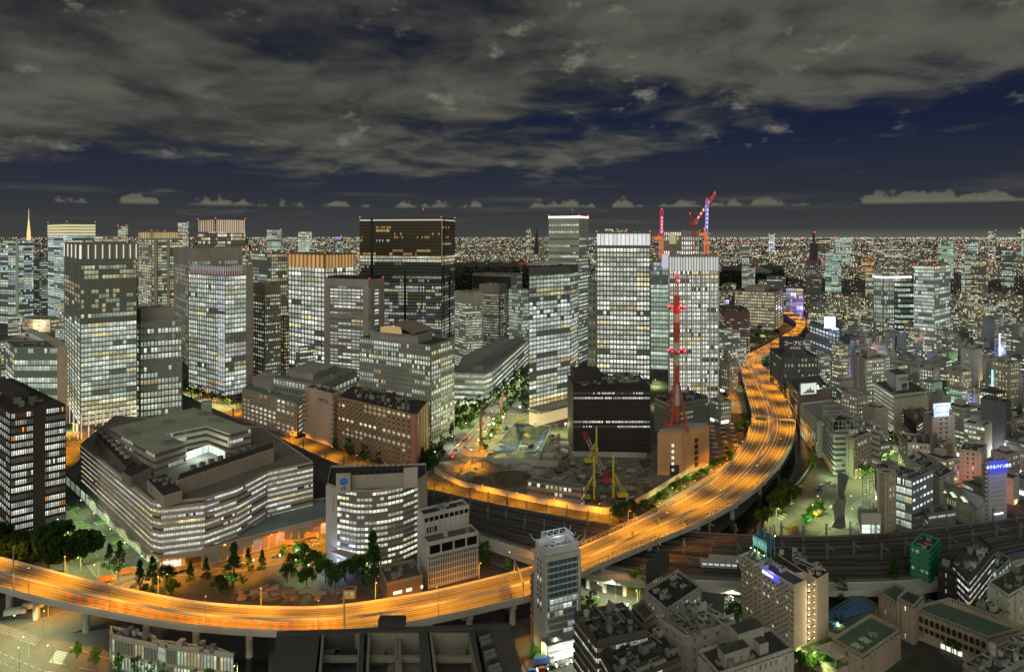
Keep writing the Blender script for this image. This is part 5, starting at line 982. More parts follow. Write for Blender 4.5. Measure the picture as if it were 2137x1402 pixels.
for spec in (('round orange lit tower on the right skyline', 1816, 537, 585, 1797, 1824, (.40, .22, .10), wmat(.5, 1, .9, .1, clus=1, warmc=(1, .6, .25))), ('dark square tower with red roof lamps on the right skyline', 1950, 512, 580, 1922, 1958, (.05, .05, .05), wmat(.35, .8, .8, .1, clus=1)),
    ('green lit office tower beside the dark square tower on the skyline', 1984, 503, 582, 1958, 1990, (.18, .24, .20), wmat(.7, .05, .9, .1, tint=(.6, 1, .7))), ('white floor banded tower on the skyline right of centre', 1776, 497, 560, 1742, 1779, (.24, .25, .25), wmat(.7, .05, 1.0, .1)), 
    ('tall narrow apartment tower standing over the right horizon', 2074, 483, 540, 2062, 2078, (.16, .14, .12), wmat(.5, .4, .9, .1, clus=1)), ('pale tower cut by the right edge above the horizon', 2142, 478, 545, 2131, 2150, (.3, .3, .3), wmat(.7, .1, 1.0)),
    ('slab tower just left of the edge tower on the right horizon', 2128, 484, 540, 2121, 2132, (.16, .14, .12), wmat(.5, .3, .9)), ('teal office tower near the right skyline', 2036, 502, 580, 2020, 2042, (.1, .14, .14), wmat(.6, .05, .9, tint=(.6, 1, .9))), ('pale banded tower below the teal skyline tower', 2030, 530, 620, 2006, 2038, (.25, .26, .24), wmat(.6, .1, .9)), 
    ('brown apartment tower with red lamp rows below the teal skyline tower', 2050, 546, 640, 2026, 2062, (.14, .1, .08), wmat(.4, .6, .8, clus=1)),
    ('dark tower crowned by red lamps behind the slender red ringed tower', 1725, 498, 560, 1703, 1731, (.06, .06, .06), wmat(.4, .6, .8, clus=1)), ('green white office block right of the dark slender tower', 1750, 530, 610, 1722, 1756, (.2, .24, .22), wmat(.65, .05, .9, tint=(.6, .95, .8))),
    ('thin glowing blue white tower alone on the horizon', 1614, 490, 530, 1604, 1617, (.2, .24, .3), wmat(.9, 0, 1.4, tint=(.75, .88, 1))), ('grey slab tower on the skyline right of the tower cranes', 1560, 508, 570, 1548, 1564, (.2, .2, .2), wmat(.4, .2, .8)),
    ('beige tower pair on the horizon left of the tallest pale tower, left one', 1107, 478, 530, 1098, 1109, (.32, .27, .22), wmat(.6, .5, .9, clus=1)), ('lit skyline towers group behind the white louvre crown, left tower', 1275, 478, 520, 1262, 1280, (.3, .22, .2), wmat(.6, .5, 1.0, clus=1)), ('lit skyline towers group behind the white louvre crown, right tower', 1302, 480, 520, 1288, 1308, (.3, .22, .2), wmat(.6, .5, 1.0, clus=1)),
    ('square grey tower on the horizon left of the black glass tower', 586, 480, 545, 557, 588, (.17, .18, .16), wmat(.65, .1, .9)), ('white lit block tower with two red masts left of the black glass tower', 647, 484, 550, 622, 651, (.3, .34, .3), wmat(.85, .1, 1.0)), 
    ('small tower under a violet light right of the white lit block tower', 712, 494, 540, 700, 716, (.16, .14, .22), wmat(.6, .2, .9)), ('lit slab tower on the left horizon', 264, 472, 560, 246, 267, (.34, .3, .22), wmat(.7, .3, .9)), ('glass tower over the left horizon behind the sand tower', 392, 465, 560, 371, 394, (.24, .24, .24), wmat(.7, .3, .9)),
    ('striped crown tower low behind the green glass hotel', 250, 494, 640, 199, 253, (.5, .4, .3), wmat(.6, .5, .9)), ('white stepped tower behind the dark red banded block', 1570, 560, 640, 1548, 1576, (.3, .33, .3), wmat(.6, .1, .8)), ('dark round shouldered tower far right', 2110, 520, 600, 2090, 2116, (.08, .09, .1), wmat(.5, .2, .9)),
    ('wide greenish slab right of the orange lit tower', 1880, 520, 600, 1845, 1886, (.2, .17, .13), wmat(.5, .5, .9, clus=1)), ('short white block below the orange lit tower', 1834, 570, 640, 1806, 1840, (.28, .28, .26), wmat(.5, .2, .9))):
    lab, xc, yt, yb, x0, x1, wc, wm_ = spec
    d_ = F*H/(yb-HY); h_ = H-(yt-HY)*d_/F; fr = 'f' if xc > CX+200 else 60
    b = T('skyline_tower', lab, x1 if fr == 'f' else xc, yt, yb, (x0, None), None if fr == 'f' else (x1, None), max(6, min(26, int((yb-yt)/3.4))), max(3, int((xc-x0)/2.6)), 2, 'grid', wc, wm_, th=fr, dens=.1, pw=.15, sd=.1)
    beacons(b, (0,) if int(xc) % 3 else (0, 3), 1.2) if int(xc) % 2 == 0 else None
    if 'orange' in lab or 'violet' in lab or 'teal' in lab: LM.append((('the round orange tower' if 'orange lit' in lab and 'round' in lab else 'the violet lit tower' if 'violet' in lab else 'the skyline teal tower'), xc, (yt+yb)/2))
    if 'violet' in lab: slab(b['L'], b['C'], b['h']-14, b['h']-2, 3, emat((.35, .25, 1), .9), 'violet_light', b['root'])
# distant broadcast tower, spire tower
def spire(label, x, yt, yb, yw, w0, glow):
    d_ = F*H/(yb-HY); r_ = thing('broadcast_tower', label, 'tower', ((x-CX)*d_/F, d_, 0)); X = (x-CX)*d_/F; Z = lambda y: H-(y-HY)*d_/F
    m_ = MB(); m_.cyl(X, d_, 0, Z(yw), w0*d_/F/2, w0*.30*d_/F, 8); m_.build('lower_frame', glow, r_); m_ = MB(); m_.cyl(X, d_, Z(yw), Z((yw+yt)/2), w0*.28*d_/F, w0*.10*d_/F, 8); m_.build('shaft', glow, r_); m_ = MB(); m_.cyl(X, d_, Z((yw+yt)/2), Z(yt), w0*.08*d_/F, w0*.03*d_/F, 6); m_.build('spire', glow, r_)
spire('slender gold lit broadcast tower on the left horizon', 60, 436, 520, 482, 10, emat((1, .78, .32), .9))
spire('dark pointed tower on the horizon left of the tallest pale tower', 1120, 474, 535, 490, 10, mat((.06, .05, .06)))
# ---------------- school with arched wing, roof court and pool
TAN = (.40, .325, .25); CRT = mat((.07, .125, .085), .85, .15)
def crenel(root, P, z, m=None):
    m_ = MB()
    for a, c in zip(P, P[1:]+P[:1]):
        e = c-a; L_ = e.length; e = e/L_; nn = Vector((-e.y, e.x)); k = int(L_/1.1)
        for j in range(k): m_.box(a+e*(j*L_/k), e, .6, nn, .4, z, z+1.3)
        m_.beam((*a, z+1.35), (*c, z+1.35), .3)
    m_.build('crenellated_parapet', m or mat((.34, .33, .26)), root)
b = T('school', 'tan school gymnasium whose green roof court carries white characters', 1800, 1372, 1432, (1738, 1337), (1878, 1318), 3, 3, 8, 'punch', TAN, wmat(.05, .3, .5, .0, (.03, .03, .03)), pw=.65, kit=False, lm='the school roof court', base=.0); SC = b; P = b['P']; h = b['h']
add_box(b['root'], 'roof_court', [lerp(P[i], P[(i+2) % 4], .03) for i in range(4)], h, h+.25, CRT); crenel(b['root'], P, h)
ax = (P[1]-P[0]).normalized()
for i, ch in enumerate('常盤小'): 
    p = G(1790+i*16.5, 1348-i*12.5, h+.3); rr = (P[3]-P[0]).normalized(); text(ch, 4.6, (p.x, p.y, h+.32), (.88, .47, 0), (-.47, .88, 0), mat((.62, .62, .58)), b['root'], ext=.03)
b = T('school', 'school tower with crenellated top joining the arched wing', 1907, 1268, 1345, (1873, 1252), (1926, 1247), 4, 3, 2, 'punch', TAN, wmat(.35, .0, 1.0, .0, (.03, .03, .03), 1, tint=(.8, 1, .9)), pw=.75, kit=False, lm='the school tower'); crenel(b['root'], b['P'], b['h']); add_box(b['root'], 'roof', [lerp(b['P'][i], b['P'][(i+2) % 4], .06) for i in range(4)], b['h'], b['h']+.2, mat((.05, .06, .05)))
b = T('school', 'low back block of the school with a green roof', 1873, 1262, 1325, (1835, 1238), (1906, 1243), 3, 4, 2, 'punch', TAN, wmat(.05, 0, .5, .0, (.03, .03, .03), 1), pw=.6, kit=False); crenel(b['root'], b['P'], b['h']); add_box(b['root'], 'roof', [lerp(b['P'][i], b['P'][(i+2) % 4], .04) for i in range(4)], b['h'], b['h']+.2, CRT)
b = T('school', 'long school wing with two rows of arched windows and play circles on its roof', 2062, 1334, 1395, (1905, 1272), (2140, 1312), 3, 13, 6, 'punch', TAN, wmat(.0, 0, .5, .0, (.03, .03, .03), 1), pw=.55, kit=False, lm='the arched school wing', l=dict(skip=(0, 1, 2), sd=.2, pw=0)); P = b['P']; h = b['h']; crenel(b['root'], P, h)
q = [Vector(G(x, y, h)[:2]) for x, y in ((2062, 1334), (1905, 1272), (1940, 1250), (2130, 1318))]; add_box(b['root'], 'roof_court', q, h, h+.25, CRT)
e = (b['C']-b['L']).normalized(); nn = Vector((e.y, -e.x)); L_ = (b['C']-b['L']).length; hz = h
for j in range(13):
    for k, z in ((0, h*.66), (1, h*.36), (2, h*.04)):
        if k == 2 and j not in (5, 6, 7, 8): continue
        c = b['L']+e*((j+.6)*L_/13.3)+nn*.32; w_ = .8; top = z+h*.17; m_ = MB(); pts = [(c-e*w_, z), (c+e*w_, z), (c+e*w_, top)]
        if k == 0: pts += [(c+e*w_*math.cos(a), top+w_*math.sin(a)) for a in (.5, 1.05, 1.57, 2.09, 2.64)]
        pts += [(c-e*w_, top)]; m_.poly([(p.x, p.y, z_) for p, z_ in pts]); m_.build('arched_window' if k == 0 else 'window', emat((.95, 1, .85), 1.0) if k == 2 else mat((.04, .035, .03), .3), b['root'])
for x, y, r0 in ((1990, 1294, 2.6), (2010, 1302, 2.6), (2035, 1315, 2.4), (2050, 1322, 2.4)):
    c = G(x, y, h+.3); m_ = MB()
    for k in range(20): a0, a1 = k*math.tau/20, (k+1)*math.tau/20; m_.poly([(c.x+r0*math.cos(a0), c.y+r0*math.sin(a0), h+.28), (c.x+r0*math.cos(a1), c.y+r0*math.sin(a1), h+.28), (c.x+(r0-.15)*math.cos(a1), c.y+(r0-.15)*math.sin(a1), h+.28), (c.x+(r0-.15)*math.cos(a0), c.y+(r0-.15)*math.sin(a0), h+.28)])
    m_.build('painted_circle', mat((.4, .42, .4)), b['root'])
r_ = thing('swimming_pool', 'blue rooftop swimming pool with lane lines behind the school court', 'pool', G(1762, 1270, 7)); hp = 7
q = [Vector(G(x, y, hp)[:2]) for x, y in ((1727, 1315), (1784, 1340), (1836, 1262), (1790, 1234), (1727, 1275))]
add_box(r_, 'deck', q, 0, hp, mat((.30, .29, .25)), mat((.07, .12, .10)))
q = [Vector(G(x, y, hp+.1)[:2]) for x, y in ((1724, 1300), (1742, 1306), (1828, 1266), (1788, 1244), (1724, 1280))]
WP, nw = base_mat('pool_water'); pp = nw.n('ShaderNodeBsdfPrincipled', ins={'Base Color': (.02, .075, .20, 1), 'Roughness': .12}); out(nw, pp.outputs[0])
add_box(r_, 'pool_water', q, hp, hp+.15, WP); m_ = MB()
for k in range(6):
    a = lerp(q[4], q[3], k/6) if False else lerp(q[0], q[4], k/6); c = lerp(q[2], q[3], k/6); m_.beam((*a, hp+.17), (*c, hp+.17), .12)
m_.build('lane_rope', mat((.25, .4, .55)), r_); LM.append(('the rooftop swimming pool', 1765, 1275))
g2 = MB(); q = [G(x, y, .03) for x, y in ((1800, 1440), (1880, 1352), (1915, 1358), (2010, 1395), (2000, 1470), (1800, 1470))]; g2.poly(q); g2.build('playground', mat((.055, .085, .055), .9), None, kind='structure')
g2 = MB()
for k in range(5):
    P_ = [G(1830+k*9, 1440, .05)+Vector((0, 0, 0)), G(1912+k*4, 1356+k*1.5, .05), G(1935, 1356+k*2.2, .05), G(1962-k*2, 1362+k*3, .05), G(1985-k*3, 1392+k*2, .05)]
    for a, c in zip(P_, P_[1:]): g2.beam(a, c, .35)
g2.build('running_track', mat((.09, .05, .045)), None, kind='structure')
b = T('pergola_building', 'low planted terrace with a slatted pergola at the foot of the cream hotel', 1745, 1398, 1425, (1665, 1350), (1812, 1372), 1, 1, 1, 'punch', (.36, .33, .27), wmat(0), skip=(0,), sd=0, pw=0, kit=False, lm='the slatted pergola terrace'); h = b['h']; add_box(b['root'], 'planted_roof', [lerp(b['P'][i], b['P'][(i+2) % 4], .04) for i in range(4)], h, h+.3, mat((.05, .10, .03)))
m_ = MB(); S_ = lambda s, t: b['C']+(b['R']-b['C'])*s+(b['L']-b['C'])*t
for k in range(14): a, c = S_(.1+k*.06, .1), S_(.1+k*.06, .6); m_.beam((*a, h+3.2), (*c, h+3.2), .3)
for t in (.1, .6): a, c = S_(.08, t), S_(.9, t); m_.beam((*a, h+3), (*c, h+3), .3); [m_.beam((*S_(s, t), h), (*S_(s, t), h+3), .3) for s in (.1, .5, .88)]
m_.build('pergola', mat((.5, .49, .44)), b['root'])
# ================================================================ roads, rail, river
def cr(P, k=6):
    """Catmull-Rom through tuples"""
    O = []; n_ = len(P)
    for i in range(n_-1):
        p0, p1, p2, p3 = P[max(i-1, 0)], P[i], P[i+1], P[min(i+2, n_-1)]
        for j in range(k):
            t = j/k; O.append(tuple(.5*((2*b)+(c-a)*t+(2*a-5*b+4*c-d)*t*t+(-a+3*b-3*c+d)*t**3) for a, b, c, d in zip(p0, p1, p2, p3)))
    O.append(P[-1]); return O
def edges(P, z, k=6):
    Q = cr([tuple(map(float, p)) for p in P], k)
    return [G(a, b, z) for a, b, c, d in Q], [G(c, d, z) for a, b, c, d in Q]
def sheet(A, B, t0, t1, z, mb, m=0, on=None):
    for i in range(len(A)-1):
        if on and not on(i): continue
        a, b, c, d = lerp(A[i], B[i], t0), lerp(A[i], B[i], t1), lerp(A[i+1], B[i+1], t1), lerp(A[i+1], B[i+1], t0)
        mb.poly([(a.x, a.y, z), (b.x, b.y, z), (c.x, c.y, z), (d.x, d.y, z)], m=m)
def wallstrip(A, z0, z1, mb, m=0):
    for i in range(len(A)-1): a, c = A[i], A[i+1]; mb.poly([(a.x, a.y, z0), (c.x, c.y, z0), (c.x, c.y, z1), (a.x, a.y, z1)], m=m)
ASPH = mat((.115, .11, .105), .8, .25, .2, streak=False); ASPL = mat((.15, .15, .14), .85, .25, .25, streak=False); PAVE = mat((.26, .25, .23), .9, .2, .3, streak=False); MARK = mat((.72, .72, .68), .6, .1)
SOD, SODC = (1, .355, .006), (1, .62, .22)
DECK = 13.0
EXP = [(-90, 1145, -90, 1206), (0, 1165, 0, 1226), (60, 1180, 60, 1243), (180, 1211, 180, 1270), (330, 1244, 330, 1297), (450, 1262, 450, 1311), (590, 1269, 590, 1319), (700, 1266, 700, 1318), (800, 1253, 812, 1307), (900, 1236, 915, 1289), (1000, 1213, 1018, 1266), (1110, 1184, 1130, 1237), (1215, 1142, 1240, 1184), (1330, 1090, 1357, 1134), (1440, 1037, 1477, 1083), (1505, 990, 1565, 1030), (1545, 940, 1628, 968), (1564, 900, 1658, 912), (1569, 868, 1655, 870), (1562, 835, 1638, 832), (1552, 800, 1617, 802), (1546, 772, 1600, 774), (1545, 757, 1588, 759), (1556, 743, 1592, 746), (1588, 727, 1616, 732), (1622, 708, 1647, 713), (1652, 690, 1673, 692), (1663, 676, 1681, 675), (1650, 664, 1668, 660), (1632, 655, 1644, 649), (1612, 646, 1622, 641)]
A, B = edges(EXP, DECK); XA, XB = A, B
r_ = bpy.data.objects.new('elevated_expressway', None); COL.objects.link(r_); r_['kind'] = 'structure'
mb = MB(); sheet(A, B, 0, 1, DECK, mb); sheet(A, B, 0, 1, DECK-2.2, mb, 1); wallstrip(A, DECK-2.2, DECK, mb, 1); wallstrip(B, DECK-2.2, DECK, mb, 1)
mb.build('deck', [ASPH, mat((.42, .41, .37))], r_)
mb = MB()
for E, s in ((A, 0), (B, 1)):
    t0, t1 = (0, .012) if s == 0 else (.988, 1)
    for i in range(len(E)-1):
        o1 = [lerp(A[i], B[i], t) for t in (t0, t1)]; o2 = [lerp(A[i+1], B[i+1], t) for t in (t0, t1)]; mb.prism([o1[0], o1[1], o2[1], o2[0]], DECK, DECK+1.1)
mb.build('parapet', mat((.50, .48, .43)), r_)
mb = MB(); NE = len(A)
for t in (.035, .965, .475, .525, .10, .40, .60, .90): sheet(A, B, t-.006, t+.006, DECK+.01, mb)  # lane lines, with extra continuous ones painted to resemble traffic light trails
for t in (.18, .33, .67, .82): sheet(A, B, t-.004, t+.004, DECK+.01, mb)
for i in range(90, 128, 1): 
    a, b_, c, d = [lerp(A[j], B[j], t) for j, t in ((i, .40), (i, .44), (i+1, .44), (i+1, .40))]
    for k in range(6): p, q = lerp(a, d, (k+.2)/6), lerp(a, d, (k+.6)/6); p2, q2 = lerp(b_, c, (k+.2)/6), lerp(b_, c, (k+.6)/6); mb.poly([(p.x, p.y, DECK+.012), (p2.x, p2.y, DECK+.012), (q2.x, q2.y, DECK+.012), (q.x, q.y, DECK+.012)])
mb.build('lane_and_trail_lines', MARK, r_)
mb = MB(); sheet(A, B, .49, .51, DECK+.5, mb); sheet(A, B, .488, .492, DECK+.7, mb)
for s in (.49, .51): E = [lerp(a, b_, s) for a, b_ in zip(A, B)]; wallstrip(E, DECK, DECK+.8, mb)
mb.build('median_barrier', mat((.45, .43, .38)), r_)
mb = MB()   # red slip-warning blocks on the near carriageway
for i in range(16, 43):
    for t0 in (.60, .70, .83, .90):
        a, b_, c, d = [lerp(A[j], B[j], t) for j, t in ((i, t0), (i, t0+.06), (i+1, t0+.06), (i+1, t0))]
        p, q, p2, q2 = lerp(a, d, .1), lerp(a, d, .6), lerp(b_, c, .1), lerp(b_, c, .6); mb.poly([(p.x, p.y, DECK+.008), (p2.x, p2.y, DECK+.008), (q2.x, q2.y, DECK+.008), (q.x, q.y, DECK+.008)])
mb.build('red_road_blocks', mat((.42, .10, .04), .8), r_)
mb = MB(); prev = None
for i in range(3, NE-30, 5):
    c = lerp(A[i], B[i], .5); ax_ = (B[i]-A[i]).normalized(); wd = (B[i]-A[i]).length
    mb.beam((c-ax_*wd*.42)+Vector((0, 0, -3.2)), (c+ax_*wd*.46)+Vector((0, 0, -3.2)), 2.2)
    for t in (.25, .8): q = lerp(A[i], B[i], t); mb.cyl(q.x, q.y, 0, DECK-3, 1.5, 1.5, 10)
mb.build('pier', mat((.40, .39, .36)), r_)
mb = MB()
for i in range(69, 104):   # glass noise fence and posts on both sides of the long straight ramp
    for t in (0, 1):
        for k in (0, .5): p = lerp(lerp(A[i], B[i], t), lerp(A[i+1], B[i+1], t), k); mb.beam((p.x, p.y, DECK+1), (p.x, p.y, DECK+3.4), .28)
        p, q = lerp(A[i], B[i], t), lerp(A[i+1], B[i+1], t); mb.beam((p.x, p.y, DECK+3.3), (q.x, q.y, DECK+3.3), .25); mb.beam((p.x, p.y, DECK+2.2), (q.x, q.y, DECK+2.2), .18)
mb.build('fence', mat((.42, .36, .30)), r_)
# ---- lamps
POLE = mat((.34, .33, .30), .5)
def lamp_proto(kind, ht, col, power, arm=1.8, cone=140, glow=6.0, rad=.32):
    r_ = thing('street_lamp', '', 'street lamp', (0, 0, 0), kind); m_ = MB(); m_.cyl(0, 0, 0, ht, .14, .09, 6); m_.beam((0, 0, ht), (arm, 0, ht+.3), .12); m_.build('pole', POLE, r_)
    m_ = MB(); m_.bc(arm+.2, 0, ht+.15, .9, .4, .2); o = m_.build('lamp_head', POLE, r_)
    m_ = MB(); ball(m_, (arm+.2, 0, ht-.05), rad); m_.build('bulb', emat(col, glow), o)
    lamp_or_fill_light(r_, 'SPOT', (arm+.2, 0, ht-.5), col, power, cone, .4); return r_
lp_sod = lamp_proto('sodium lamps along the expressway', 11, SOD, 41000, 4.5, 150, 8)
lp_sod2 = lamp_proto('sodium lamps along the streets', 9, SOD, 31000, 1.8, 150, 7)
lp_grn = lamp_proto('white green lamps along the streets', 9, (.78, 1, .50), 13000, 1.8, 155, 7)
lp_wht = lamp_proto('white lamps along the streets', 9, (1, 1, .72), 17000, 1.8, 155, 8)
lp_town = lamp_proto('small lamps in the lanes of the dense town', 8, (.98, 1, .5), 60000, 1.2, 165, 7, .45)
used = set()
def lamp(pr, x, y, z=0.0, rz=0.0, ph='street lamp', pw=1.0):
    if pr.name in used: r_ = copy_tree(pr, (x, y, z), rz)
    else: used.add(pr.name); r_ = pr; r_.location = (x, y, z); r_.rotation_euler = (0, 0, rz)
    reg(r_, ph, x, y, z); return r_
acc = 0; side = 0
for i in range(1, NE-1):
    acc += (A[i]-A[i-1]).length
    if acc > (23 if i < 120 else 27):
        acc = 0; side ^= 1; E, O_ = (A, B) if side else (B, A); p = E[i]; q = O_[i]
        lamp(lp_sod, p.x, p.y, DECK+.2, math.atan2(q.y-p.y, q.x-p.x), 'orange expressway lamp')
# sign gantries over the expressway
def gantry(i, label, hgt=6.5, board=None):
    a, c = A[i], B[i]; r_ = thing('sign_gantry', label, 'road sign', (a.x, a.y, DECK), 'gantries over the expressway'); m_ = MB()
    for p in (a, c): m_.beam((p.x, p.y, DECK), (p.x, p.y, DECK+hgt), .5)
    m_.beam((a.x, a.y, DECK+hgt), (c.x, c.y, DECK+hgt), .6); m_.beam((a.x, a.y, DECK+hgt-1.2), (c.x, c.y, DECK+hgt-1.2), .3); m_.build('frame', mat((.5, .45, .36)), r_)
    if board: m_ = MB(); e = (c-a).normalized(); L_ = (c-a).length; m_.box((a+e*L_*board[0])[:2], (e.x, e.y), L_*(board[1]-board[0])*.6, (-e.y, e.x), .25, DECK+hgt-2.6, DECK+hgt+.6); m_.build('sign_board', mat((.05, .12, .09)), r_)
gantry(9, 'tall steel gantry with green boards over the left end of the expressway', 8, (.15, .9)); gantry(105, 'steel gantry crossing the orange fork above the river bend', 6, (.1, .5)); gantry(118, 'thin white gantry across the upper expressway fork', 6); gantry(124, 'pale gantry farther up the expressway below the charcoal block', 6); gantry(64, 'grey gantry arm beside the slim white tower', 7, (.0, .6)); gantry(43, 'dark sign backed gantry over the middle of the expressway curve', 7, (.55, .95))
# ---- ground level roads
def road(pairs, z, m_, name='road', marks=(), mk=MARK, dash=()):
    a, b_ = edges(pairs, z); mb = MB(); sheet(a, b_, 0, 1, z, mb); mb.build(name, m_, None, kind='structure')
    if marks or dash:
        mb = MB()
        for t in marks: sheet(a, b_, t-.006, t+.006, z+.006, mb)
        for t in dash: sheet(a, b_, t-.006, t+.006, z+.006, mb, on=lambda i: i % 2 == 0)
        mb.build('road_markings', mk, None, kind='structure')
    return a, b_
def lamps_along(E, pr, step, ph, side=1, z=0.0, off=0.0):
    acc = off
    for i in range(1, len(E)):
        d_ = (E[i]-E[i-1]); acc += d_.length
        if acc > step: acc = 0; a_ = math.atan2(d_.y, d_.x)+side*math.pi/2; lamp(pr, E[i].x, E[i].y, z, a_, ph)
# ramp road lit orange between the construction site and the expressway
a, b_ = road([(1330, 1108, 1372, 1108), (1395, 1058, 1440, 1062), (1468, 1012, 1510, 1018), (1530, 965, 1556, 975), (1560, 925, 1590, 930)], .04, ASPH, marks=(.1, .9), dash=(.4,)); lamps_along(a, lp_sod2, 24, 'sodium lamp along the sunken ramp', -1)
mb = MB()
for k in range(34):
    i = k*len(a)//36; p, q = lerp(a[i], b_[i], .12), lerp(a[min(i+1, len(a)-1)], b_[i], .55); mb.beam((p.x, p.y, .06), (q.x, q.y+1.5, .06), .45)
mb.build('road_markings', MARK, None, kind='structure')
a, b_ = road([(1300, 1096, 1320, 1102), (1380, 1050, 1392, 1056), (1460, 1003, 1470, 1008), (1525, 958, 1532, 962)], .05, mat((.5, .46, .38)), 'pavement')
# footpath with planting along the site edge
# boulevard under/over: wide lit asphalt lower left crossing
road([(-120, 1300, -120, 1560), (60, 1290, 100, 1560), (230, 1262, 300, 1500)], .03, ASPL); a, b_ = road([(90, 1300, -70, 1360), (180, 1268, 60, 1303), (300, 1225, 180, 1255), (410, 1185, 300, 1205), (560, 1150, 450, 1200), (700, 1120, 610, 1170)], .045, ASPH, marks=(.04, .96), dash=(.35, .65))
lamps_along(a, lp_sod2, 26, 'sodium lamp on the orange side street', 1); lamps_along(b_, lp_sod2, 30, 'sodium lamp on the orange side street', -1)
a, b_ = road([(150, 1345, 60, 1440), (320, 1395, 300, 1470), (560, 1440, 560, 1520)], .04, ASPL, marks=(.05, .95), dash=(.4, .6)); lamps_along(a, lp_grn, 22, 'white green boulevard lamp', -1)
for x, y in ((20, 1330), (60, 1370), (-20, 1380), (90, 1320), (40, 1400), (110, 1390)): p = G(x, y); lamp(lp_grn, p.x, p.y, 0, x, 'white green crossing lamp')
mb = MB()
for k in range(24): p, q = G(-8+k*4.1, 1298+k*1.45, .07), G(-22+k*4.1, 1312+k*1.45, .07); mb.beam(p, q, .42)
for k in range(9): p, q = G(118-1.9*k, 1357+2.9*k, .07), G(141-1.5*k, 1362+2.9*k, .07); mb.beam(p, q, .28)
for k in range(16): p, q = G(-20+k*14, 1352+k*6, .07), G(-12+k*14, 1355.4+k*6, .07); mb.beam(p, q, .18); p, q = G(-20+k*14, 1372+k*6, .07), G(-12+k*14, 1375.4+k*6, .07); mb.beam(p, q, .18)
mb.build('crosswalk', MARK, None, kind='structure')
# planted street left of the stepped complex
a, b_ = road([(130, 1040, 90, 1060), (200, 1115, 150, 1140), (260, 1175, 200, 1205), (290, 1200, 225, 1222)], .04, mat((.16, .18, .14), .8), marks=(.05, .95), dash=(.5,))
lamps_along(a, lp_grn, 24, 'white green lamp, planted street', 1); lamps_along(b_, lp_grn, 24, 'white green lamp, planted street', -1, off=8)
LAWN = mat((.05, .16, .02), .95, .4, .6, streak=False)
for i, (x, y) in enumerate(((152, 1062), (163, 1084), (175, 1100), (190, 1122), (205, 1141), (212, 1090), (228, 1112), (242, 1132), (252, 1144))):
    m_ = MB(); p = G(x, y); m_.bc(p.x, p.y, .02, 5.5, 4.5, .5, .9); r_ = thing('planter_bed', '', 'planter', (p.x, p.y, 0), 'clipped lawn beds along the planted street'); m_.build('hedge', LAWN, r_); m_ = MB(); m_.bc(p.x, p.y, 0, 6.5, 5.4, .35, .9); m_.build('kerb', mat((.5, .52, .45)), r_); reg(r_, 'clipped lawn bed', p.x, p.y)
# orange street behind the railway viaduct, avenue beside the site, square by golden lobby
a, b_ = road([(-40, 925, -40, 945), (150, 935, 140, 955), (215, 900, 205, 925)], .04, ASPH); 
for x, y in ((140, 940), (160, 925), (180, 915), (130, 960), (150, 905)): p = G(x, y); lamp(lp_sod2, p.x, p.y, 0, 1.0, 'sodium lamp near the tower foot')
a, b_ = road([(380, 812, 360, 828), (470, 850, 450, 865), (540, 885, 520, 900), (640, 935, 620, 948), (740, 975, 720, 990), (860, 1010, 850, 1022), (960, 1030, 950, 1042), (1100, 1062, 1095, 1074), (1250, 1082, 1250, 1092)], .04, ASPH, dash=(.5,)); lamps_along(a, lp_sod2, 26, 'sodium lamp behind the viaduct', 1)
AV = [(885, 990, 960, 1008), (930, 950, 985, 958), (985, 895, 1022, 902), (1020, 858, 1048, 862), (1060, 820, 1084, 824), (1096, 785, 1112, 788)]
a, b_ = road(AV, .05, ASPH, marks=(.04, .5, .96), dash=(.25, .75)); lamps_along(a, lp_wht, 40, 'white lamp along the avenue', 1, off=20); lamps_along(b_[:14], lp_sod2, 30, 'sodium lamp at the lower avenue', -1); AVA, AVB = a, b_
road([(1040, 868, 1030, 885), (1110, 866, 1105, 884), (1196, 862, 1196, 880)], .04, ASPL)
for x, y in ((1058, 860), (1100, 872), (1150, 868), (1080, 842), (1050, 884), (1180, 860), (1120, 850)): p = G(x, y); lamp(lp_wht, p.x, p.y, 0, x, 'white lamp on the square')
a, b_ = road([(1500, 862, 1560, 862), (1512, 790, 1545, 790), (1515, 745, 1535, 745)], .04, mat((.28, .24, .18))); lamps_along(a, lp_sod2, 45, 'warm lamp on the promenade', 1)
# right: street past the office, road under the railway, yard
a, b_ = road([(1700, 1125, 1762, 1125), (1760, 1068, 1800, 1074), (1812, 1030, 1838, 1034), (1868, 985, 1885, 990)], .04, ASPL, marks=(.03, .97), dash=(.33, .66)); lamps_along(a, lp_grn, 26, 'white green lamp on the right street', -1); lamps_along(b_, lp_grn, 26, 'white green lamp on the right street', 1)
a, b_ = road([(1890, 975, 1912, 975), (1858, 930, 1876, 932), (1826, 880, 1838, 882), (1808, 845, 1817, 846), (1760, 800, 1768, 800), (1715, 745, 1722, 745)], .04, ASPL, dash=(.5,)); lamps_along(a, lp_wht, 38, 'white lamp on the side street', 1)
a, b_ = road([(1212, 1200, 1212, 1262), (1330, 1235, 1300, 1280), (1460, 1290, 1400, 1345), (1500, 1180, 1540, 1330)], .03, ASPL)
a, b_ = road([(1000, 1125, 990, 1160), (1110, 1165, 1100, 1205), (1240, 1210, 1225, 1250), (1330, 1245, 1315, 1290)], .05, ASPL, marks=(.05, .95), dash=(.3, .6)); lamps_along(b_, lp_wht, 24, 'white lamp on the lower street', 1)
a, b_ = road([(1395, 1218, 1395, 1245), (1470, 1215, 1470, 1290), (1548, 1210, 1548, 1310)], .045, ASPL, marks=(.1, .5), dash=(.3, .8)); 
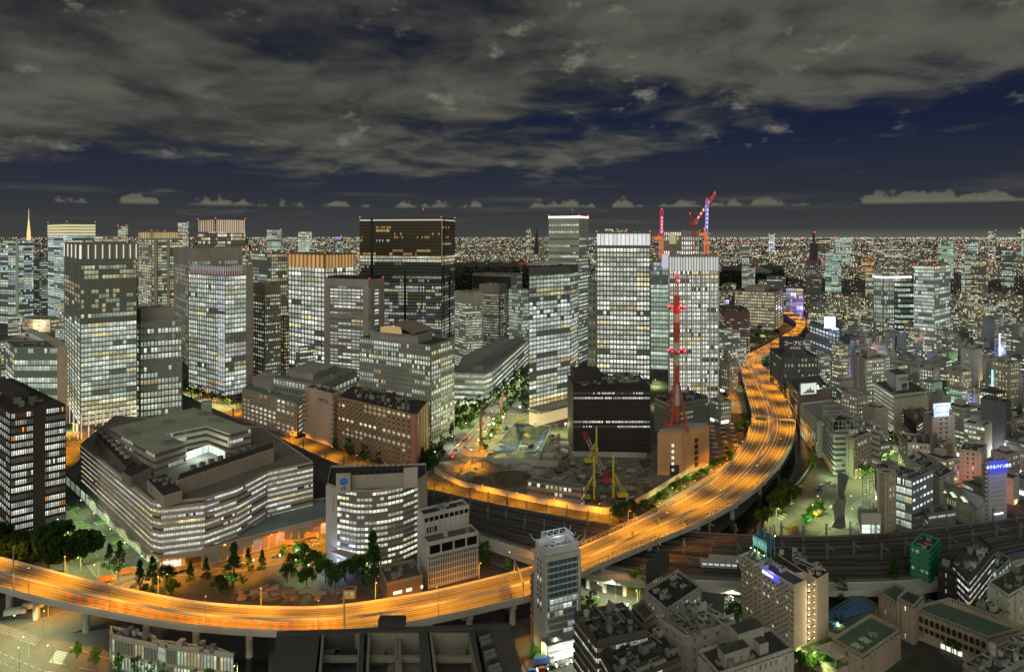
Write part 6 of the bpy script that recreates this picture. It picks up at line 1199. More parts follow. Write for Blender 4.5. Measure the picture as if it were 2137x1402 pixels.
for x, y in ((1285, 1248), (1470, 1262), (1520, 1268), (1535, 1295), (1150, 1375), (1185, 1385), (1215, 1395)): p = G(x, y); lamp(lp_wht, p.x, p.y, 0, x, 'white lamp by the lower streets')
a, b_ = road([(1105, 1405, 1110, 1430), (1200, 1375, 1200, 1400), (1260, 1330, 1250, 1400)], .05, ASPL)
road([(1095, 1378, 1098, 1393), (1212, 1355, 1212, 1367)], .055, PAVE, 'pavement')
# river and its banks
WAT, nw = base_mat('water'); nz = nw.noise(nw.n('ShaderNodeTexCoord').outputs['Object'], .35, 3, .6); bp = nw.n('ShaderNodeBump', ins={'Strength': .25, 'Distance': .3, 'Height': nz})
pp = nw.n('ShaderNodeBsdfPrincipled', ins={'Base Color': (.006, .008, .008, 1), 'Roughness': .10, 'Normal': bp.outputs[0]}); out(nw, pp.outputs[0])
a, b_ = edges([(1470, 1135, 1590, 1112), (1540, 1080, 1612, 1062), (1600, 1020, 1655, 1022), (1640, 968, 1690, 975), (1658, 930, 1690, 945), (1650, 890, 1672, 900)], .06); mb = MB(); sheet(a, b_, 0, 1, .06, mb); mb.build('river', WAT, None, kind='structure')
mb = MB(); wallstrip(b_, 0, 2.4, mb); mb.build('river_wall', mat((.24, .2, .15)), None, kind='structure')
for pl in ([(900, 1330), (1110, 1285), (1112, 1235), (1040, 1300), (1000, 1340)], [(150, 1320), (250, 1290), (560, 1330), (560, 1420), (490, 1400), (480, 1370), (320, 1340), (235, 1310)]):
    mb = MB(); mb.poly([G(x, y, .065) for x, y in pl]); mb.build('canal', WAT, None, kind='structure')
# railway: viaducts with tracks
RZ = 7.0
RA = [(330, 800, 320, 828), (420, 842, 405, 868), (560, 905, 540, 930), (700, 968, 690, 995), (790, 1000, 780, 1030), (890, 1022, 885, 1066), (1000, 1046, 1000, 1112), (1120, 1070, 1110, 1148), (1250, 1092, 1240, 1178), (1400, 1108, 1400, 1200), (1560, 1118, 1570, 1210), (1700, 1121, 1700, 1212), (1850, 1114, 1880, 1208), (2000, 1098, 2010, 1185), (2140, 1080, 2160, 1150), (2240, 1066, 2260, 1130)]
a, b_ = edges(RA, RZ); r_ = bpy.data.objects.new('railway_viaduct', None); COL.objects.link(r_); r_['kind'] = 'structure'
mb = MB(); sheet(a, b_, 0, 1, RZ, mb); wallstrip(a, RZ-1.6, RZ+1.0, mb, 1); wallstrip(b_, 0, RZ+1.0, mb, 1); mb.build('track_bed', [mat((.035, .032, .03), .95, .4, .5, streak=False), mat((.17, .17, .16))], r_)
mb = MB(); RW = a, b_
for i in range(len(a)-1):
    wd = (b_[i]-a[i]).length; nt = max(2, int(wd/5.2))
for t in range(12):
    f = (t+.5)/12
    for i in range(len(a)-1):
        wd = (b_[i]-a[i]).length; nt = max(2, int(wd/5.4))
        if t >= nt: continue
        f0 = (t+.5)/nt; wd2 = (b_[i+1]-a[i+1]).length
        for s in (-.75, .75): p, q = lerp(a[i], b_[i], f0+s/wd), lerp(a[i+1], b_[i+1], f0+s/wd2); mb.beam((p.x, p.y, RZ+.12), (q.x, q.y, RZ+.12), .22)
mb.build('rails', mat((.20, .19, .18), .4, metal=.5), r_)
mb = MB()
for t in (.30, .52, .78):
    E = [lerp(p, q, t) for p, q in zip(a, b_)][30:]; 
    for i in range(len(E)-1): p, q = E[i], E[i+1]; mb.beam((p.x, p.y, RZ+.7), (q.x, q.y, RZ+.7), .0) if False else mb.poly([(p.x, p.y, RZ), (q.x, q.y, RZ), (q.x, q.y, RZ+1.6), (p.x, p.y, RZ+1.6)]); mb.poly([(p.x, p.y, RZ+1.6), (q.x, q.y, RZ+1.6), (q.x, q.y+.6, RZ+1.6), (p.x, p.y+.6, RZ+1.6)])
mb.build('concrete_dividers', mat((.085, .082, .078)), r_)
mb = MB()   # arcade openings seen on the street side of the viaduct
for i in range(4, 44, 2): p = b_[i]; mb.bc(p.x, p.y-.3, 0, 1.4, 1.4, RZ+.8, .3)
mb.build('pier', CONC, r_)
# second lower viaduct in front
a2, b2 = edges([(1000, 1118, 1000, 1132), (1100, 1150, 1095, 1166), (1215, 1180, 1210, 1196), (1290, 1196, 1285, 1212), (1400, 1209, 1400, 1222), (1560, 1216, 1560, 1232), (1740, 1218, 1740, 1236), (1900, 1212, 1905, 1232), (2030, 1192, 2040, 1208), (2200, 1152, 2200, 1168)], 8.5)
mb = MB(); sheet(a2, b2, 0, 1, 8.5, mb); wallstrip(b2, 6.5, 9.4, mb); wallstrip(a2, 6.5, 9.4, mb); sheet(a2, b2, 0, 1, 6.5, mb); [mb.cyl(lerp(a2[i], b2[i], .5).x, lerp(a2[i], b2[i], .5).y, 0, 6.6, 1.2, k=10) for i in range(1, len(a2), 3)]; mb.build('lower_viaduct', mat((.42, .42, .38)), None, kind='structure')
TR, nT = base_mat('train_side'); 
# overhead line masts
mast = thing('catenary_mast', '', 'railway mast', (0, 0, 0), 'overhead line masts along the railway'); m_ = MB(); m_.lattice((0, 0, 0), (0, 0, 9), .7, 8, t=.16); m_.build('mast', mat((.20, .20, .19)), mast); m_ = MB(); m_.beam((0, 0, 7.5), (0, -6.5, 7.8), .22); m_.beam((0, 0, 6.2), (0, -6, 7.6), .12); m_.build('bracket', mat((.36, .36, .34)), mast)
k_ = 0
for i in range(3, len(a), 2):
    for t in ((.02, .5) if i > 26 else (.02,)):
        p = lerp(a[i], b_[i], t+.04*(i % 3)); o = mast if k_ == 0 else copy_tree(mast, (0, 0, 0)); o.location = (p.x, p.y, RZ); o.rotation_euler = (0, 0, rng.uniform(-.2, .2)); reg(o, 'overhead line mast on the railway', p.x, p.y, RZ+4); k_ += 1
# train parked on the near tracks
for j in range(2):
    p0, p1 = G(1462+j*18, 1186-j*9, RZ), G(1548, 1191-j*9, RZ); e = (p1-p0).normalized(); r_ = thing('train', ('short' if j else 'long')+' grey commuter train standing on the tracks beside the cream hotel', 'train', (p0.x, p0.y, RZ)); 
    for c in range(1 if j else 2): q = p0+e*(c*19.5); m_ = MB(); m_.box((q.x, q.y), (e.x, e.y), 18.6, (-e.y, e.x), 2.9, RZ+.8, RZ+4); m_.box((q.x+.5*e.x, q.y), (e.x, e.y), 17, (-e.y, e.x), 2.7, RZ+4, RZ+4.3); o = m_.build('carriage', mat((.38, .38, .40), .4), r_); m_ = MB(); [m_.box((q.x+e.x*(1+w*3.0)+e.y*.06, q.y+e.y*(1+w*3.0)-.06), (e.x, e.y), 2.2, (e.y, -e.x), .05, RZ+2.1, RZ+3.1) for w in range(6)]; m_.build('window', emat((.9, .95, 1), .5), o)
# ================================================================ trees
BARK = mat((.09, .065, .045))
def leafmat(c):
    key = ('leaf', tuple(c))
    if key in _m: return _m[key]
    m, n = base_mat('foliage'); oi = n.n('ShaderNodeTexCoord').outputs['Object']; f = n.noise(oi, .9, 3, .6)
    col = n.mix(n.ss(f, .35, .65), c4([x*.55 for x in c]), c4([x*1.35 for x in c])); d_ = n.n('ShaderNodeBsdfDiffuse', ins={0: col}); t_ = n.n('ShaderNodeBsdfTranslucent', ins={0: col}); mx = n.n('ShaderNodeMixShader', ins={0: .35}); n.t.links.new(d_.outputs[0], mx.inputs[1]); n.t.links.new(t_.outputs[0], mx.inputs[2]); out(n, mx.outputs[0]); _m[key] = m; return m
def tree_proto(shape, ht, rad, nleaf, col, seed):
    r = random.Random(seed); t = thing('tree', '', 'tree', (0, 0, 0)); m_ = MB(); m_.cyl(0, 0, 0, ht*.45, rad*.09, rad*.06, 7)
    th = ht*(.95 if shape == 'cone' else .6); m_.cyl(0, 0, ht*.4, th, rad*.06, .04, 6)
    limbs = []
    for k in range(7): a_ = r.uniform(0, 6.28); z = ht*r.uniform(.3, .6); q = Vector((rad*.7*math.cos(a_), rad*.7*math.sin(a_), z+ht*.18)); m_.beam((0, 0, z), q, rad*.05, w2=.03); limbs.append(q)
    m_.build('trunk', BARK, t); m_ = MB()
    cl = []
    for k in range(26 if shape != 'cone' else 34):
        if shape == 'cone': z = r.uniform(.12, 1); rr = rad*(1.05-z)*r.uniform(.4, 1); a_ = r.uniform(0, 6.28); cl.append((Vector((rr*math.cos(a_), rr*math.sin(a_), ht*z)), rad*(.16+.26*(1-z))))
        elif shape == 'oval': z = r.uniform(.22, 1); rr = rad*math.sqrt(max(0, 1-((z-.55)/.5)**2))*r.uniform(.3, .95); a_ = r.uniform(0, 6.28); cl.append((Vector((rr*math.cos(a_), rr*math.sin(a_), ht*z)), rad*.32))
        else: u_ = r.uniform(-.5, 1); a_ = r.uniform(0, 6.28); rr = rad*math.sqrt(max(0, 1-u_*u_))*r.uniform(.5, 1); cl.append((Vector((rr*math.cos(a_), rr*math.sin(a_), ht*.62+ht*.34*u_)), rad*r.uniform(.22, .36)))
    for k in range(nleaf):
        c, cr_ = r.choice(cl); d_ = Vector((r.gauss(0, 1), r.gauss(0, 1), r.gauss(0, 1))).normalized()*cr_*r.uniform(.5, 1.05); p = c+d_; s = r.uniform(.26, .55)*max(.8, rad/4); n1 = Vector((r.uniform(-1, 1), r.uniform(-1, 1), r.uniform(-1, 1))).normalized(); n2 = n1.orthogonal().normalized()
        m_.poly([p-n1*s, p-n2*s*.6, p+n1*s, p+n2*s*.6])
    m_.build('crown', leafmat(col), t); return t
TP = {'round': tree_proto('round', 9, 4.4, 1500, (.065, .13, .03), 1), 'big': tree_proto('round', 16, 8.5, 3200, (.05, .10, .025), 2), 'cone': tree_proto('cone', 13, 3.6, 1500, (.05, .11, .03), 3), 'oval': tree_proto('oval', 10, 2.6, 1000, (.07, .17, .035), 4), 'bright': tree_proto('oval', 8, 2.8, 900, (.12, .30, .04), 5)}  # the bright kind carries lamp light in its lighter leaf colour
tu = set()
def tree(kind, x, y, s=1.0, ph=None, z=0.0):
    p = G(x, y, z); pr = TP[kind]; rz = rng.uniform(0, 6)
    if kind in tu: o = copy_tree(pr, p, rz, s)
    else: tu.add(kind); o = pr; o.location = p; o.rotation_euler = (0, 0, rz); o.scale = (s, s, s)
    o['group'] = 'trees planted among the buildings'
    reg(o, ph or {'round': 'round leafy tree', 'big': 'broad dark tree', 'cone': 'dark cone shaped tree', 'oval': 'slim upright street tree', 'bright': 'bright lamp lit tree'}[kind], p.x, p.y, 4)
for x, y in ((5, 1150), (38, 1160), (75, 1165), (110, 1170), (150, 1172), (20, 1178), (62, 1180), (100, 1186), (135, 1192), (95, 1150), (-20, 1170), (170, 1180), (120, 1140)): tree('big', x, y, rng.uniform(.8, 1.1))
for x, y, s in ((228, 1185, 1.0), (250, 1190, 1.2), (292, 1235, 1.2), (318, 1232, 1.3), (488, 1225, 1.7), (397, 1212, .8), (547, 1188, .8), (518, 1190, .9), (430, 1210, .9)): tree('cone', x, y, s)
for x, y, s in ((345, 1225, 1.2), (360, 1238, .7), (460, 1240, 1.0), (610, 1195, 1.1), (630, 1180, 1.2), (655, 1200, 1.3), (600, 1215, 1.0), (680, 1215, 1.2), (720, 1210, 1.1), (745, 1205, 1.2), (640, 1222, 1.0), (700, 1228, 1.0), (775, 1200, 1.3)): tree('round', x, y, s)
tree('cone', 778, 1216, 2.0, 'tall dark tree against the curved headquarters'); tree('bright', 355, 1240, .9); tree('bright', 468, 1200, .6); tree('bright', 616, 1150, .7); tree('bright', 592, 1158, .8)
for x, y in ((160, 1372), (198, 1386), (246, 1400), (288, 1408), (318, 1414), (347, 1418), (405, 1432), (440, 1438), (475, 1442)): tree('bright', x, y, rng.uniform(.8, 1.05))
for x, y, s in ((1012, 1180, 1.3), (1062, 1190, .9), (1240, 1275, 1.0), (1228, 1290, 1.0), (1215, 1280, .8), (1115, 1378, .8), (1155, 1368, .7)): tree('bright' if x in (1062, 1115, 1155) else 'oval', x, y, s)
tree('bright', 1330, 1238, 1.6, 'tall bright tree by the hoarding'); tree('round', 1535, 1300, 1.0); tree('oval', 1752, 1268, 1.6, 'tall dark tree beside the pool'); tree('cone', 1866, 1235, 1.3); tree('oval', 1750, 1330, 1.0)
for x, y in ((1770, 1312), (1785, 1306), (1800, 1298), (1680, 1400), (1700, 1396), (1722, 1402), (1668, 1392), (1948, 1335), (1990, 1365), (1925, 1330)): tree('round', x, y, .7)
E = [lerp(p, q, -.35) for p, q in zip(AVA, AVB)]
for i in range(2, len(E), 1): 
    if i % 2 or i > 10: q = PX(E[i].x, E[i].y); tree('oval' if i % 3 else 'cone', q[0], q[1], rng.uniform(.95, 1.3))
E = [lerp(p, q, 1.3) for p, q in zip(AVA, AVB)]
for i in range(8, len(E), 2): q = PX(E[i].x, E[i].y); tree('oval', q[0], q[1], 1.2)
for x, y in ((948, 872), (960, 868), (972, 862), (985, 856), (1000, 850), (955, 890), (970, 882), (1040, 840), (1056, 832), (1070, 824), (1078, 838), (1090, 812), (1098, 802), (1062, 850), (1108, 846), (1130, 850), (1165, 850), (1178, 846), (1095, 858)): tree('oval', x, y, rng.uniform(1.1, 1.6))
for x, y in ((388, 812), (396, 818), (405, 822), (414, 826), (424, 830), (445, 838), (462, 842), (478, 846), (500, 846), (726, 948), (733, 955), (758, 962), (768, 966), (790, 972), (700, 940)): tree('oval', x, y, rng.uniform(.9, 1.4))
for x, y in ((885, 985), (892, 975), (900, 965), (905, 985), (915, 960)): tree('round', x, y, 1.2)
for k in range(26): x = 1372+k*7.4+rng.uniform(-3, 3); tree('round' if k % 3 else 'bright', x, 1048-k*4.3+rng.uniform(-6, 2), rng.uniform(.45, .75))
for x, y in ((1505, 850), (1512, 836), (1502, 815), (1518, 802), (1525, 785), (1512, 775), (1528, 760), (1540, 742), (1565, 722), (1552, 715), (1580, 708), (1600, 705), (1585, 690), (1620, 700), (1665, 712), (1672, 725), (1685, 722), (1600, 760), (1605, 748), (1612, 742), (1560, 900), (1548, 880), (1540, 900)): tree('round' if rng.random() < .6 else 'bright', x, y, rng.uniform(.8, 1.4))
for x, y in ((1620, 1075), (1635, 1062), (1648, 1050), (1660, 1040), (1602, 1090), (1588, 1095), (1612, 1062), (1640, 1035), (1625, 1050)): tree('round', x, y, rng.uniform(.9, 1.2))
for x, y in ((1690, 1085), (1700, 1075), (1706, 1066), (1715, 1068), (1682, 1095), (1690, 960), (1697, 975), (1700, 950), (1845, 935), (1850, 950), (1856, 962), (1842, 968), (1795, 995), (1812, 992), (1862, 920), (1870, 928)): tree('bright', x, y, rng.uniform(.8, 1.2))
for x, y in ((1285, 1078), (1302, 1070), (1318, 1066), (1345, 1068), (1362, 1076), (1290, 1086)): tree('round', x, y, .8)
# ================================================================ vehicles
def vehicle(kind, body, x, y, rz, label, z=0.0, lights=0, cat=None):
    p = G(x, y, z); r_ = thing(kind, label or '', cat or kind.replace('_', ' '), p); c, s = math.cos(rz), math.sin(rz)
    def bb(name, cx, cy__, cz, sx, sy, sz, m__): m_ = MB(); m_.bc(p.x+cx*c-cy__*s, p.y+cx*s+cy__*c, z+cz, sx, sy, sz, rz); return m_.build(name, m__, r_)
    if kind in ('truck', 'bus'):
        L_ = 9 if kind == 'truck' else 10
        bb('cargo_box' if kind == 'truck' else 'body', -1, 0, .9, L_-2.2 if kind == 'truck' else L_, 2.4, 2.4, body); 
        if kind == 'truck': bb('cab', L_/2-1.1, 0, .6, 1.9, 2.3, 2.1, mat((.45, .44, .4), .4)); bb('windscreen', L_/2-.2, 0, 1.5, .2, 2.0, .9, BLACK)
        else: bb('window', -1, 0, 2.0, L_-1, 2.46, .8, BLACK)
        hx = L_/2-.1
    else:
        hx = 2.2; m_ = MB(); P_ = [(-2.2, .35), (2.2, .35), (2.15, .85), (1.3, .95), (.7, 1.45), (-1.3, 1.48), (-2.1, .95)]
        for sy in (-.85, .85): m_.poly([(p.x+a_*c-sy*s, p.y+a_*s+sy*c, z+h_) for a_, h_ in P_])
        for (a_, h_), (a2_, h2_) in zip(P_, P_[1:]+P_[:1]): m_.poly([(p.x+a_*c+.85*s, p.y+a_*s-.85*c, z+h_), (p.x+a2_*c+.85*s, p.y+a2_*s-.85*c, z+h2_), (p.x+a2_*c-.85*s, p.y+a2_*s+.85*c, z+h2_), (p.x+a_*c-.85*s, p.y+a_*s+.85*c, z+h_)])
        m_.build('body', body, r_); bb('window', -.25, 0, .98, 2.1, 1.74, .36, BLACK)
    for a_ in (-hx*.62, hx*.62):
        for sy in (-.9, .9): m_ = MB(); q = Vector((p.x+a_*c-sy*s, p.y+a_*s+sy*c, z+.38)); m_.beam(q-Vector((-s, c, 0))*.12, q+Vector((-s, c, 0))*.12, .72); m_.build('wheel', BLACK, r_)
    if lights:
        for sy in (-.65, .65):
            m_ = MB(); q = (p.x+(hx if lights > 0 else -hx)*c-sy*s, p.y+(hx if lights > 0 else -hx)*s+sy*c, z+.75); ball(m_, q, .38); m_.build('headlight' if lights > 0 else 'tail_lamp', emat((1, .97, .85), 6) if lights > 0 else emat((1, .03, .02), 6), r_)
    if not label: reg(r_, lights_phrase(kind, body), p.x, p.y, z)
    return r_
CC = {'white': mat((.6, .6, .6), .3), 'black': mat((.03, .03, .03), .3), 'silver': mat((.35, .36, .38), .3), 'blue': mat((.05, .12, .4), .3), 'red': mat((.4, .03, .03), .3), 'yellow': mat((.6, .38, .04), .4), 'green': mat((.05, .3, .14), .4), 'orange': mat((.5, .26, .12), .5)}
def lights_phrase(kind, body): return f"{next(k for k, v in CC.items() if v == body)} {kind.replace('_', ' ')}"
vehicle('truck', CC['orange'], 272, 1197, .35, 'brown box truck waiting on the orange side street'); vehicle('truck', CC['orange'], 225, 1213, .38, 'brown box truck half hidden by the expressway parapet'); vehicle('truck', CC['white'], 32, 1283, .4, 'white box truck behind the lower left crossing'); vehicle('truck', CC['white'], 70, 1270, .4, 'white box truck just under the expressway edge')
vehicle('truck', CC['blue'], 1135, 1385, .15, 'blue cabbed truck parked below the slim white tower'); vehicle('truck', CC['blue'], 1486, 1226, .8, 'blue mixer truck turning near the lattice hoarding block'); vehicle('bus', CC['green'], 1684, 1089, .75, 'green bus by the trees along the right hand street'); vehicle('truck', CC['yellow'], 1706, 1074, .8, 'yellow truck ahead of the green bus'); vehicle('truck', CC['yellow'], 1655, 1108, .7, 'yellow crane truck parked beside the railway')
for x, y, c_ in ((1110, 1402, 'blue'), (1132, 1398, 'red'), (1150, 1393, 'black'), (1182, 1383, 'white'), (1172, 1388, 'white')): vehicle('car', CC[c_], x, y, .2, None, lights=1)
for k in range(9): t = k/9; i = 3+k; p = lerp(AVA[min(i*2, len(AVA)-1)], AVB[min(i*2, len(AVB)-1)], .3+.12*(k % 2)); q = PX(p.x, p.y); e = AVA[min(i*2+1, len(AVA)-1)]-AVA[i*2]; vehicle('car', CC[('white', 'black', 'silver')[k % 3]], q[0], q[1], math.atan2(e.y, e.x), None, lights=-1)
for k in range(6): i = 6+k*2; p = lerp(AVA[i], AVB[i], .75); q = PX(p.x, p.y); e = AVA[i+1]-AVA[i]; vehicle('car', CC[('silver', 'black')[k % 2]], q[0], q[1], math.atan2(e.y, e.x)+math.pi, None, lights=1)
for k in range(5): vehicle('car', CC[('yellow', 'black')[k % 2]], 942+k*8, 948-k*9, .95, None, lights=-1)
mb = MB()
for r0, (x0, y0, dx, dy, n_) in enumerate(((1486, 895, 2.8, 9.5, 8), (1508, 892, 3.2, 9.5, 6), (1528, 890, 3.0, 9.0, 7))):
    for k in range(n_):
        x, y = x0+dx*k*.6, y0+dy*k; p, q = G(x-7, y, .05), G(x+5, y-.6, .05); mb.beam(p, q, .25)
        if rng.random() < .72: vehicle('car', CC[rng.choice(['white', 'silver', 'black', 'blue', 'white'])], x, y-4, .08, None)
mb.build('parking_bays', MARK, None, kind='structure')
for k in range(10): p, q = G(1592+k*4.5, 1112-k*4.5, .05), G(1602+k*4.5, 1115-k*4.5, .05); m_ = MB() if k == 0 else m_; m_.beam(p, q, .3)
for k in range(8): p, q = G(1610+k*6, 1118-k*.2, .05), G(1622+k*6, 1100+k*.5, .05); m_.beam(p, q, .2)
m_.build('parking_bays', MARK, None, kind='structure')
for x, y, c_ in ((1650, 1052, 'white'), (1716, 1013, 'white'), (1738, 1012, 'silver'), (1728, 1006, 'white'), (1672, 1018, 'silver'), (1708, 1022, 'blue'), (1455, 1180+42, 'white'), (448, 1160, 'white'), (455, 1166, 'silver'), (505, 1178, 'white'), (655, 1130, 'silver'), (660, 1138, 'white'), (505, 1182, 'black')): vehicle('car', CC[c_], x, y, .4, None)
vehicle('truck', CC['orange'], 600, 1138, .3, 'pale box truck on the orange lit street beside the podium'); vehicle('truck', CC['orange'], 650, 1122, .3, 'second box truck on the orange lit street, nearer the curved headquarters')
for x, y in ((470, 1165), (560, 1150), (600, 1160), (640, 1140), (670, 1150), (530, 1175)): p = G(x, y); lamp(lp_sod2, p.x, p.y, 0, x, 'sodium lamp by the podium shops')
# ================================================================ construction site
SITE = mat((.16, .15, .12), .95, .5, .9, streak=False)
q = [G(x, y, .07) for x, y in ((900, 995), (1275, 1082), (1400, 1005), (1190, 862), (1060, 862))]; pr = [Vector((p.x, p.y, .07)) for p in PIT]
mb = MB(); mb.poly([q[0], q[1], pr[1], pr[0]]); mb.poly([q[1], q[2], q[3], pr[2], pr[1]]); mb.poly([q[3], q[4], pr[3], pr[2]]); mb.poly([q[4], q[0], pr[0], pr[3]])
q2_ = [G(x, y, .07) for x, y in ((1400, 1005), (1500, 985), (1380, 930), (1190, 862))]; mb.poly([q[2], q2_[1], q2_[2], q[3]]); mb.build('site_ground', SITE, None, kind='structure')
r_ = thing('excavation', 'floodlit excavation with sloped concrete sides and blue sheeting', 'pit', G(1090, 920)); PZ = -9
I_ = [G(x, y, PZ) for x, y in ((1077, 941), (1115, 943), (1132, 906), (1086, 901))]; O_ = [Vector((p.x, p.y, .1)) for p in PIT]
m_ = MB()
for i in range(4): m_.poly([O_[i], O_[(i+1) % 4], I_[(i+1) % 4], I_[i]])
m_.poly(I_, m=1); m_.build('sloped_sides', [mat((.17, .175, .145), .9, .45, .5), mat((.15, .19, .17), .5, .5, .4)], r_)
for s in (1, 2, 3):
    for k in range(13):
        if rng.random() < .15: continue
        t0, t1 = (k+.1)/13, (k+.8)/13; hi_ = rng.uniform(.15, .45); f = lambda t, h_: lerp(lerp(O_[s], O_[(s+1) % 4], t), lerp(I_[s], I_[(s+1) % 4], t), h_)+Vector((0, 0, .95))
        m_ = MB(); m_.poly([f(t0, hi_), f(t1, hi_), f(t1, .98), f(t0, .98)]); m_.build('blue_sheet', mat((.07, .16, .60) if k % 3 else (.40, .48, .58), .5), r_)
m_ = MB()
for i in range(4): m_.beam(O_[i], O_[(i+1) % 4], .8)
m_.build('rim', mat((.45, .44, .38)), r_); lamp_or_fill_light(r_, 'POINT', (6, 5, 6), (.9, 1, .75), 6000, size=1)  # the point light is added fill over the pit, without a fitting
for x, y, s, c_ in ((1090, 975, 9, (.3, .3, .27)), (1120, 985, 8, (.25, .24, .2)), (1010, 1010, 16, (.10, .075, .05)), (1060, 1000, 18, (.09, .07, .05)), (1150, 960, 6, (.2, .2, .18)), (1140, 1000, 5, (.12, .1, .08)), (1010, 965, 9, (.16, .15, .12)), (980, 990, 7, (.22, .21, .18))):
    p = G(x, y); r_ = thing('spoil_heap', '', 'earth heap', p); m_ = MB(); K = 14; rr = [rng.uniform(.75, 1.1)*s for _ in range(K)]
    for k in range(K): a0, a1 = k*math.tau/K, (k+1)*math.tau/K; f = lambda a, q, z: (p.x+q*math.cos(a), p.y+q*math.sin(a), z); m_.poly([f(a0, rr[k], .1), f(a1, rr[(k+1) % K], .1), f(a1, rr[(k+1) % K]*.45, s*.28), f(a0, rr[k]*.45, s*.28)]); m_.poly([f(a0, rr[k]*.45, s*.28), f(a1, rr[(k+1) % K]*.45, s*.28), (p.x, p.y, s*.36)])
    m_.build('earth', mat(c_, .95, .4, .5), r_); reg(r_, 'heap of spoil', p.x, p.y)
def stack(kind, label, x0, y0, n_, sx, sy, sz, col, seed):
    r = random.Random(seed)
    for k in range(n_):
        p = G(x0+r.uniform(-1, 1)*sx, y0+r.uniform(-1, 1)*sy); o = MB(); L_, h_ = r.uniform(2.5, 8), r.uniform(.6, sz); t = thing(kind, '', 'site goods', p, 'materials lying on the building site'); a_ = r.uniform(-.4, .9)
        for j in range(3): o.bc(p.x, p.y+j*.9, .08, L_, .6, h_*r.uniform(.5, 1), a_)
        o.build('stacked_beams', mat(r.choice(col)), t); reg(t, label, p.x, p.y)
stack('beam_stack', 'dark steel beam stack', 1265, 1010, 110, 90, 48, 2.4, ((.10, .06, .05), (.2, .19, .17), (.3, .28, .25), (.07, .07, .07)), 1)
stack('beam_stack', 'pale formwork stack', 1110, 975, 70, 130, 50, 2.2, ((.35, .34, .3), (.2, .2, .18)), 2)
stack('scrap_heap', 'salvaged stone pile', 560, 1240, 26, 60, 13, 1.8, ((.32, .22, .17), (.25, .24, .22), (.16, .13, .11)), 3)
stack('scrap_heap', 'brown timber pile', 690, 1242, 14, 55, 8, 1.8, ((.32, .22, .17), (.25, .24, .22), (.16, .13, .11)), 4)
vh = T('site_hut', 'small pale hut in the yard below the curved headquarters', 740, 1232, 1248, (716, None), (744, None), 1, 2, 1, 'band', (.45, .33, .22), wmat(.1), th=75, dens=0, par=.2)
b = T('site_office', 'three storey prefabricated pink site office beside the railway street', 1212, 1020, 1062, (1100, 1003), (1220, 1012), 3, 12, 2, 'band', (.40, .27, .22), wmat(.3, .1, 1.2, .3, (.06, .04, .03), 2), dens=0, par=.3, lm='the pink site office', roofm=(mat((.14, .16, .15)), mat((.35, .25, .2))))
# hoarding fence around the site, lit by the street
r_ = thing('site_fence', 'long pale hoarding fence curving round the building site beside the orange street', 'fence', G(1100, 1060)); E = cr([(905, 985), (938, 1003), (975, 1018), (1040, 1032), (1100, 1045), (1160, 1056), (1220, 1066), (1275, 1072), (1330, 1052), (1400, 1010), (1440, 985)], 6); E = [G(x, y) for x, y in E]; m_ = MB()
for p, q in zip(E, E[1:]): m_.poly([(p.x, p.y, 0), (q.x, q.y, 0), (q.x, q.y, 4.2), (p.x, p.y, 4.2)]); m_.beam((p.x, p.y, 0), (p.x, p.y, 4.6), .3)
m_.build('panel', mat((.58, .50, .38)), r_)
# piling rigs and crawler crane
def rig(label, x, y, ytop, lean, colm=YEL):
    p = G(x, y); d_ = p.y; hz = H-(ytop-HY)*d_/F; r_ = thing('piling_rig', label, 'piling rig', p, 'yellow piling rigs on the site'); m_ = MB(); m_.cyl(p.x, p.y, 1, hz, .8, .7, 8); m_.build('leader', colm, r_)
    for s in (-1, 1): m_ = MB(); m_.beam((p.x-lean*1.0+s*1.2, p.y+2, 2.5), (p.x, p.y, hz*.62), .55); m_.build('brace', colm, r_)
    m_ = MB(); m_.bc(p.x-lean*.8, p.y+1, 1.2, 7, 4, 2.4, .2); m_.build('machine_body', colm, r_); m_ = MB(); m_.bc(p.x-lean*.8, p.y-1.6, 0, 8, 1.1, 1.3, .2); m_.bc(p.x-lean*.8, p.y+3.4, 0, 8, 1.1, 1.3, .2); m_.build('crawler_track', BLACK, r_); m_ = MB(); m_.bc(p.x, p.y-.8, hz*.35, 2, 1.5, 3); m_.build('drill_head', colm, r_)
rig('tallest yellow piling rig in front of the black ribbed block', 1245, 968, 890, 7); rig('near yellow piling rig with wide braced foot', 1240, 1045, 952, 8); rig('yellow piling rig right of the near one with brace to the right', 1280, 1040, 950, -8); rig('yellow green rig in the floodlit far end of the site', 1135, 872, 818, -3, mat((.45, .5, .06)))
def crawler(label, x, y, tx, ty, c1, c2, w=1.8):
    p = G(x, y); d_ = p.y; tip = Vector(((tx-CX)*d_/F, d_, H-(ty-HY)*d_/F)); r_ = thing('crawler_crane', label, 'crane', p); m_ = MB(); m_.lattice((p.x, p.y, 3), tip, w, 14, 0, 1, t=.35); m_.build('jib', [c1, c2], r_); m_ = MB(); m_.bc(p.x, p.y, 1.4, 6, 4, 2.6, .4); m_.build('cab', c1, r_); m_ = MB(); m_.bc(p.x, p.y-2, 0, 7, 1.2, 1.4, .4); m_.bc(p.x, p.y+2, 0, 7, 1.2, 1.4, .4); m_.build('crawler_track', BLACK, r_); m_ = MB(); m_.beam(tip, (tip.x, tip.y, max(6, tip.z*.45)), .12); m_.build('hook_cable', STEEL, r_)
crawler('crawler crane with a red and white lattice jib leaning left on the site', 1268, 1010, 1219, 902, mat((.55, .05, .06)), WHITE, 2.6); crawler('dark crawler crane with upright rust coloured jib', 1168, 985, 1166, 905, mat((.22, .08, .06)), mat((.3, .28, .26)))
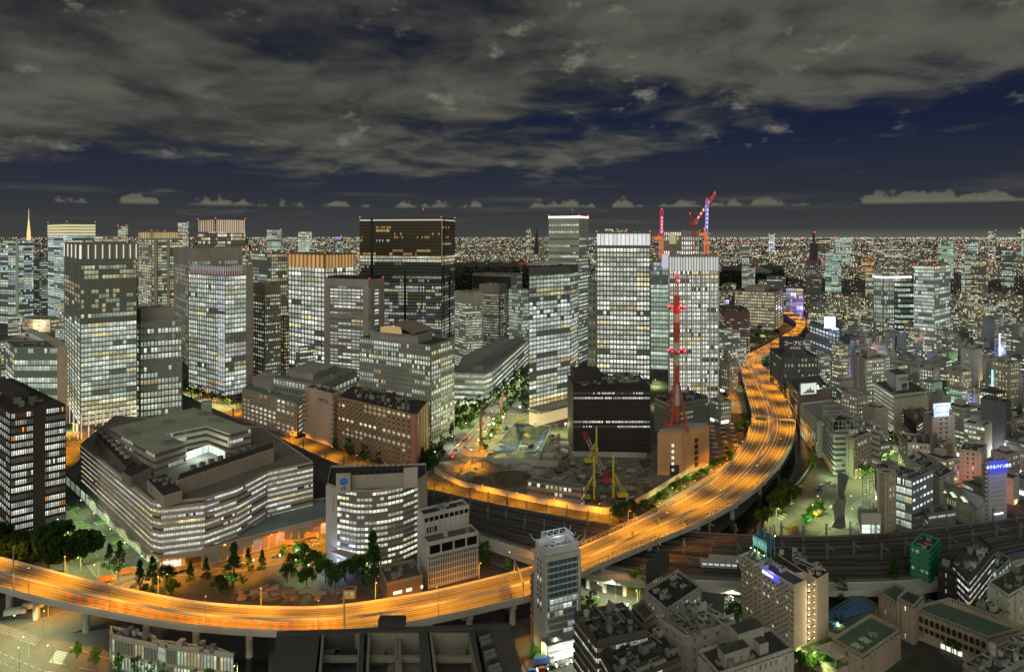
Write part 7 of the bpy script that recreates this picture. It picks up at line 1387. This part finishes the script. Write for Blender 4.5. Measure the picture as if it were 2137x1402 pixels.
for (x0, y0, x1, y1, z_) in ((962, 962, 1010, 966, 4), (1010, 966, 1165, 975, 4.5), (960, 990, 985, 968, 4), (1165, 975, 1172, 960, 4), (1195, 952, 1350, 955, 4)):
    p, q = G(x0, y0), G(x1, y1); r_ = thing('retaining_wall', '', 'wall', p, 'retaining walls on the building site'); m_ = MB(); m_.prism([p, q, q+Vector((0, 1.2, 0)), p+Vector((0, 1.2, 0))], 0, z_); m_.build('wall', mat((.34, .34, .31)), r_); reg(r_, 'concrete retaining wall', (p.x+q.x)/2, (p.y+q.y)/2)
m_ = None
for i, (x, y, yt, lab) in enumerate(((1003, 938, 850, 'orange steel column standing at the avenue edge of the site'), (1045, 882, 828, 'brown steel column near the floodlit end of the site'))): p = G(x, y); r_ = thing('steel_column', lab, 'column', p); m_ = MB(); m_.cyl(p.x, p.y, 0, H-(yt-HY)*p.y/F, 1.1, 1.0, 8); m_.beam((p.x+3, p.y, 0), (p.x+.5, p.y, 14), .5); m_.build('column', mat((.45, .22, .09)), r_)
crawler('red excavator style crane beside the trees at the golden lobby', 1150, 862, 1162, 836, mat((.5, .06, .03)), mat((.5, .06, .03)), 2)
for x, y in ((1030, 905), (1050, 890), (1085, 868), (1115, 870), (1155, 872), (1025, 930), (1180, 905)):
    p = G(x, y); r_ = thing('floodlight', '', 'floodlight', p, 'floodlights at the building site'); m_ = MB(); m_.beam((p.x, p.y, 0), (p.x, p.y, 9), .25); m_.build('pole', POLE, r_); m_ = MB(); m_.bc(p.x, p.y, 9, 1.6, .6, .8); o = m_.build('lamp_head', STEEL, r_); m_ = MB(); ball(m_, (p.x, p.y-.5, 9.4), .8); m_.build('bulb', emat((1, .97, .6), 12), o); lamp_or_fill_light(r_, 'POINT', (0, -1.5, 9.4), (.95, 1, .42), 27000, size=.5); reg(r_, 'floodlight on the building site', p.x, p.y)
for i, (x, y, c_) in enumerate(((1055, 895, 'blue'), (1118, 890, 'white'), (1160, 912, 'silver'), (1178, 945, 'silver'), (1065, 955, 'white'), (1145, 955, 'silver'), (1175, 930, 'white'), (1085, 880, 'yellow'))): vehicle('truck', CC[c_], x, y, 1.2+i*.3, None)

lp_yel = lamp_proto('yellow green lamps between the towers', 8, (.85, 1, .35), 26000, 1.5, 165, 7)
for x, y in ((392, 826), (420, 838), (450, 846), (480, 850), (955, 860), (975, 850), (1000, 842), (1030, 838), (1065, 822), (1085, 806), (1100, 792), (1225, 790), (1235, 770), (965, 895), (1000, 880), (1020, 905), (1108, 800),
             (345, 1228), (470, 1232), (610, 1200), (650, 1210), (700, 1215), (760, 1205), (168, 1190), (140, 1195), (1620, 1085), (1690, 1078), (1702, 1090), (1712, 1060), (1850, 945), (1830, 1000), (1800, 1020), (1860, 965), (1505, 840), (1515, 810), (1530, 770), (1560, 718), (1590, 700), (1612, 752), (1672, 735), (1672, 715), (1755, 1340), (1690, 1400), (1560, 1310), (1245, 1283), (1335, 1250), (1330, 1262), (1790, 1000), (1130, 1375), (1400, 1040), (1440, 1015), (1480, 990)):
    p = G(x, y); lamp(lp_yel, p.x, p.y, 0, x, 'yellow green lamp among trees')

# small plant and people-sized clutter inside and around the excavation
for i, (x, y, c_) in enumerate(((1090, 935, 'white'), (1104, 938, 'black'), (1080, 930, 'blue'), (1112, 925, 'yellow'))):
    vehicle('truck', CC[c_], 1000+0*x, 1000, .4+i, 'x') if False else None
for i, (x, y, zz, a_, c_, lab) in enumerate(((1092, 938, -9, .3, 'white', 'white dump truck down in the excavation near its front edge'), (1108, 934, -9, 1.1, 'black', 'black dump truck down in the excavation beside the white one'), (1100, 912, -9, 2.0, 'yellow', 'yellow truck on the far floor of the excavation'))):
    vehicle('truck', CC[c_], x, y, a_, lab, z=zz)
stack('beam_stack', 'steel stack round the excavation', 1165, 930, 26, 16, 45, 2.0, ((.2, .2, .18), (.3, .28, .2), (.1, .1, .1)), 8)
stack('beam_stack', 'steel stack left of the excavation', 1035, 915, 22, 26, 34, 2.2, ((.2, .2, .18), (.3, .28, .2), (.12, .18, .1)), 9)

for x, y in ((262, 902), (300, 906), (350, 900), (640, 792), (700, 792), (965, 790), (1010, 772), (1050, 770), (1228, 800), (1240, 780), (1368, 805), (760, 800), (600, 800), (1385, 850), (150, 900)):
    p = G(x, y)
    if y > 0: lamp(lp_yel, p.x, p.y, 0, x, 'yellow green lamp between towers')

for x, y, c_, a_ in ((520, 1172, 'white', .3), (575, 1162, 'silver', .3), (690, 1118, 'white', .35), (1300, 1262, 'white', -.4), (1345, 1268, 'black', -.4), (1420, 1240, 'silver', .1), (1520, 1250, 'white', .5), (1735, 1060, 'white', .8), (1828, 1012, 'silver', .9), (1868, 945, 'white', 1.9), (1848, 905, 'black', 1.9)): vehicle('car', CC[c_], x, y, a_, None, lights=1)
# ================================================================ dense town on the right, and the far city
def inpoly(x, y, P):
    c = False; j = len(P)-1
    for i in range(len(P)):
        if (P[i][1] > y) != (P[j][1] > y) and x < (P[j][0]-P[i][0])*(y-P[i][1])/(P[j][1]-P[i][1])+P[i][0]: c = not c
        j = i
    return c
KEEP = [[(1480, 1140), (1540, 780), (1500, 640), (1620, 630), (1700, 655), (1690, 720), (1650, 770), (1690, 900), (1720, 1010), (1860, 960), (1900, 965), (1840, 1050), (1780, 1140)],
        [(1880, 985), (1826, 900), (1790, 850), (1700, 750), (1720, 740), (1830, 850), (1846, 900), (1925, 985)], [(880, 1100), (880, 830), (1100, 780), (1200, 840), (1500, 860), (1500, 1100)], [(-100, 1500), (-100, 1100), (880, 1050), (1440, 1090), (2300, 1040), (2300, 1500)]]
KW = [[G(x, y, 0) for x, y in P] for P in KEEP]
FB = [(min(p[0] for p in P), max(p[0] for p in P), min(p[1] for p in P), max(p[1] for p in P), [(p[0], p[1]) for p in P]) for P in FOOT]
TAKEN = {}
def free(cx, cy_, r, gap=1.5):
    for P in KW:
        if inpoly(cx, cy_, P): return False
    for x0, x1, y0, y1, P in FB:
        if x0-r < cx < x1+r and y0-r < cy_ < y1+r:
            if inpoly(cx, cy_, P): return False
            for a in range(len(P)):
                ax_, ay = P[a]; bx, by = P[(a+1) % len(P)]; dx, dy = bx-ax_, by-ay; L2 = dx*dx+dy*dy+1e-6; t = max(0, min(1, ((cx-ax_)*dx+(cy_-ay)*dy)/L2))
                if math.hypot(cx-ax_-dx*t, cy_-ay-dy*t) < r+gap: return False
    return True
WC = [((.40, .38, .34), 'beige'), ((.46, .47, .44), 'white'), ((.24, .25, .25), 'grey'), ((.30, .20, .15), 'brown'), ((.36, .33, .26), 'sand coloured'), ((.10, .10, .105), 'charcoal'), ((.30, .33, .35), 'blue grey'), ((.42, .36, .34), 'pinkish'), ((.27, .30, .25), 'greenish')]
WMS = [wmat(.42, .25, 1.1, .12, clus=2), wmat(.45, .15, 1.0, .12, clus=4), wmat(.32, .4, 1.2, .1, clus=1), wmat(.45, .7, 1.0, .1, clus=1), wmat(.6, .08, 1.0, .1, clus=5, tint=(.75, 1, .85)), wmat(.12, .2, .9, .0, clus=1)]
tr = random.Random(42); NT_ = 0; cand = []
ca, sa = math.cos(.42), math.sin(.42)
for i in range(-60, 60):
    for j in range(0, 90):
        gx, gy = i*21+(i//3)*9, 300+j*19+(j//2)*8
        x, y = gx*ca-gy*sa+520, gx*sa+gy*ca-60
        if y < 330 or y > 1750: continue
        px, py = PX(x, y)
        if not (1480 < px < 2190): continue
        w_, d_ = tr.uniform(11, 18.5), tr.uniform(11, 17); h_ = tr.choice((12, 15, 18, 22, 26, 30, 34))*tr.uniform(.85, 1.2)
        if tr.random() < .06: h_ *= 1.7
        if y < 520: h_ = min(h_, 24)
        x += tr.uniform(-1, 1); y += tr.uniform(-1, 1)
        if free(x, y, max(w_, d_)*.62): cand.append((y, x, w_, d_, h_, tr.random()))
cand.sort(); print('CAND', len(cand))
NEAR = cand[:290]; REST = cand[290:]
ROOFN = [(0, 'bare roof'), (1, 'water tank'), (2, 'condensers'), (3, 'roof shed')]
SGN = [((.9, .95, 1), 0), ((.3, .4, 1), 0), ((1, .22, .18), 0), ((.35, 1, .55), 0), ((1, .75, .3), 0), ((.35, .9, 1), 0), ((1, .5, .65), 0)]
def townblock(k, y, x, w_, d_, h_, rv):
    r = random.Random(k*13+5); wc, wn = r.choice(WC); wm_ = r.choice(WMS); nf = max(3, int(h_/3.6)); rt, rn = r.choice(ROOFN)
    a = .42+(r.choice((0, 0, 0, .25, -.2))); e = Vector((math.cos(a), math.sin(a))); n_ = Vector((-e.y, e.x)); c = Vector((x, y)); P = [c-e*w_/2-n_*d_/2, c+e*w_/2-n_*d_/2, c+e*w_/2+n_*d_/2, c-e*w_/2+n_*d_/2]
    num = {3: 'three', 4: 'four', 5: 'five', 6: 'six', 7: 'seven', 8: 'eight', 9: 'nine', 10: 'ten', 11: 'eleven', 12: 'twelve', 13: 'thirteen', 14: 'fourteen', 15: 'fifteen', 16: 'sixteen', 17: 'seventeen', 18: 'eighteen', 19: 'nineteen', 20: 'twenty'}.get(nf, 'tall')
    root = thing('town_block', '', 'building', (x, y, 0), 'small blocks of the dense town'); near = y < 640
    wl = MB(); wl.prism(P, 0, h_); sty = r.choice(('band', 'punch', 'grid', 'punch', 'band')); st = dict(STYLES[sty]); st['w'] = wm_; cnt = [0] if y < 980 else [999]; rest = MB()
    if sty == 'punch': st['pw'] = r.uniform(.4, .7)
    fac = []
    for q in range(4):
        p0, p1 = P[q], P[(q+1) % 4]; ee = p1-p0; nr = Vector((ee.y, -ee.x)); 
        if nr.dot(-(p0+p1)/2) > 0: fac.append((p0, p1))
    for q, (p0, p1) in enumerate(fac):
        if len(fac) > 1 and r.random() < .22: continue
        facade(root, p0, p1, .2, h_-.6, nf, max(2, int((p1-p0).length/2.6)), st, wl, k*3+q, cnt, rest)
    wmt = mat(wc); wl.build('wall', wmt, root)
    if rest.f: rest.build('window_band', wm_, root, kind='stuff')
    roofkit(root, P, h_, k, 0, .8, (r.choice((ROOF, ROOFD, mat((.16, .17, .15)))), wmt))
    at = lambda s, t: P[0]+(P[1]-P[0])*s+(P[3]-P[0])*t
    q = [at(.55, .5), at(.9, .5), at(.9, .9), at(.55, .9)]
    m_ = MB(); m_.prism(q, h_, h_+r.uniform(2.5, 4.5)); m_.build('stair_house', wmt, root)
    if rt == 1: m_ = MB(); p = at(.25, .35); m_.cyl(p.x, p.y, h_+.6, h_+3.2, 1.3, k=10); m_.bc(p.x, p.y, h_, 2, 2, .6, a); m_.build('water_tank', WHITE, root)
    if rt == 2:
        for t in range(3): m_ = MB(); p = at(.2+.14*t, .3); m_.bc(p.x, p.y, h_, 1.5, 1.1, 1.5, a); m_.build('condenser', STEEL, root)
    if rt == 3: m_ = MB(); p = at(.3, .3); m_.bc(p.x, p.y, h_, w_*.4, d_*.3, 2.6, a); m_.build('roof_shed', mat((.3, .3, .28)), root)
    if r.random() < .17 and fac:
        p0, p1 = fac[-1]; ee = (p1-p0).normalized(); nr = Vector((ee.y, -ee.x)); m_ = MB(); m_.box(p0+ee*.3, ee, 1.2, nr, 1.0, h_*.3, h_*.85); m_.build('lit_sign', emat(r.choice(SGN)[0], 1.6), root); lamp_or_fill_light(root, 'POINT', (p0.x+ee.x+nr.x*4-x, p0.y+ee.y+nr.y*4-y, h_*.5), SGN[k % len(SGN)][0], 9000 if y < 800 else 22000, size=2)  # added coloured fill beside the sign, brightens the town around it
    if len(fac) and near and r.random() < .5:
        p0, p1 = fac[0]; ee = (p1-p0).normalized(); nr = Vector((ee.y, -ee.x))
        for f_ in range(1, nf): m_ = MB(); m_.box(p0+ee*.5, ee, (p1-p0).length*.45, nr, 1.3, f_*h_/nf, f_*h_/nf+1.0); m_.build('balcony', wmt, root)
    for p0, p1 in fac:
        if r.random() < .6:
            ee = (p1-p0).normalized(); nr = Vector((ee.y, -ee.x)); m_ = MB(); m_.box(p0+ee*.8+nr*.5, ee, (p1-p0).length*r.uniform(.4, .9)-1.4, nr, .12, .4, 3.0); m_.build('shop_window', emat(r.choice(((1, .86, .5), (.9, 1, .75), (.95, .97, 1), (1, .6, .25), (.7, 1, .7))), 2.2), root)
    reg(root, f'{wn} {num} storey block with {rn}', x, y, h_*.7)
for k, (y, x, w_, d_, h_, rv) in enumerate(NEAR): townblock(k, y, x, w_, d_, h_, rv)
# lanes of the town: lamps in the gaps
for k in range(85):
    j = tr.randrange(len(cand)); y, x, w_, d_, h_, _ = cand[min(len(cand)-1, int(len(cand)*tr.random()**1.5))]
    lx, ly = x-w_*.5-3.0, y-d_*.5-3.0
    if free(lx, ly, 0, .5): lamp(lp_town, lx, ly, 0, tr.uniform(0, 6), 'small warm lamp in a town lane')
# far blocks as one mass
FM = [mat((.40, .38, .33)), mat((.22, .21, .20)), mat((.52, .49, .43)), WMS[1], WMS[3], wmat(.29, .45, 1.6, .2, clus=1), wmat(.26, .7, 2.0, .2, clus=1, warmc=(1, .72, .38))]
far = MB()
def farblock(x, y, w_, d_, h_, a, r):
    e = Vector((math.cos(a), math.sin(a))); n_ = Vector((-e.y, e.x)); c = Vector((x, y)); P = [c-e*w_/2-n_*d_/2, c+e*w_/2-n_*d_/2, c+e*w_/2+n_*d_/2, c-e*w_/2+n_*d_/2]
    far.prism(P, 0, h_, r.choice((0, 0, 1, 2)), bottom=False); wi = r.choice((3, 4, 5, 6)) if y < 1500 else r.choice((5, 6, 6)); nf = max(2, int(h_/3.6)); sc_ = max(1.0, y/1800)
    for q in range(4):
        p0, p1 = P[q], P[(q+1) % 4]; ee = p1-p0; nr = Vector((ee.y, -ee.x)).normalized()
        if nr.dot(-(p0+p1)/2) <= 0: continue
        L_ = ee.length; ee = ee/L_; nb = max(2, int(L_/(3*sc_))); nf_ = max(2, int(nf/sc_)); so, vo = r.randrange(900), r.randrange(900)
        for f_ in range(nf_):
            z0, z1 = (f_+.3)*h_/nf_, (f_+.85)*h_/nf_; a_, b__ = p0+ee*.5+nr*.1, p1-ee*.5+nr*.1
            far.poly([(a_.x, a_.y, z0), (b__.x, b__.y, z0), (b__.x, b__.y, z1), (a_.x, a_.y, z1)], [(so+.05, vo+f_+.05), (so+nb-.05, vo+f_+.05), (so+nb-.05, vo+f_+.95), (so+.05, vo+f_+.95)], wi)
fr = random.Random(9)
for (y, x, w_, d_, h_, _) in REST: farblock(x, y, w_, d_, h_, .42, fr)
def dark(px, py):   # palace park and garden: hardly any lights
    return (930 < px < 1110 and 548 < py < 640) or (1500 < px < 1640 and 556 < py < 610)
for k in range(5200):
    py = 497.5+88*fr.random()**1.6; px = fr.uniform(-60, 2200)
    if fr.random() < .35 and px < 1500: px = fr.uniform(520, 1150)
    if px < 520 and fr.random() < .3: continue
    if dark(px, py): continue
    p = G(px, py); sc_ = max(1.0, p.y/2600)
    h_ = fr.choice((10, 14, 20, 26, 34))*(1+.0*sc_)
    if fr.random() < .05: h_ = fr.uniform(45, 105)
    w_ = fr.uniform(14, 30)*min(sc_, 2.2)
    if free(p.x, p.y, w_*.6, 2): farblock(p.x, p.y, w_, fr.uniform(12, 26)*min(sc_, 2.2), h_, fr.choice((.42, .1, -.3, 1.0)), fr)
# blocks in the middle distance of the centre and left
for k in range(420):
    py = fr.uniform(585, 790); px = fr.choice((fr.uniform(-40, 1150), fr.uniform(1480, 1640)))
    p = G(px, py); w_ = fr.uniform(16, 30)
    if free(p.x, p.y, w_*.75, 6) and not dark(px, py): farblock(p.x, p.y, w_, fr.uniform(14, 26), fr.uniform(14, 42), .6, fr)
for P in FOOT: pass
far.build('distant_city', FM, None, kind='stuff', label='countless small lit buildings spreading to the horizon', category='buildings')
LC = [emat((1, .90, .66), 2.2), emat((.86, .95, 1), 2.0), emat((1, .66, .30), 2.2), emat((1, .08, .08), 3.0), emat((.75, 1, .8), 1.6), emat((.4, .45, 1), 2.0)]
ml = MB()
for k in range(36000):
    u_ = fr.random(); py = 496.3+(92*u_**1.9 if k % 3 else 330*u_**1.1); px = fr.uniform(-60, 2200)
    if py > 590 and px < 1500: continue
    if py > 640 and not free(*G(px, py)[:2], 1.5): continue
    if px < 520 and fr.random() < .45: continue
    if dark(px, py) and fr.random() < .985: continue
    p = G(px, py); s = fr.choice((.35, .5, .7, 1.15))*p.y/F*.62; z = fr.uniform(3, 32 if p.y < 4000 else 18); s *= .6 if p.y < 1600 else 1
    ml.bc(p.x, p.y, z, s, s, s*fr.uniform(.6, 1.0), 0, fr.choices(range(6), (40, 26, 18, 6, 8, 2))[0])
for k in range(240):   # streets far off as rows of lamps
    py = 499+70*fr.random()**1.7; px = fr.uniform(-40, 2180)
    if dark(px, py) or (px < 520 and fr.random() < .6): continue
    p = G(px, py); a_ = fr.choice((.42, 1.99, .1, 1.2, 2.6, .8)); st_ = 26*max(1, p.y/3500); c_ = fr.choices(range(6), (46, 18, 28, 1, 6, 1))[0]
    for j in range(fr.randrange(10, 34)):
        x, y = p.x+math.cos(a_)*j*st_, p.y+math.sin(a_)*j*st_
        if y < 1500 or not free(x, y, 2, 1): continue
        s = .8*y/F*.6; ml.bc(x, y, fr.uniform(22, 30), s, s, s*.8, 0, c_)
ml.build('city_lights', LC, None, kind='stuff', label='specks of light scattered over the far city', category='city lights')
# dark palace woods and distant hills
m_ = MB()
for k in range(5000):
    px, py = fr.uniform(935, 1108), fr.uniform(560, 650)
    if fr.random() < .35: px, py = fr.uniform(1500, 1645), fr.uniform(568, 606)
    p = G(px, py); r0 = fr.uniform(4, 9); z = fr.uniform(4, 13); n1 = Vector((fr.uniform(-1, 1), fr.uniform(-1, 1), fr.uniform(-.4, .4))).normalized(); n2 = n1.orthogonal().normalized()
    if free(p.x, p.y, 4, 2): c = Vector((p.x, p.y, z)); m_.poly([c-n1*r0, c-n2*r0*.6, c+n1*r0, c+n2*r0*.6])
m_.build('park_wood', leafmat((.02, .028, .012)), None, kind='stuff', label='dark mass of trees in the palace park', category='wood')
# round-roofed hall with pale cone roof in the park
p = G(1582, 574); r_ = thing('domed_hall', 'low hall with a pale cone roof among the dark park trees', 'hall', (p.x, p.y, 0)); m_ = MB(); m_.cyl(p.x, p.y, 0, 16, 60, 60, 20); m_.build('wall', CONC, r_); m_ = MB(); m_.cyl(p.x, p.y, 16, 42, 68, 2, 8); m_.build('roof', mat((.16, .18, .16)), r_)
finish_labels()
